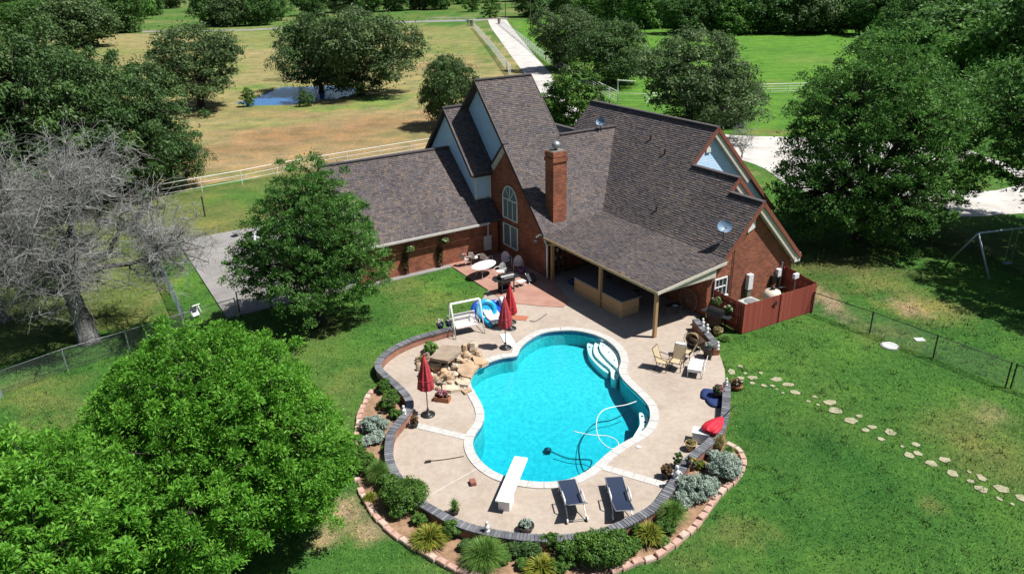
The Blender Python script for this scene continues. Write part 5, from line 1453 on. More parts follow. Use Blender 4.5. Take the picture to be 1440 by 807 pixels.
bush('dark trailing shrub hanging over the wall below the left lounger', (776,770), 0.45, 0.3, 0.55, 24, 'leaf_herb', 1.2, 0.10, 0.034)
fill = [((506,640),0.30,.4,'leaf_herb'),((516,625),0.30,.35,'leaf_sage'),((560,725),0.35,.4,'leaf_herb'),((590,735),0.3,.35,'leaf_herb'),((657,772),0.28,.3,'leaf_dark'),((708,790),0.28,.35,'leaf_herb'),((720,775),0.3,.4,'leaf_dark'),((735,797),0.25,.3,'leaf_herb'),((785,803),0.3,.4,'leaf_herb'),((890,775),0.32,.45,'leaf_herb'),((900,757),0.3,.45,'leaf_herb'),((930,765),0.25,.3,'leaf_grass'),((958,712),0.35,.5,'leaf_sage'),((965,705),0.3,.4,'leaf_herb'),((1000,690),0.32,.5,'leaf_sage'),((556,588),0.28,.4,'leaf_herb'),((530,620),0.35,.4,'leaf_sage'),((545,636),0.25,.35,'leaf_herb'),((1003,645),0.28,.35,'leaf_sage'),((870,770),0.4,.6,'leaf_herb'),((822,775),0.4,.6,'leaf_herb')]
fm = {}
for i, (px, r_, h_, lf) in enumerate(fill):
    if lf not in fm: fm[lf] = (bush_mesh(300+i, 0.32, 0.32, 0.42, 26, 90, 0.09, 0.035, lf), stems(0.3, 0.4, 6, i))
    t = plant('filler_plant', 'low filler plant growing between the larger shrubs of the bed', px, fm[lf][0], fm[lf][1], rz=i*1.3)
    t['group'] = 'low filler plants of the bed'; t.scale = (r_/0.32, r_/0.30, h_/0.42)
def gr(label, px, r, h, seed, leaf, n_=900, w=0.022, name='ornamental_grass', arch=0.8):
    return plant(name, label, px, grass_mesh(seed, r, h, n_, w, leaf, arch), part='blades')
gr('round fountain of green grass at the bottom centre of the bed', (682,793), 0.82, 0.95, 1, 'leaf_grass', 1600, 0.024)
gr('tall wispy green grass left of the wall', (534,678), 0.55, 1.0, 2, 'leaf_grass', 1000, 0.018)
gr('wispy grass clump between the lily and the sage on the right', (945,735), 0.60, 0.95, 3, 'leaf_grass', 1200, 0.018)
gr('yellowing daylily clump at lower left of the bed', (604,763), 0.72, 0.6, 4, 'leaf_lily', 620, 0.05, 'daylily')
gr('yellow daylily clump at the bottom edge of the bed', (762,804), 0.66, 0.5, 5, 'leaf_lily', 560, 0.05, 'daylily')
gr('golden daylily clump right of the wide dark shrub', (912,760), 0.55, 0.7, 6, 'leaf_lily', 560, 0.05, 'daylily')
gr('small daylily beside the left pink edging', (521,704), 0.30, 0.4, 7, 'leaf_lily', 260, 0.045, 'daylily')
gr('dry tan grass tuft at the right end of the bed', (1011,632), 0.34, 0.75, 8, 'leaf_straw', 500, 0.016)
gr('green grass tuft at the right tip of the bed', (1024,640), 0.30, 0.45, 9, 'leaf_grass', 420, 0.02)
gr('pale dry grass tuft beside the rock pile', (592,510), 0.26, 0.45, 10, 'leaf_straw', 320, 0.015)
gr('green grass patch behind the grill wall', (1020,478), 0.40, 0.28, 11, 'leaf_grass', 600, 0.016)
gr('palm-like tuft over the wall above the dark lower-left shrub', (590,695), 0.35, 0.7, 12, 'leaf_grass', 300, 0.03)
# ------------------------------------------------------------------ fences
def pipe_fence(label, pts, h, rails, spacing, mat='white_metal', r=0.035):
    P = [G(*p) for p in pts]
    line = resample(P, spacing)
    t = thing('pipe_fence', label, 'fence', line[0])
    for p in line: MB().tube([(0, 0, -0.1), (0, 0, h+0.02)], r*1.25, 6).build('post', mat, t, loc=tuple(p-line[0]))
    for k in rails:
        MB(line[0]).tube([p+Vector((0, 0, h*k)) for p in line], r*(1.2 if k == 1 else 0.7), 6).build('rail', mat, t, True)
    return t
pipe_fence('white pipe fence along the near side of the hayfield', [(225,281),(268,273),(311.5,265),(356,257),(398,247.5),(500,230),(600,213),(660,203)], 1.25, (1.0, 0.66, 0.33), 3.4, r=0.024)
pipe_fence('white pipe fence along the left side of the drive', [(666,40),(690,69),(718,107)], 1.7, (1, 0.8, 0.6, 0.4, 0.2), 4.0, r=0.05)
pipe_fence('white pipe fence along the right side of the drive', [(701,33),(735,60),(767,87),(800,108),(835,128),(868,146)], 1.6, (1, 0.8, 0.6, 0.4, 0.2), 4.0, r=0.045)
pipe_fence('white pipe fence crossing the field behind the oak', [(868,146),(920,147),(1010,134),(1135,131),(1260,128)], 1.35, (1, 0.75, 0.5, 0.25), 4.0, r=0.04)
pipe_fence('low white rail fence beside the far road left of the gate', [(600,31),(640,30),(668,32)], 1.3, (1, 0.5), 6.0, r=0.07)
t = thing('tall_gateway', 'tall white pipe gate post with top bar behind the house', 'gate', G(868,146))
MB().tube([(0, 0, 0), (0, 0, 3.1)], 0.07, 8).build('post', 'white_metal', t)
q = G(892,147)-G(868,146)
MB().tube([(0, 0, 3.05), (q.x, q.y, 3.0)], 0.06, 8).build('top_bar', 'white_metal', t)
# gate piers at the drive entrance
for px, lab in (((663,37), 'stone pier left of the drive entrance'), ((702,34), 'stone pier right of the drive entrance')):
    t = thing('gate_pier', lab, 'gate pier', G(*px))
    MB().box((0, 0, 0.9), (1.0, 1.0, 1.8)).build('shaft', 'rock_grey', t)
    MB().box((0, 0, 1.88), (1.2, 1.2, 0.16)).build('cap', 'rock_pale', t)
t = thing('mailbox', 'blue-grey mailbox beside the left gate pier', 'mailbox', G(658,36))
MB().box((0, 0, 0.6), (0.2, 0.2, 1.2)).build('post', 'wood_old', t)
MB().box((0, 0, 1.45), (1.0, 0.7, 0.6)).build('box', 'dish_grey', t)
for px, h, lab in (((711,26), 11, 'wooden utility pole behind the drive entrance'), ((746,42), 11, 'wooden utility pole right of the drive'), ((1047,46), 11, 'wooden utility pole at the edge of the right-hand wood')):
    t = thing('utility_pole', lab, 'utility pole', G(*px))
    MB().tube([(0, 0, 0), (0, 0, h)], [0.17, 0.11], 8).build('shaft', 'pole_wood', t)
    MB().box((0, 0, h-0.5), (2.2, 0.12, 0.12)).build('crossarm', 'pole_wood', t)
def chain_fence(label, pts, h, spacing, mat='galvanised', wire='wire', post_r=0.035, cell=0.11, wr=0.0035, line=None):
    P = [G(*p) for p in pts]
    line = resample(P, spacing)
    o0 = line[0]
    t = thing('chain_link_fence', label, 'fence', o0)
    for p in line: MB().tube([(0, 0, -0.1), (0, 0, h+0.05)], post_r, 7).build('post', mat, t, loc=tuple(p-o0))
    MB(o0).tube([p+Vector((0, 0, h)) for p in line], 0.019, 6).build('top_rail', 'wire' if mat == 'galvanised' else mat, t, True)
    V = []; F = []
    for i in range(len(line)-1):
        a_, b_ = line[i]-o0, line[i+1]-o0; L = (b_-a_).length; d = (b_-a_)/L
        nrm = Vector((-d.y, d.x, 0))
        for s_ in (-1, 1):
            x = -h
            while x < L+h:
                x0, z0, x1, z1 = (x, 0.03, x+h*0.97, h) if s_ > 0 else (x+h*0.97, 0.03, x, h)
                # clip to the bay
                lo, hi = 0.0, 1.0
                dx = x1-x0
                for lim, sg in ((0, 1), (L, -1)):
                    f0 = sg*(x0-lim); f1 = sg*(x1-lim)
                    if f0 < 0 and f1 < 0: lo = 2
                    elif f0 < 0: lo = max(lo, f0/(f0-f1))
                    elif f1 < 0: hi = min(hi, f0/(f0-f1))
                if lo < hi:
                    p = a_+d*(x0+dx*lo)+Vector((0, 0, z0+(z1-z0)*lo)); q = a_+d*(x0+dx*hi)+Vector((0, 0, z0+(z1-z0)*hi))
                    dd = (q-p).normalized(); sd = dd.cross(nrm)*wr
                    n0 = len(V)
                    for w in (p+sd, p-sd*0.5+nrm*wr, p-sd*0.5-nrm*wr): V.append(tuple(w))
                    for w in (q+sd, q-sd*0.5+nrm*wr, q-sd*0.5-nrm*wr): V.append(tuple(w))
                    F += [(n0, n0+1, n0+4, n0+3), (n0+1, n0+2, n0+5, n0+4), (n0+2, n0, n0+3, n0+5)]
                x += cell
    o = ob('wire_mesh', rawmesh('wire_mesh', np.array(V), np.array(F), wire), t)
    o['kind'] = 'stuff'
    return t
chain_fence('chain-link fence running right from the red enclosure across the lawn', [(1141,440),(1203.9,460.6),(1266.8,488.5),(1334.7,511),(1414,544)], 1.17, 2.75, 'black_post')
chain_fence('chain-link fence panel cut off by the right frame edge', [(1421,546),(1500,574),(1600,612)], 1.17, 2.75, 'black_post')
chain_fence('chain-link fence passing the foot of the bare tree', [(334,447),(262,469),(203,489),(100,520),(3,556)], 1.15, 2.8)
chain_fence('pale chain-link fence running back beside the concrete slab', [(262,462),(232,396),(200,332),(186,302)], 1.15, 2.8, 'galvanised', 'wire_coated', wr=0.005)
chain_fence('chain-link fence at the left frame edge', [(3,557),(-14,600),(-40,660)], 1.15, 2.8, 'galvanised', 'wire_coated', wr=0.005)
chain_fence('chain-link gate panel behind the rounded lawn tree', [(338,446),(375,436),(425,424)], 1.45, 2.2, 'black_post')
t = thing('fence_post', 'lone black metal post in the grass beyond the slab', 'post', G(288.6,304.6))
MB().tube([(0, 0, 0), (0, 0, 1.55)], 0.06, 8).build('shaft', 'black_post', t)
MB().lathe([(0.07, 1.55), (0.07, 1.58), (0.01, 1.62)], 8).build('cap', 'black_post', t)

# ------------------------------------------------------------------ swing set
apx = G(1376, 328, 2.65); ap2 = G(1500, 313, 2.65)
f1 = G(1391, 394); f2 = G(1334, 368)
t = thing('swing_set', 'grey steel A-frame swing set at the right edge of the lawn', 'swing set', (apx.x, apx.y, 0))
o0 = Vector((apx.x, apx.y, 0)); sh_ = Vector((ap2.x-apx.x, ap2.y-apx.y, 0))
MB(o0).tube([apx, ap2], 0.055, 8).build('top_bar', 'swing_steel', t, True)
for base in (f1, f2):
    MB(o0).tube([apx, base], 0.055, 8).build('leg', 'swing_steel', t, True)
    MB(o0).tube([ap2, base+sh_], 0.055, 8).build('leg', 'swing_steel', t, True)
for k in (0.42, 0.70):
    c = apx.lerp(ap2, k); dd = sh_.normalized()
    se = MB(o0).box(c+Vector((0, 0, -2.12)), (0.52, 0.22, 0.05), math.atan2(dd.y, dd.x)).build('seat', 'dish_grey', t)
    for s_ in (-0.24, 0.24): MB(o0).tube([c+dd*s_, c+dd*s_+Vector((0, 0, -2.1))], 0.012, 5).build('chain', 'galvanised', se)

# ------------------------------------------------------------------ lawn bits
t = thing('septic_lid', 'round white lid in the lawn beside the wire fence', 'lid', G(1251, 487))
MB().lathe([(0.36, -0.02), (0.36, 0.07), (0.33, 0.09), (0.02, 0.10)], 28).build('lid', 'lid_white', t)
MB().lathe([(0.42, -0.02), (0.42, 0.04), (0.36, 0.05)], 28, caps=False).build('collar', 'concrete', t)
k = MB().box((0, 0, 0.02), (0.45, 0.35, 0.05)).build('valve_cover', 'lid_white', loc=G(1293, 478)); tag(k, 'small white square cover in the lawn behind the wire fence', 'lid')
stones = [(92,140,38,38),(135,116,30,18),(228,147,22,16),(192,168,56,22),(190,193,32,16),(243,205,32,18),(283,206,28,14),(302,175,70,26),(352,200,66,18),(386,236,52,24),(447,277,24,10),(478,257,30,12),(491,293,18,10),(547,282,64,26),(572,319,74,28),(646,366,70,30),(683,345,36,16),(743,395,48,20),(711,409,38,16),(825,421,46,30),(781,450,36,18),(940,475,40,20),(880,485,20,10),(911,524,52,26),(950,517,40,20),(1012,564,58,30),(1075,545,60,26),(1112,610,50,32),(1245,630,40,30),(1195,645,34,14),(1188,602,16,14),(1244,682,56,28),(1336,678,76,34),(1431,722,46,34),(1325,725,22,18),(1386,750,18,10),(330,238,18,10),(302,222,18,8),(157,148,20,12),(135,170,40,20)]
rg = random.Random(31)
stone_pos = ['nearest the end of the retaining wall', 'first of the line by the deck']
for i, (x, y, w, h) in enumerate(stones):
    c = G(1000+x/3.273, 480+y/3.273)
    wx = w/3.273/FPX*(c-Vector((0, 0, 17))).length/2*0.85; wy = h/3.273/FPX*(c-Vector((0, 0, 17))).length/2/0.62
    n_ = rg.randint(5, 8); a0 = rg.uniform(0, 6.28)
    poly = []
    for j in range(n_):
        a_ = a0+2*math.pi*j/n_+rg.uniform(-0.25, 0.25); k = rg.uniform(0.82, 1.15)
        poly.append((wx*math.cos(a_)*k, wy*math.sin(a_)*k))
    o = MB().prism(poly, -0.05, 0.032).build('stepping_stone', 'flagstone', loc=c)
    tag(o, 'irregular tan flagstone of the stepping path across the right lawn', 'stepping stone', 'flagstones of the lawn path')

# ------------------------------------------------------------------ umbrellas
def umbrella(label, px, top, mat, lean=0.0, h=2.55, c0=0.95):
    b = G(px[0], px[1], 0.03)
    t = thing('closed_umbrella', label, 'umbrella', b, random.uniform(0, 6))
    MB().lathe([(0.05, 0), (0.30, 0), (0.30, 0.04), (0.22, 0.07), (0.06, 0.10), (0.05, 0.30), (0.03, 0.31)], 22).build('base', 'black_metal', t, True)
    MB().tube([(0, 0, 0.05), (0, 0, h)], 0.022, 8).build('pole', 'pole_brown', t)
    n_ = 32; V = []; F = []
    prof = [(h+0.02, 0.015), (h-0.05, 0.07), (h-0.30, 0.125), (h-0.75, 0.205), (h-1.15, 0.265), (h-1.42, 0.295), (h-1.50, 0.28)]
    for z, r in prof:
        for j in range(n_):
            a_ = 2*math.pi*j/n_
            k = 1+0.22*math.cos(8*a_)*min(1, (h-z)/0.6)+0.06*math.sin(3*a_+z*2)
            V.append((r*k*math.cos(a_), r*k*math.sin(a_), z+(0.05*math.cos(8*a_) if z < h-1.45 else 0)))
    for i in range(len(prof)-1):
        for j in range(n_): F.append((i*n_+j, (i+1)*n_+j, (i+1)*n_+(j+1) % n_, i*n_+(j+1) % n_))
    cn = ob('canopy', rawmesh('canopy', V, F, mat, True), t)
    MB().tube([(0.31*math.cos(x), 0.31*math.sin(x), h-1.02) for x in np.linspace(0, 2*math.pi, 25)], 0.012, 5, False).build('tie_strap', mat, cn)
    MB().lathe([(0.03, h), (0.045, h+0.05), (0.03, h+0.10), (0.005, h+0.13)], 10).build('finial', mat, t, True)
    return t
umbrella('closed red umbrella on the deck left of the pool by the planter', (602, 583), None, 'umbrella_faded', h=2.75)
umbrella('faded red closed umbrella nearest the pool by the swing seat', (711, 489), None, 'umbrella_faded', h=2.65)
umbrella('bright red closed umbrella nearest the black grill', (718, 462), None, 'umbrella_red', h=2.35)
t = thing('umbrella_base', 'spare black umbrella base behind the two red umbrellas', 'umbrella base', G(719, 453.5, 0.03))
MB().lathe([(0.05, 0), (0.27, 0), (0.27, 0.04), (0.2, 0.07), (0.06, 0.10), (0.05, 0.28), (0.03, 0.29)], 22).build('disc', 'black_metal', t, True)
MB().lathe([(0.03, 0.28), (0.03, 0.34), (0.01, 0.35)], 10).build('socket', 'black_metal', t)
# umbrella lying over the retaining wall
pA = G(1030, 573, 0.62); pB = G(996, 606, 0.62)
t = thing('lying_umbrella', 'closed bright red umbrella lying across the right retaining wall', 'umbrella', (pB.x, pB.y, 0.45))
o0 = Vector((pB.x, pB.y, 0.45)); d = (pA-pB); Ld = d.length; d.normalize()
b = MB(o0)
sd = Vector((d.y, -d.x, 0))
V = []; F = []; n_ = 24
prof = [(-0.05, 0.10), (0.0, 0.30), (0.35, 0.31), (0.75, 0.22), (1.1, 0.10), (1.2, 0.03)]
for s_, r in prof:
    for j in range(n_):
        a_ = 2*math.pi*j/n_; k = 1+0.16*math.cos(7*a_)
        V.append(pB-o0+d*s_+sd*r*k*1.0*math.cos(a_)+Vector((0, 0, r*0.5*k*math.sin(a_)+0.02)))
for i in range(len(prof)-1):
    for j in range(n_): F.append((i*n_+j, i*n_+(j+1) % n_, (i+1)*n_+(j+1) % n_, (i+1)*n_+j))
F.append(tuple(range(n_))); F.append(tuple((len(prof)-1)*n_+j for j in reversed(range(n_))))
ob('canopy', rawmesh('canopy', V, F, 'umbrella_lying', True), t)
MB(o0).tube([pB+d*0.6, pA+d*0.15], 0.02, 6).build('pole', 'black_metal', t)

# ------------------------------------------------------------------ sun loungers
def lounger(label, px, rz, back):
    """local +y = head end (towards the viewer); foot at -y"""
    t = thing('sun_lounger', label, 'sun lounger', G(px[0], px[1], 0.03), rz)
    w = 0.62
    foot, hip = -1.0, 0.25
    ca, sa = math.cos(back), math.sin(back); bl = 0.78
    hy, hz = hip+bl*ca, 0.36+bl*sa
    def sling(y0, z0, y1, z1, name):
        dy, dz = y1-y0, z1-z0; L = math.hypot(dy, dz); nrm = Vector((0, -dz/L, dy/L))
        n_ = 6; V = []
        for i in range(n_+1):
            k = i/n_; sag = 0.03*math.sin(math.pi*k)
            for x in (-w/2-0.015, w/2+0.015): V.append(Vector((x, y0+dy*k, z0+dz*k))-nrm*sag)
        F = [(2*i, 2*i+1, 2*i+3, 2*i+2) for i in range(n_)]
        V2 = [v+nrm*0.012 for v in V]; m_ = len(V)
        F = [f[::-1] for f in F]+[tuple(i+m_ for i in f) for f in F]
        return ob(name, rawmesh(name, V+V2, F, 'navy_fabric'), t)
    sling(foot, 0.38, hip, 0.36, 'seat'); sling(hip, 0.36, hy, hz, 'backrest')
    for x in (-w/2, w/2):
        MB().tube([(x, foot, 0.385), (x, hip, 0.365)], 0.016, 6).build('side_rail', 'galvanised', t)
        MB().tube([(x, hip, 0.365), (x, hy, hz)], 0.016, 6).build('back_rail', 'galvanised', t)
        MB().tube([(x, -0.75, 0.37), (x, -0.85, 0.0)], 0.02, 6).build('leg', 'white_metal', t)
        MB().tube([(x, 0.30, 0.36), (x, 0.72, 0.08)], 0.02, 6).build('leg', 'white_metal', t)
        MB().tube([(x*1.08, -0.20, 0.37), (x*1.08, -0.18, 0.58), (x*1.08, 0.30, 0.60), (x*1.08, 0.36, 0.42)], 0.024, 6).build('armrest', 'white_plastic', t, True)
        wh = MB().tube([(x*1.1-0.02, 0.74, 0.09), (x*1.1+0.02, 0.74, 0.09)], 0.09, 14).build('wheel', 'white_plastic', t)
        MB().tube([(x*1.1-0.026, 0.74, 0.09), (x*1.1+0.026, 0.74, 0.09)], 0.03, 8).build('hub', 'galvanised', wh)
    MB().tube([(-w/2, hy, hz), (w/2, hy, hz)], 0.016, 6).build('head_rail', 'galvanised', t)
    MB().tube([(-w/2, foot, 0.385), (w/2, foot, 0.385)], 0.016, 6).build('foot_rail', 'galvanised', t)
    MB().tube([(-w/2, 0.74, 0.09), (w/2, 0.74, 0.09)], 0.015, 6).build('axle', 'galvanised', t)
lounger('left navy sling sun lounger with the back raised', (805, 713), math.pi+0.14, R(38))
lounger('right navy sling sun lounger with the back nearly flat', (870, 709), math.pi+0.05, R(16))

# ------------------------------------------------------------------ white dining set on the red patio
def shell_chair(mat):
    t = thing('patio_chair', 'x', 'chair', (0, 0, 0))
    V = []; F = []
    # rounded shell back: fan of points, local +y = back
    n_ = 12; rings_ = 4
    for i in range(rings_+1):
        for j in range(n_+1):
            a_ = math.pi*j/n_; k = i/rings_
            V.append((0.27*math.cos(a_)*(0.25+0.75*k), 0.24+0.10*k*math.sin(a_)-0.05*abs(math.cos(a_))*k, 0.56+0.34*math.sin(a_)*(0.2+0.8*k)))
    for i in range(rings_):
        for j in range(n_): F.append((i*(n_+1)+j, (i+1)*(n_+1)+j, (i+1)*(n_+1)+j+1, i*(n_+1)+j+1))
    b = MB(); b.add(V, F); m_ = len(V)
    b.add([(v[0], v[1]+0.02, v[2]) for v in V], [f[::-1] for f in F])
    b.slab([(-0.25, 0.2, 0.44), (0.25, 0.2, 0.44), (0.27, 0.26, 0.62), (-0.27, 0.26, 0.62)], (0, 0.02, 0))
    b.build('backrest', mat, t)
    MB().prism([(0.24*math.cos(x)*1.05, 0.24*math.sin(x)) for x in np.linspace(0, 2*math.pi, 17)[:-1]], 0.42, 0.455).build('seat', mat, t)
    for s_ in (-1, 1):
        MB().tube([(s_*0.24, 0.26, 0.62), (s_*0.30, 0.0, 0.66), (s_*0.30, -0.22, 0.64), (s_*0.29, -0.26, 0.45), (s_*0.27, -0.22, 0.02), (s_*0.25, 0.28, 0.02)], 0.016, 6).build('arm', mat, t, True)
    MB().tube([(-0.25, 0.28, 0.02), (0.25, 0.28, 0.02)], 0.016, 6).build('foot_rail', mat, t)
    return t
chairs = [((655,373), 2.2, 'pinkish_white', 'pinkish shell-back chair left of the white oval table'),
          ((667,371), 2.5, 'white_metal', 'white shell-back chair behind the left end of the oval table'),
          ((684,373), -0.5+3.0, 'white_metal', 'white shell-back chair behind the middle of the oval table'),
          ((704,391), -0.6, 'white_metal', 'white shell-back chair at the near right end of the oval table'),
          ((712,375), 0.2, 'pinkish_white', 'shell-back chair standing in shade below the tall window'),
          ((729,381), 0.0, 'pinkish_white', 'shell-back chair in the shade at the corner of the tall wall')]
proto = {}
ZP = 0.06
for px, rz, mt_, lab in chairs:
    q = G(px[0], px[1], ZP)
    if mt_ not in proto:
        proto[mt_] = shell_chair(mt_); o = proto[mt_]; o.location = q; o.rotation_euler = (0, 0, rz); o['label'] = lab
    else: o = dup(proto[mt_], q, rz, lab)
    o['group'] = 'shell-back patio chairs'
q = G(681, 388, ZP)
t = thing('oval_table', 'white oval metal table on the red patio', 'table', q, HOUSE_RZ+0.35)
MB().prism([(0.92*math.cos(x), 0.55*math.sin(x)) for x in np.linspace(0, 2*math.pi, 29)[:-1]], 0.69, 0.72).build('tabletop', 'white_plastic', t)
for sx in (-1, 1):
    for sy in (-1, 1):
        MB().tube([(sx*0.45, sy*0.25, 0.69), (sx*0.36, sy*0.16, 0.35), (sx*0.55, sy*0.32, 0.0)], 0.018, 6).build('leg', 'white_metal', t, True)
MB().tube([(0.30*math.cos(x), 0.2*math.sin(x), 0.35) for x in np.linspace(0, 2*math.pi, 17)], 0.012, 5).build('brace_ring', 'white_metal', t, True)
# low white stool & clutter by the grill
t = thing('white_stool', 'low white folding stool right of the black grill', 'stool', G(733, 402, ZP), 0.6)
MB().box((0, 0, 0.30), (0.5, 0.36, 0.03)).build('seat', 'white_plastic', t)
for sx in (-1, 1):
    MB().tube([(sx*0.22, 0.15, 0.30), (sx*0.22, -0.15, 0)], 0.014, 5).build('leg', 'white_metal', t); MB().tube([(sx*0.22, -0.15, 0.30), (sx*0.22, 0.15, 0)], 0.014, 5).build('leg', 'white_metal', t)
# grills
def grill(label, px, rz, z):
    t = thing('grill', label, 'grill', G(px[0], px[1], z), rz)
    b = MB(); n_ = 10
    V = [(s_*0.42, 0.28*math.cos(x), 0.86+0.28*math.sin(x)) for s_ in (-1, 1) for x in np.linspace(0, math.pi, n_+1)]
    F = [(j, j+1, n_+2+j, n_+1+j) for j in range(n_)]+[tuple(range(n_, -1, -1)), tuple(range(n_+1, 2*n_+2)), (0, n_+1, 2*n_+1, n_)]
    b.add(V, F); b.build('hood', 'black_metal', t)
    MB().box((0, 0, 0.77), (0.86, 0.56, 0.18)).build('firebox', 'dark_plastic', t)
    MB().tube([(-0.3, -0.33, 0.97), (0.3, -0.33, 0.97)], 0.018, 6).build('handle', 'galvanised', t)
    for s_ in (-1, 1):
        MB().box((s_*0.62, 0, 0.84), (0.36, 0.50, 0.03)).build('side_shelf', 'dark_plastic', t)
        for y in (-0.22, 0.22): MB().box((s_*0.38, y, 0.36), (0.05, 0.05, 0.70)).build('leg', 'black_metal', t)
        MB().tube([(s_*0.38-0.02, 0.22, 0.08), (s_*0.38+0.02, 0.22, 0.08)], 0.08, 12).build('wheel', 'rubber', t)
    MB().box((0, 0, 0.18), (0.78, 0.46, 0.04)).build('shelf', 'black_metal', t)
    MB().box((0, 0.2, 0.42), (0.74, 0.03, 0.46)).build('panel', 'black_metal', t)
grill('black barrel grill on the red patio behind the red umbrella', (712, 410), 0.5, ZP)
grill('black hooded grill between the low wall and the red enclosure', (1006, 462), HOUSE_RZ+math.pi/2+0.2, 0.03)
# folded dark lounger leaning in the shade
t = thing('folded_chair', 'dark folded chair leaning by the corner of the tall wall', 'chair', G(747, 396, ZP), 0.4)
MB().box((0, 0, 0.28), (0.5, 0.62, 0.05), rot=Matrix.Rotation(R(28), 3, 'X')).build('seat', 'dark_plastic', t)
for s_ in (-1, 1): MB().tube([(s_*0.25, -0.34, 0.0), (s_*0.25, 0.30, 0.46)], 0.016, 6).build('frame', 'galvanised', t)
t = thing('purple_basket', 'purple basket on the shaded patio chair corner', 'basket', G(734, 384, ZP))
MB().lathe([(0.14, 0.0), (0.22, 0.30), (0.23, 0.32), (0.20, 0.32), (0.13, 0.03)], 14, caps=False).build('weave', 'lattice_purple', t)
MB().lathe([(0.02, 0.02), (0.14, 0.02), (0.14, 0.03), (0.02, 0.03)], 14).build('bottom', 'lattice_purple', t)

# ------------------------------------------------------------------ swing seat
pA, pB = G(640, 468, 0.03), G(681, 452, 0.03); rz = math.atan2((pB-pA).y, (pB-pA).x)
c = (G(636, 464, 0.03)+G(679, 463, 0.03))/2
t = thing('glider_swing', 'white metal two-seat garden swing with open frame beside the deck wall', 'swing seat', G(656, 467, 0.03), 0.42)
W_ = 0.78
for s_ in (-1, 1):
    MB().tube([(s_*W_, -0.55, 0), (s_*W_, -0.06, 1.72), (s_*W_, 0.06, 1.72), (s_*W_, 0.55, 0)], 0.03, 8).build('side_frame', 'white_metal', t, True)
    MB().tube([(s_*W_, -0.50, 0.12), (s_*W_, 0.50, 0.12)], 0.018, 6).build('side_brace', 'white_metal', t)
    for y in (-0.2, 0.25): MB().tube([(s_*(W_-0.05), 0, 1.70), (s_*(W_-0.14), y, 0.48)], 0.009, 5).build('hanger', 'white_metal', t)
    MB().tube([(s_*(W_-0.14), -0.28, 0.42), (s_*(W_-0.14), -0.26, 0.68), (s_*(W_-0.14), 0.28, 0.72)], 0.018, 6).build('armrest', 'white_metal', t, True)
for y in (-0.06, 0.06): MB().tube([(-W_, y, 1.72), (W_, y, 1.72)], 0.03, 8).build('top_bar', 'white_metal', t)
MB().box((0, -0.02, 0.44), (1.22, 0.52, 0.06)).build('seat', 'pinkish_white', t)
for i in range(5):
    MB().box((0, 0.27+i*0.022, 0.50+i*0.105), (1.22, 0.03, 0.09), rot=Matrix.Rotation(R(-12), 3, 'X')).build('back_slat', 'white_metal', t)
# inflatables
def ring_float(label, px, r, rr, mat, tilt, rz, z, name='swim_ring', mesh=False):
    t = thing(name, label, 'pool float', G(px[0], px[1], 0.03), rz)
    b = MB(); pts = []
    rot = Matrix.Rotation(tilt, 3, 'X')
    n_, k_ = 24, 10; V = []; F = []
    for i in range(n_):
        a_ = 2*math.pi*i/n_
        for j in range(k_):
            c_ = 2*math.pi*j/k_
            v = Vector(((r+rr*math.cos(c_))*math.cos(a_), (r+rr*math.cos(c_))*math.sin(a_), rr*math.sin(c_)))
            V.append(rot @ v+Vector((0, 0, z)))
    for i in range(n_):
        for j in range(k_): F.append((i*k_+j, ((i+1) % n_)*k_+j, ((i+1) % n_)*k_+(j+1) % k_, i*k_+(j+1) % k_))
    ob('ring', rawmesh('ring', V, F, mat, True), t)
    b = MB(); b.lathe([(0.0, 0.0), (r, 0.0), (r, 0.02), (0.0, 0.02)], 20); b.v = [tuple(rot @ Vector(v)+Vector((0, 0, z))) for v in b.v]
    b.build('floor', mat, t)
ring_float('dark blue inflatable ring leaning behind the swing seat', (676, 449), 0.42, 0.13, 'float_blue', R(62), 0.5, 0.50)
ring_float('cyan inflatable ring leaning between the blue floats', (684, 449), 0.45, 0.15, 'float_cyan', R(58), 0.3, 0.54)
ring_float('blue inflatable ring lying behind the cyan one', (698, 441), 0.44, 0.13, 'float_blue', R(25), 0.8, 0.34)
t = thing('float_lounger', 'white inflatable lounger lying beside the cyan ring', 'pool float', G(694, 452, 0.03), 0.5)
for i in range(5): MB().tube([(-0.32+i*0.16, -0.7, 0.28), (-0.32+i*0.16, 0.1, 0.30), (-0.32+i*0.16, 0.65, 0.62)], 0.085, 8).build('chamber', 'white_plastic', t, True)
for s_ in (-1, 1): MB().tube([(s_*0.44, -0.6, 0.12), (s_*0.44, 0.6, 0.12)], 0.12, 8).build('side_tube', 'float_cyan', t, True)
t = thing('white_cushion', 'white folded cushion standing behind the bright red umbrella', 'cushion', G(709, 437, 0.03), 0.6)
MB().box((0, 0, 0.42), (0.5, 0.16, 0.8), rot=Matrix.Rotation(R(-14), 3, 'X')).build('pad', 'white_plastic', t)
MB().box((0, -0.12, 0.46), (0.44, 0.06, 0.6), rot=Matrix.Rotation(R(-14), 3, 'X')).build('fold', 'white_plastic', t)
t = thing('white_towel', 'white towel spread on the deck by the nearest umbrella', 'towel', G(715, 479, 0.035), 0.25)
V = []; F = []
for i in range(9):
    for j in range(5): V.append((-0.26+j*0.13, -0.75+i*0.19, 0.012+0.02*abs(math.sin(i*1.7+j*2.1))))
for i in range(8):
    for j in range(4): F.append((i*5+j, i*5+j+1, (i+1)*5+j+1, (i+1)*5+j))
ob('cloth', rawmesh('cloth', V, F, 'white_plastic', True), t)
k = MB().box((0, 0, 0.012), (0.95, 0.55, 0.02), 0.0).build('door_mat', 'terracotta', loc=G(729, 447, 0.032), rz=-0.25); tag(k, 'rust brown mat on the deck behind the umbrella bases', 'mat')
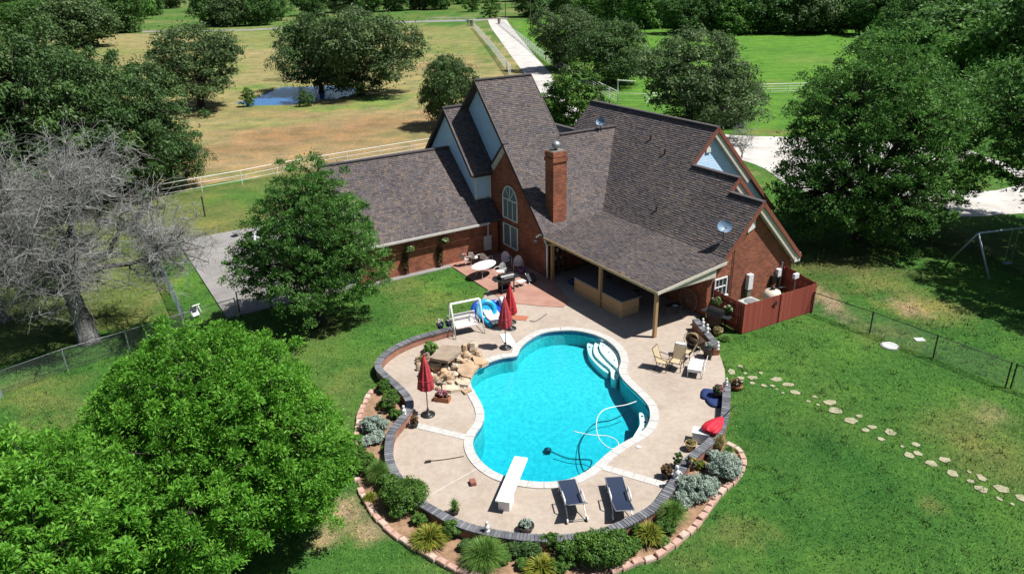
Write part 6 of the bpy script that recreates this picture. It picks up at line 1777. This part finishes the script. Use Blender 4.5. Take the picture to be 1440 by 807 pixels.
k = cable('garden_hose', [(745,451),(752,452),(758,449),(765,444),(769,441)], 0.05, 0.018, 'hose_dark', 'short dark hose lying on the deck near the pool head', 'hose')
cable('pool_brush_pole', [(604,648),(630,645),(652,641)], 0.05, 0.016, 'pole_brown', 'thin pole of the brush lying on the lower left deck', 'pole')
t = thing('pool_brush', 'small dark pool brush head on the lower left deck', 'brush', G(602, 650, 0.032), 0.2)
MB().box((0, 0, 0.05), (0.22, 0.09, 0.05)).build('head', 'dark_plastic', t); MB().box((0, 0, 0.02), (0.20, 0.07, 0.03)).build('bristles', 'terracotta', t)
k = MB().box((0, 0, 0.07), (0.20, 0.28, 0.14), 0.3).build('loose_brick', 'brick_red_small', loc=G(665, 680, 0.03)); tag(k, 'single red brick block on the deck left of the diving board', 'brick')
k = MB().lathe([(0.11, 0), (0.11, 0.02), (0.02, 0.03)], 16).build('skimmer_lid', 'coping_white', loc=G(898, 628, 0.032)); tag(k, 'round pale skimmer lid in the deck right of the pool', 'lid')

# ------------------------------------------------------------------ pots and planters
def pot_prof(r, h): return [(r*0.70, 0.0), (r*0.92, h*0.75), (r*1.05, h*0.86), (r*1.05, h), (r*0.90, h), (r*0.86, h*0.88), (0.02, h*0.86)]
def potted(label, px, r, h, mat, leaf, seed, z=0.03, fr=1.0, fh=0.35, kind='bush', flower=None, nclump=14):
    t = thing('potted_plant', label, 'potted plant', G(px[0], px[1], z))
    pt = MB().lathe(pot_prof(r, h), 18).build('pot', mat, t, True)
    MB().lathe([(r*0.86, h*0.86), (0.02, h*0.90)], 14).build('potting_soil', 'soil', pt)
    if leaf:
        if kind == 'bush': me = bush_mesh(seed, r*1.15*fr, r*1.15*fr, fh, nclump, 60, 0.07, 0.04, leaf)
        else: me = grass_mesh(seed, r*1.8*fr, fh, 90, 0.035, leaf)
        ob('foliage', me, t, (0, 0, h*0.86))
    if flower:
        ob('flowers', bush_mesh(seed+50, r*1.1*fr, r*1.1*fr, fh*1.1, 10, 26, 0.05, 0.045, flower), t, (0, 0, h*0.88))
    return t
leafmat('petal_pink', (0.50, 0.14, 0.22), 0.4, 0.2, (0.72, 0.34, 0.42)); leafmat('petal_white', (0.70, 0.62, 0.54), 0.3, 0.2, (0.85, 0.80, 0.72)); leafmat('petal_yellow', (0.62, 0.46, 0.05), 0.3, 0.2, (0.80, 0.66, 0.12)); leafmat('leaf_bronze', (0.13, 0.08, 0.03), 0.5, 0.2, (0.26, 0.16, 0.06))
potted('blue and white flowerpot on the wall cap, left of two', (619, 461), 0.19, 0.24, 'blue_glaze', None, 1, WALLZ, flower='petal_white', fh=0.28)
potted('blue and white flowerpot on the wall cap, right of two', (631, 458), 0.19, 0.24, 'blue_glaze', None, 2, WALLZ, flower='petal_white', fh=0.28)
t = thing('planter_box', 'terracotta box planter of pink flowers on the deck left of the pool', 'planter', G(622, 563, 0.03), -0.28)
for y in (-0.15, 0.15): MB().box((0, y, 0.11), (0.66, 0.03, 0.22)).build('side', 'terracotta', t)
for x in (-0.33, 0.33): MB().box((x, 0, 0.11), (0.03, 0.33, 0.22)).build('end', 'terracotta', t)
MB().box((0, 0, 0.10), (0.64, 0.28, 0.16)).build('potting_soil', 'soil', t)
ob('foliage', bush_mesh(61, 0.34, 0.18, 0.26, 16, 60, 0.06, 0.04, 'leaf_bronze'), t, (0, 0, 0.16)); ob('flowers', bush_mesh(62, 0.34, 0.18, 0.34, 14, 36, 0.06, 0.05, 'petal_pink'), t, (0, 0, 0.18))
potted('dark pot of bronze leaves inside the left wall bend', (583, 600), 0.17, 0.22, 'dark_pot', 'leaf_bronze', 4, fh=0.4)
potted('spiky green plant in a pot by the lower left wall', (640, 722), 0.15, 0.18, 'dark_pot', 'leaf_grass', 5, fh=0.55, kind='grass')
potted('wide dark bowl of succulents on the near deck edge', (740, 746), 0.26, 0.24, 'dark_pot', 'leaf_sage', 6, fh=0.22, fr=0.8)
potted('round dark pot of brown foliage beside the right paver strip', (937, 671), 0.20, 0.28, 'dark_pot', 'leaf_bronze', 7, fh=0.3)
potted('dark leafy plant in a pot inside the right wall', (953, 657), 0.16, 0.22, 'dark_pot', 'leaf_dark', 8, fh=0.45, fr=1.2)
potted('tan pot with a yellow rim below the white box', (971, 632), 0.22, 0.32, 'tan_pot', 'leaf_straw', 9, fh=0.14, fr=0.7)
potted('black pot with yellow flowers outside the right wall', (973, 660), 0.16, 0.26, 'dark_pot', 'leaf_dark', 10, 0.035, fh=0.25, flower='petal_yellow')
potted('dark tub of pink flowers by the right end of the wall', (1010, 560), 0.24, 0.36, 'dark_pot', 'leaf_dark', 11, fh=0.35, flower='petal_pink')
potted('pot of bronze and pink leaves on the lawn beyond the wall end', (1037, 548), 0.20, 0.22, 'terracotta', 'leaf_bronze', 12, 0.0, fh=0.35, flower='petal_white')
potted('pot of dry flowers on the lawn next to the wall end', (1030, 546), 0.18, 0.20, 'terracotta', 'leaf_straw', 13, 0.0, fh=0.3)
potted('large glazed jar with a white bloom at the end of the grill wall', (995, 502), 0.26, 0.55, 'dark_pot', 'leaf_sage', 14, fh=0.3, fr=0.7, flower='petal_white')
potted('tan bowl of dry plants behind the grill wall', (1009, 471), 0.24, 0.28, 'tan_pot', 'leaf_straw', 15, 0.0, fh=0.2)
# little statues on the wall caps
def figurine(label, px, z, s_=1.0, mat='white_glaze'):
    t = thing('figurine', label, 'figurine', G(px[0], px[1], z), random.uniform(0, 6)); t.scale = (s_,)*3
    MB().lathe([(0.08, 0), (0.08, 0.03), (0.05, 0.04), (0.07, 0.10), (0.08, 0.16), (0.045, 0.22), (0.03, 0.24)], 12).build('body', mat, t, True)
    MB().blob((0, 0, 0.29), (0.05, 0.05, 0.06), 3, 0.05).build('head', mat, t, True)
    for q in (-1, 1): MB().tube([(q*0.07, 0, 0.18), (q*0.12, 0.03, 0.12)], 0.018, 5).build('wing', mat, t)
ZC = WALLZ+0.02
figurine('white figurine on the wall cap at lower left of the pool', (685, 746), ZC, 1.1)
figurine('white figurine on the wall cap beside the right paver strip', (951, 671), ZC, 1.5)
figurine('dark figurine on the right wall cap by the leafy pot', (968, 655), ZC, 1.3, 'dark_pot')
figurine('white figurine at the near end of the grill wall', (1009, 491), 0.585, 1.2)
figurine('white figurine in the middle of the grill wall', (994, 467), 0.585, 1.3)
figurine('white figurine at the far end of the grill wall', (988, 458), 0.585, 1.2)
figurine('white figurine on top of the left wall by the umbrella', (568, 582), ZC, 1.2)
figurine('white figurine on the tip of the wall beside the lawn path', (1021, 541), ZC, 1.0)
t = thing('white_box', 'white storage box on the deck beside the lying red umbrella', 'box', G(985, 620, 0.03), -0.35)
MB().box((0, 0, 0.22), (0.62, 0.42, 0.42)).build('body', 'white_plastic', t); MB().box((0, 0, 0.45), (0.66, 0.46, 0.05)).build('lid', 'white_plastic', t)
# navy cushions
for px, rz, lab, rnd in (((998, 556), -0.30, 'square navy cushion lying on the deck', 0), ((1006, 566), 0.2, 'rounded navy cushion leaning on the right wall', 1)):
    t = thing('cushion', lab, 'cushion', G(px[0], px[1], 0.03), rz, 'navy cushions')
    n_ = 28; ex = 5 if not rnd else 2.6
    V = []; F = []
    for k, (s_, z) in enumerate(((0.90, 0.0), (1.0, 0.05), (0.96, 0.10), (0.6, 0.125), (0.05, 0.13))):
        for j in range(n_):
            a_ = 2*math.pi*j/n_; c_, q = math.cos(a_), math.sin(a_)
            rr_ = 0.36*s_/(abs(c_)**ex+abs(q)**ex)**(1/ex); V.append((rr_*c_, rr_*q*1.15, z))
    for k in range(4):
        for j in range(n_): F.append((k*n_+j, k*n_+(j+1) % n_, (k+1)*n_+(j+1) % n_, (k+1)*n_+j))
    F.append(tuple(range(n_-1, -1, -1))); F.append(tuple(4*n_+j for j in range(n_)))
    o = ob('pad', rawmesh('pad', V, F, 'navy_cushion', True), t)
    MB().tube([(0.36/(abs(math.cos(x))**ex+abs(math.sin(x))**ex)**(1/ex)*math.cos(x), 0.414/(abs(math.cos(x))**ex+abs(math.sin(x))**ex)**(1/ex)*math.sin(x), 0.05) for x in np.linspace(0, 2*math.pi, 29)], 0.012, 5, False).build('piping', 'navy_fabric', t)

# ------------------------------------------------------------------ sling chairs, side table, white table
def sling_chair(label, px, rz):
    """local -y = front"""
    t = thing('sling_chair', label, 'chair', G(px[0], px[1], 0.03), rz, 'bronze sling chairs')
    def panel(p0, p1, name):
        v = Vector(p1)-Vector(p0); nrm = Vector((1, 0, 0)).cross(v).normalized()
        MB().slab([(-0.24, p0[1], p0[2]), (0.24, p0[1], p0[2]), (0.24, p1[1], p1[2]), (-0.24, p1[1], p1[2])], nrm*0.012).build(name, 'sling_beige', t)
    panel((0, -0.25, 0.43), (0, 0.22, 0.40), 'seat'); panel((0, 0.22, 0.40), (0, 0.46, 1.02), 'backrest')
    for s_ in (-1, 1):
        x = s_*0.26
        MB().tube([(x, -0.27, 0.43), (x, 0.22, 0.40), (x, 0.47, 1.04)], 0.018, 6).build('side_rail', 'bronze', t, True)
        MB().tube([(x, 0.34, 0.70), (x*1.12, 0.0, 0.66), (x*1.15, -0.24, 0.64), (x*1.12, -0.30, 0.56), (x*1.05, -0.20, 0.42)], 0.018, 6).build('armrest', 'bronze', t, True)
        MB().tube([(x, -0.20, 0.42), (x, -0.30, 0.22), (x, -0.26, 0.0)], 0.018, 6).build('leg', 'bronze', t, True)
        MB().tube([(x, 0.20, 0.40), (x, 0.22, 0.2), (x, 0.32, 0.0)], 0.018, 6).build('leg', 'bronze', t, True)
    MB().tube([(-0.26, 0.47, 1.04), (0.26, 0.47, 1.04)], 0.018, 6).build('top_rail', 'bronze', t)
    MB().tube([(-0.26, -0.27, 0.43), (0.26, -0.27, 0.43)], 0.018, 6).build('front_rail', 'bronze', t)
sling_chair('bronze sling chair nearest the pool on the right deck', (932, 519), 0.95)
sling_chair('bronze sling chair beside the small white cooler', (951, 519), -0.5)
sling_chair('bronze sling chair behind the white chaise', (966, 505), -2.2)
t = thing('cooler', 'small white cooler with a dark front between the sling chairs', 'cooler', G(957, 499, 0.03), -0.15)
MB().box((0, 0, 0.26), (0.44, 0.40, 0.44)).build('body', 'dish_grey', t); MB().box((0, 0, 0.52), (0.48, 0.44, 0.09)).build('lid', 'white_plastic', t)
for s_ in (-1, 1):
    for y in (-0.16, 0.16): MB().box((s_*0.18, y, 0.03), (0.05, 0.05, 0.06)).build('foot', 'white_plastic', t)
t = thing('white_chaise', 'white low chaise with a tilted frame at the right deck edge', 'chaise', G(978, 524, 0.03), -0.38)
MB().box((0, 0, 0.40), (0.62, 1.05, 0.06)).build('seat', 'white_plastic', t)
MB().box((0, -0.50, 0.33), (0.60, 0.04, 0.09)).build('apron', 'white_plastic', t)
for s_ in (-1, 1):
    for y in (-0.46, 0.44): MB().tube([(s_*0.27, y, 0.38), (s_*0.29, y*1.05, 0.0)], 0.018, 6).build('leg', 'white_metal', t)
MB().tube([(0.34, -0.5, 0.02), (0.42, -0.45, 0.62), (0.42, 0.55, 0.66), (0.34, 0.62, 0.02)], 0.016, 6).build('side_hoop', 'white_metal', t, True)
MB().tube([(0.34, -0.5, 0.03), (0.34, 0.6, 0.03)], 0.014, 6).build('side_runner', 'white_metal', t)
# hose reel by the low wall
t = thing('hose_reel', 'tan coiled hose on a bronze reel against the grill wall', 'hose reel', G(974, 486, 0.03), -0.6)
for k in range(4):
    MB().tube([((0.30-0.03*k)*math.cos(x), -0.14+k*0.08, 0.42+(0.30-0.03*k)*math.sin(x)) for x in np.linspace(0, 2*math.pi, 23)], 0.045, 7, False).build('coil', 'tan_pot', t, True)
for y in (-0.2, 0.2):
    MB().tube([(0.40*math.cos(x), y, 0.42+0.40*math.sin(x)) for x in np.linspace(0, 2*math.pi, 25)], 0.014, 5, False).build('rim', 'bronze', t, True)
    for x in np.linspace(0, math.pi, 4)[:-1]: MB().tube([(-0.4*math.cos(x), y, 0.42-0.4*math.sin(x)), (0.4*math.cos(x), y, 0.42+0.4*math.sin(x))], 0.01, 5).build('spoke', 'bronze', t)
    MB().tube([(-0.3, y*1.2, 0), (0, y*1.1, 0.42), (0.3, y*1.2, 0)], 0.018, 6).build('stand', 'bronze', t, True)
t = thing('rusty_cart', 'rust brown garden cart beside the coiled hose', 'cart', G(981, 490, 0.03), 0.5)
MB().slab([(-0.22, -0.3, 0.30), (0.22, -0.3, 0.30), (0.26, 0.34, 0.42), (-0.26, 0.34, 0.42)], (0, 0, 0.16)).build('tray', 'bronze', t)
for s_ in (-1, 1):
    MB().tube([(s_*0.2, -0.9, 0.34), (s_*0.22, 0.2, 0.30)], 0.018, 6).build('handle', 'bronze', t)
    MB().tube([(s_*0.26-0.02, 0.25, 0.17), (s_*0.26+0.02, 0.25, 0.17)], 0.17, 14).build('wheel', 'rubber', t)
    MB().tube([(s_*0.18, -0.28, 0.30), (s_*0.18, -0.32, 0.0)], 0.016, 6).build('leg', 'bronze', t)

# ------------------------------------------------------------------ under the cover
t = thing('wagon_wheel', 'large spoked wheel leaning on the shaded patio wall', 'wheel', hp(26.75,-25.9,0.03), HOUSE_RZ+math.pi/2)
MB().tube([(0.62*math.cos(x), 0.0, 0.66+0.62*math.sin(x)) for x in np.linspace(0, 2*math.pi, 29)], 0.035, 6, False).build('rim', 'wood_old', t, True)
for x in np.linspace(0, math.pi, 7)[:-1]: MB().tube([(-0.6*math.cos(x), 0, 0.66-0.6*math.sin(x)), (0.6*math.cos(x), 0, 0.66+0.6*math.sin(x))], 0.018, 5).build('spoke', 'wood_old', t)
MB().tube([(0, -0.08, 0.66), (0, 0.08, 0.66)], 0.08, 10).build('hub', 'wood_old', t)
t = thing('side_table', 'small dark table with a white sheet under the patio cover', 'table', G(945, 446, 0.03), 0.3)
MB().box((0, 0, 0.70), (0.8, 0.5, 0.03)).build('tabletop', 'dark_plastic', t)
for sx in (-1, 1):
    for sy in (-1, 1): MB().tube([(sx*0.36, sy*0.2, 0.69), (sx*0.38, sy*0.22, 0)], 0.016, 6).build('leg', 'black_metal', t)
k = MB().box((0, 0, 0.003), (0.26, 0.20, 0.006), 0.5).build('paper_sheet', 'white_paint', loc=G(945, 446, 0.03)+Vector((0.1, -0.1, 0.716))); tag(k, 'white sheet lying on the small dark table', 'paper')
for bb, lab in ((-28.2, 'dark bar stool right of the bar counter'), (-30.6, 'dark bar stool behind the bar counter')):
    t = thing('bar_stool', lab, 'stool', hp(25.2, bb, 0.03), HOUSE_RZ)
    MB().lathe([(0.02, 0.70), (0.18, 0.70), (0.19, 0.74), (0.16, 0.77), (0.02, 0.775)], 16).build('seat', 'dark_plastic', t, True)
    for x in range(4): MB().tube([(0.12*math.cos(x*math.pi/2), 0.12*math.sin(x*math.pi/2), 0.70), (0.22*math.cos(x*math.pi/2), 0.22*math.sin(x*math.pi/2), 0)], 0.015, 6).build('leg', 'black_metal', t)
    MB().tube([(0.18*math.cos(x), 0.18*math.sin(x), 0.28) for x in np.linspace(0, 2*math.pi, 17)], 0.01, 5, False).build('foot_ring', 'black_metal', t)
t = thing('garden_rack', 'dark garden rack of tools behind the white downpipe', 'rack', hp(24.2,-34.1,0.03), HOUSE_RZ)
for x in (-0.5, 0.5): MB().tube([(x, 0, 0), (x, 0, 1.8)], 0.02, 6).build('upright', 'black_metal', t)
for z in (0.4, 0.9, 1.4): MB().box((0, 0, z), (1.0, 0.3, 0.02)).build('shelf', 'black_metal', t)
rg = random.Random(8)
for i in range(7): MB().lathe([(0.06, 0), (0.09, 0.12), (0.05, 0.2)], 8, (-0.4+i*0.13, 0, (0.42, 0.92, 1.42)[i % 3])).build('jar', ['dark_pot', 'galvanised', 'white_glaze'][i % 3], t)
for x in (-0.25, 0.1): MB().tube([(x, -0.35, 0.0), (x+0.1, 0.0, 1.7)], 0.014, 5).build('tool_handle', 'wood_old', t)
t = thing('toy_bag', 'crumpled blue and white bag in the shade by the bar counter', 'bag', hp(24.0,-32.2,0.03))
MB().blob((0, 0, 0.18), (0.38, 0.28, 0.2), 7, 0.25, 12, 8).build('bag', 'navy_cushion', t, True); MB().blob((0.16, -0.12, 0.30), (0.16, 0.14, 0.10), 9, 0.25, 10, 6).build('cloth', 'white_plastic', t, True)
cable('coiled_hose', [(752,389),(760,393),(768,395),(776,393),(783,387),(789,381)], 0.05, 0.02, 'hose_green', 'green hose curving round the foot of the downpipe', 'hose')
# hanging baskets
def hanging_basket(label, at, face):
    t = thing('hanging_basket', label, 'hanging basket', at, face)
    MB().lathe([(0.03, -0.02), (0.14, 0.06), (0.17, 0.14), (0.15, 0.14), (0.03, 0.03)], 12).build('basket', 'dark_pot', t, True)
    ob('foliage', bush_mesh(int(abs(at[0]*100)) % 97, 0.30, 0.28, 0.40, 16, 60, 0.08, 0.05, 'leaf_grass'), t, (0, 0, 0.06))
    ob('flowers', bush_mesh(int(abs(at[1]*100)) % 89, 0.26, 0.24, 0.38, 8, 26, 0.06, 0.05, 'petal_white'), t, (0, 0, 0.10))
    b = MB(); b.tube([(0, 0.30, 0.55), (0, 0.15, 0.62), (0, 0.0, 0.56), (0, 0, 0.14)], 0.012, 5, False); b.build('bracket', 'black_metal', t, True)
hanging_basket('leafy basket hanging on the garage wall, nearer the lawn tree', hp(16.7,-38.9,1.45), HOUSE_RZ)
hanging_basket('leafy basket hanging on the garage wall, nearer the patio', hp(19.0,-38.9,1.55), HOUSE_RZ)
hanging_basket('flower basket on the red enclosure, nearer the brick wall', hp(26.88,-24.0,1.0), HOUSE_RZ-math.pi/2)
hanging_basket('flower basket on the red enclosure, nearer its corner', hp(26.84,-23.2,0.9), HOUSE_RZ-math.pi/2)
for a_, lab in ((16.45, 'dark trellis on the garage wall below the left basket'), (18.75, 'dark trellis on the garage wall below the right basket')):
    t = thing('wall_trellis', lab, 'trellis', hp(a_,-39.12,0.05), HOUSE_RZ)
    for x in (-0.14, 0, 0.14): MB().box((x, 0, 0.75), (0.03, 0.03, 1.5)).build('upright', 'trim_dark', t)
    for z in np.arange(0.2, 1.5, 0.25): MB().box((0, -0.03, z), (0.34, 0.02, 0.03)).build('slat', 'trim_dark', t)
    ob('vine', bush_mesh(int(a_*10), 0.22, 0.10, 1.45, 22, 60, 0.08, 0.05, 'leaf_bronze', 0.12), t)

# ------------------------------------------------------------------ rock pile by the pool
rp = thing('rock_waterfall', 'tan boulder and slab rock waterfall on the left edge of the pool', 'rocks', G(640, 522, 0.03))
R0 = G(640, 522, 0.03)
def slab_rock(px, z0, z1, mat, tilt=None):
    P = [G(x, y, z1) for x, y in px]
    rd_ = random.Random(int(px[0][0]*7))
    b = MB(R0); b.slab([p+Vector((0, 0, rd_.uniform(-0.03, 0.03))) for p in P], (0, 0, -(z1-z0)))
    return b.build('rock', mat, rp)
slab_rock([(604,502),(622,485),(645,487),(649,493),(638,502),(630,507),(612,505)], 0.62, 0.76, 'rock_grey')
slab_rock([(645,515),(662,507),(675,511),(668,521),(662,531),(650,528),(643,521)], 0.10, 0.24, 'rock_tan')
slab_rock([(664,500),(680,504),(687,507),(678,512),(668,512)], 0.05, 0.26, 'rock_rust')
slab_rock([(640,534),(655,529),(662,535),(658,542),(645,540)], 0.02, 0.16, 'rock_pale')
slab_rock([(622,540),(642,541),(648,546),(634,549),(622,547)], 0.02, 0.18, 'rock_pale')
slab_rock([(648,547),(660,543),(664,549),(654,553)], 0.02, 0.12, 'rock_tan')
rg = random.Random(19)
rocks = [(606,515,.34,.30,.30,'rock_tan'),(614,521,.42,.28,.34,'rock_rust'),(624,530,.36,.26,.30,'rock_rust'),(632,536,.30,.24,.26,'rock_tan'),(640,530,.24,.2,.2,'rock_pale'),(600,525,.20,.18,.18,'rock_pale'),(606,532,.22,.2,.2,'rock_pale'),(612,536,.22,.22,.22,'rock_tan'),(618,540,.22,.2,.2,'rock_grey'),(625,544,.20,.2,.2,'rock_grey'),(634,543,.2,.2,.18,'rock_tan'),(640,519,.28,.22,.24,'rock_pale'),(633,512,.26,.2,.26,'rock_rust'),(645,509,.24,.2,.2,'rock_pale'),(656,503,.30,.26,.24,'rock_tan'),(665,493,.34,.30,.36,'rock_pale'),(654,494,.26,.24,.3,'rock_tan'),(672,500,.24,.2,.2,'rock_tan'),(588,512,.16,.14,.16,'rock_grey'),(589,520,.16,.16,.18,'rock_grey'),(592,529,.18,.16,.18,'rock_grey'),(598,535,.16,.16,.16,'rock_tan'),(604,541,.16,.14,.14,'rock_pale'),(610,546,.16,.14,.14,'rock_pale'),(618,548,.14,.12,.12,'rock_tan'),(628,521,.26,.2,.24,'rock_pale'),(622,512,.5,.34,.5,'rock_grey'),(636,505,.4,.3,.45,'rock_grey'),(600,505,.22,.2,.28,'rock_grey'),(650,537,.18,.16,.14,'rock_tan'),(676,508,.18,.14,.12,'rock_rust'),(684,511,.14,.12,.1,'rock_rust'),(652,522,.16,.14,.14,'rock_pale'),(644,545,.12,.1,.1,'rock_pale')]
for i, (x, y, rx, ry, rz_, mt_) in enumerate(rocks):
    c = G(x, y, 0.03)+Vector((0, 0, rz_*0.55))
    b = MB(R0); b.blob(c, (rx*0.80, ry*0.80, rz_*0.78), i+3, 0.30, 6, 5); b.build('rock', mt_, rp)
rg = random.Random(44)
rpoly = [G(*p) for p in ((586,508),(604,500),(640,500),(668,492),(684,506),(664,520),(655,545),(618,550),(600,545),(588,528))]
cnt = 0
while cnt < 60:
    x = rg.uniform(585, 686); y = rg.uniform(490, 552); g_ = G(x, y, 0.03)
    if not inside(np.array([g_.x]), np.array([g_.y]), [tuple(p) for p in rpoly])[0]: continue
    s_ = rg.uniform(0.07, 0.16)
    MB(R0).blob(g_+Vector((0, 0, s_*0.5)), (s_*rg.uniform(0.8, 1.5), s_, s_*0.8), 200+cnt, 0.28, 6, 4).build('rock', rg.choice(['rock_pale', 'rock_tan', 'rock_rust', 'rock_pale', 'rock_grey']), rp); cnt += 1
gr('low grey-green tuft on the back of the rock pile', (664, 488), 0.30, 0.35, 14, 'leaf_straw', 300, 0.02)
# ------------------------------------------------------------------ tipped white chair by the slab, things behind the lawn tree
t = thing('tipped_chair', 'white resin lawn chair tipped against the wire fence corner', 'chair', G(272, 446), 0.9); t.scale = (0.8, 0.8, 0.8)
rot = Matrix.Rotation(R(55), 3, 'X')
def trot(b): b.v = [tuple(rot @ Vector(v)+Vector((0, 0, 0.25))) for v in b.v]; return b
trot(MB().box((0, 0, 0.40), (0.55, 0.55, 0.05))).build('seat', 'white_plastic', t)
trot(MB().box((0, 0.30, 0.72), (0.55, 0.05, 0.62))).build('backrest', 'white_plastic', t)
for s_ in (-1, 1):
    for y in (-0.25, 0.27): trot(MB().box((s_*0.26, y, 0.20), (0.06, 0.06, 0.40))).build('leg', 'white_plastic', t)
    trot(MB().tube([(s_*0.30, 0.28, 0.62), (s_*0.31, -0.24, 0.60), (s_*0.30, -0.27, 0.40)], 0.03, 6)).build('armrest', 'white_plastic', t, True)
def car(label, px, rz):
    t = thing('parked_car', label, 'car', G(px[0], px[1], 0.02), rz)
    pr_ = [(-2.2,0.45),(-2.15,0.85),(-1.3,1.0),(-0.7,1.42),(0.7,1.46),(1.35,1.05),(2.1,0.92),(2.2,0.5)]
    b = MB(); n_ = len(pr_)
    b.slab([(x, -0.86, z) for x, z in pr_]+[(1.9, -0.86, 0.28), (-1.9, -0.86, 0.28)], (0, 1.72, 0)); b.build('body', 'car_white', t)
    for s_ in (-1, 1):
        MB().slab([(-1.15, s_*0.865, 1.02), (-0.68, s_*0.865, 1.36), (0.66, s_*0.865, 1.40), (1.2, s_*0.865, 1.06)], (0, s_*0.01, 0)).build('side_window', 'window_glass', t)
        for x in (-1.35, 1.35):
            wh = MB().tube([(x, s_*0.70, 0.33), (x, s_*0.88, 0.33)], 0.33, 18).build('wheel', 'rubber', t)
            MB().tube([(x, s_*0.86, 0.33), (x, s_*0.89, 0.33)], 0.20, 14).build('rim', 'galvanised', wh)
    MB().slab([(1.33, -0.75, 1.085), (1.33, 0.75, 1.085), (0.76, 0.70, 1.455), (0.76, -0.70, 1.455)], (0.012, 0, 0.02)).build('windscreen', 'window_glass', t)
    MB().slab([(-1.27, -0.75, 1.04), (-1.27, 0.75, 1.04), (-0.74, 0.70, 1.42), (-0.74, -0.70, 1.42)], (-0.012, 0, 0.02)).build('rear_window', 'window_glass', t)
    for y in (-0.6, 0.6): MB().box((2.17, y, 0.72), (0.06, 0.3, 0.14)).build('headlight', 'white_glaze', t)
car('white car parked on the slab behind the lawn tree', (398, 342), HOUSE_RZ+0.1)
car('white car parked on the gravel behind the tall right tree', (1262, 276), 0.3)
t = thing('fire_pit', 'small round metal bowl standing on the concrete slab', 'bowl', G(333, 332, 0.08))
MB().lathe([(0.06, 0.10), (0.24, 0.22), (0.28, 0.32), (0.25, 0.32), (0.05, 0.14)], 16).build('bowl', 'galvanised', t, True)
for k in range(3): MB().tube([(0.2*math.cos(k*2.1), 0.2*math.sin(k*2.1), 0.22), (0.26*math.cos(k*2.1), 0.26*math.sin(k*2.1), 0)], 0.015, 5).build('leg', 'black_metal', t)
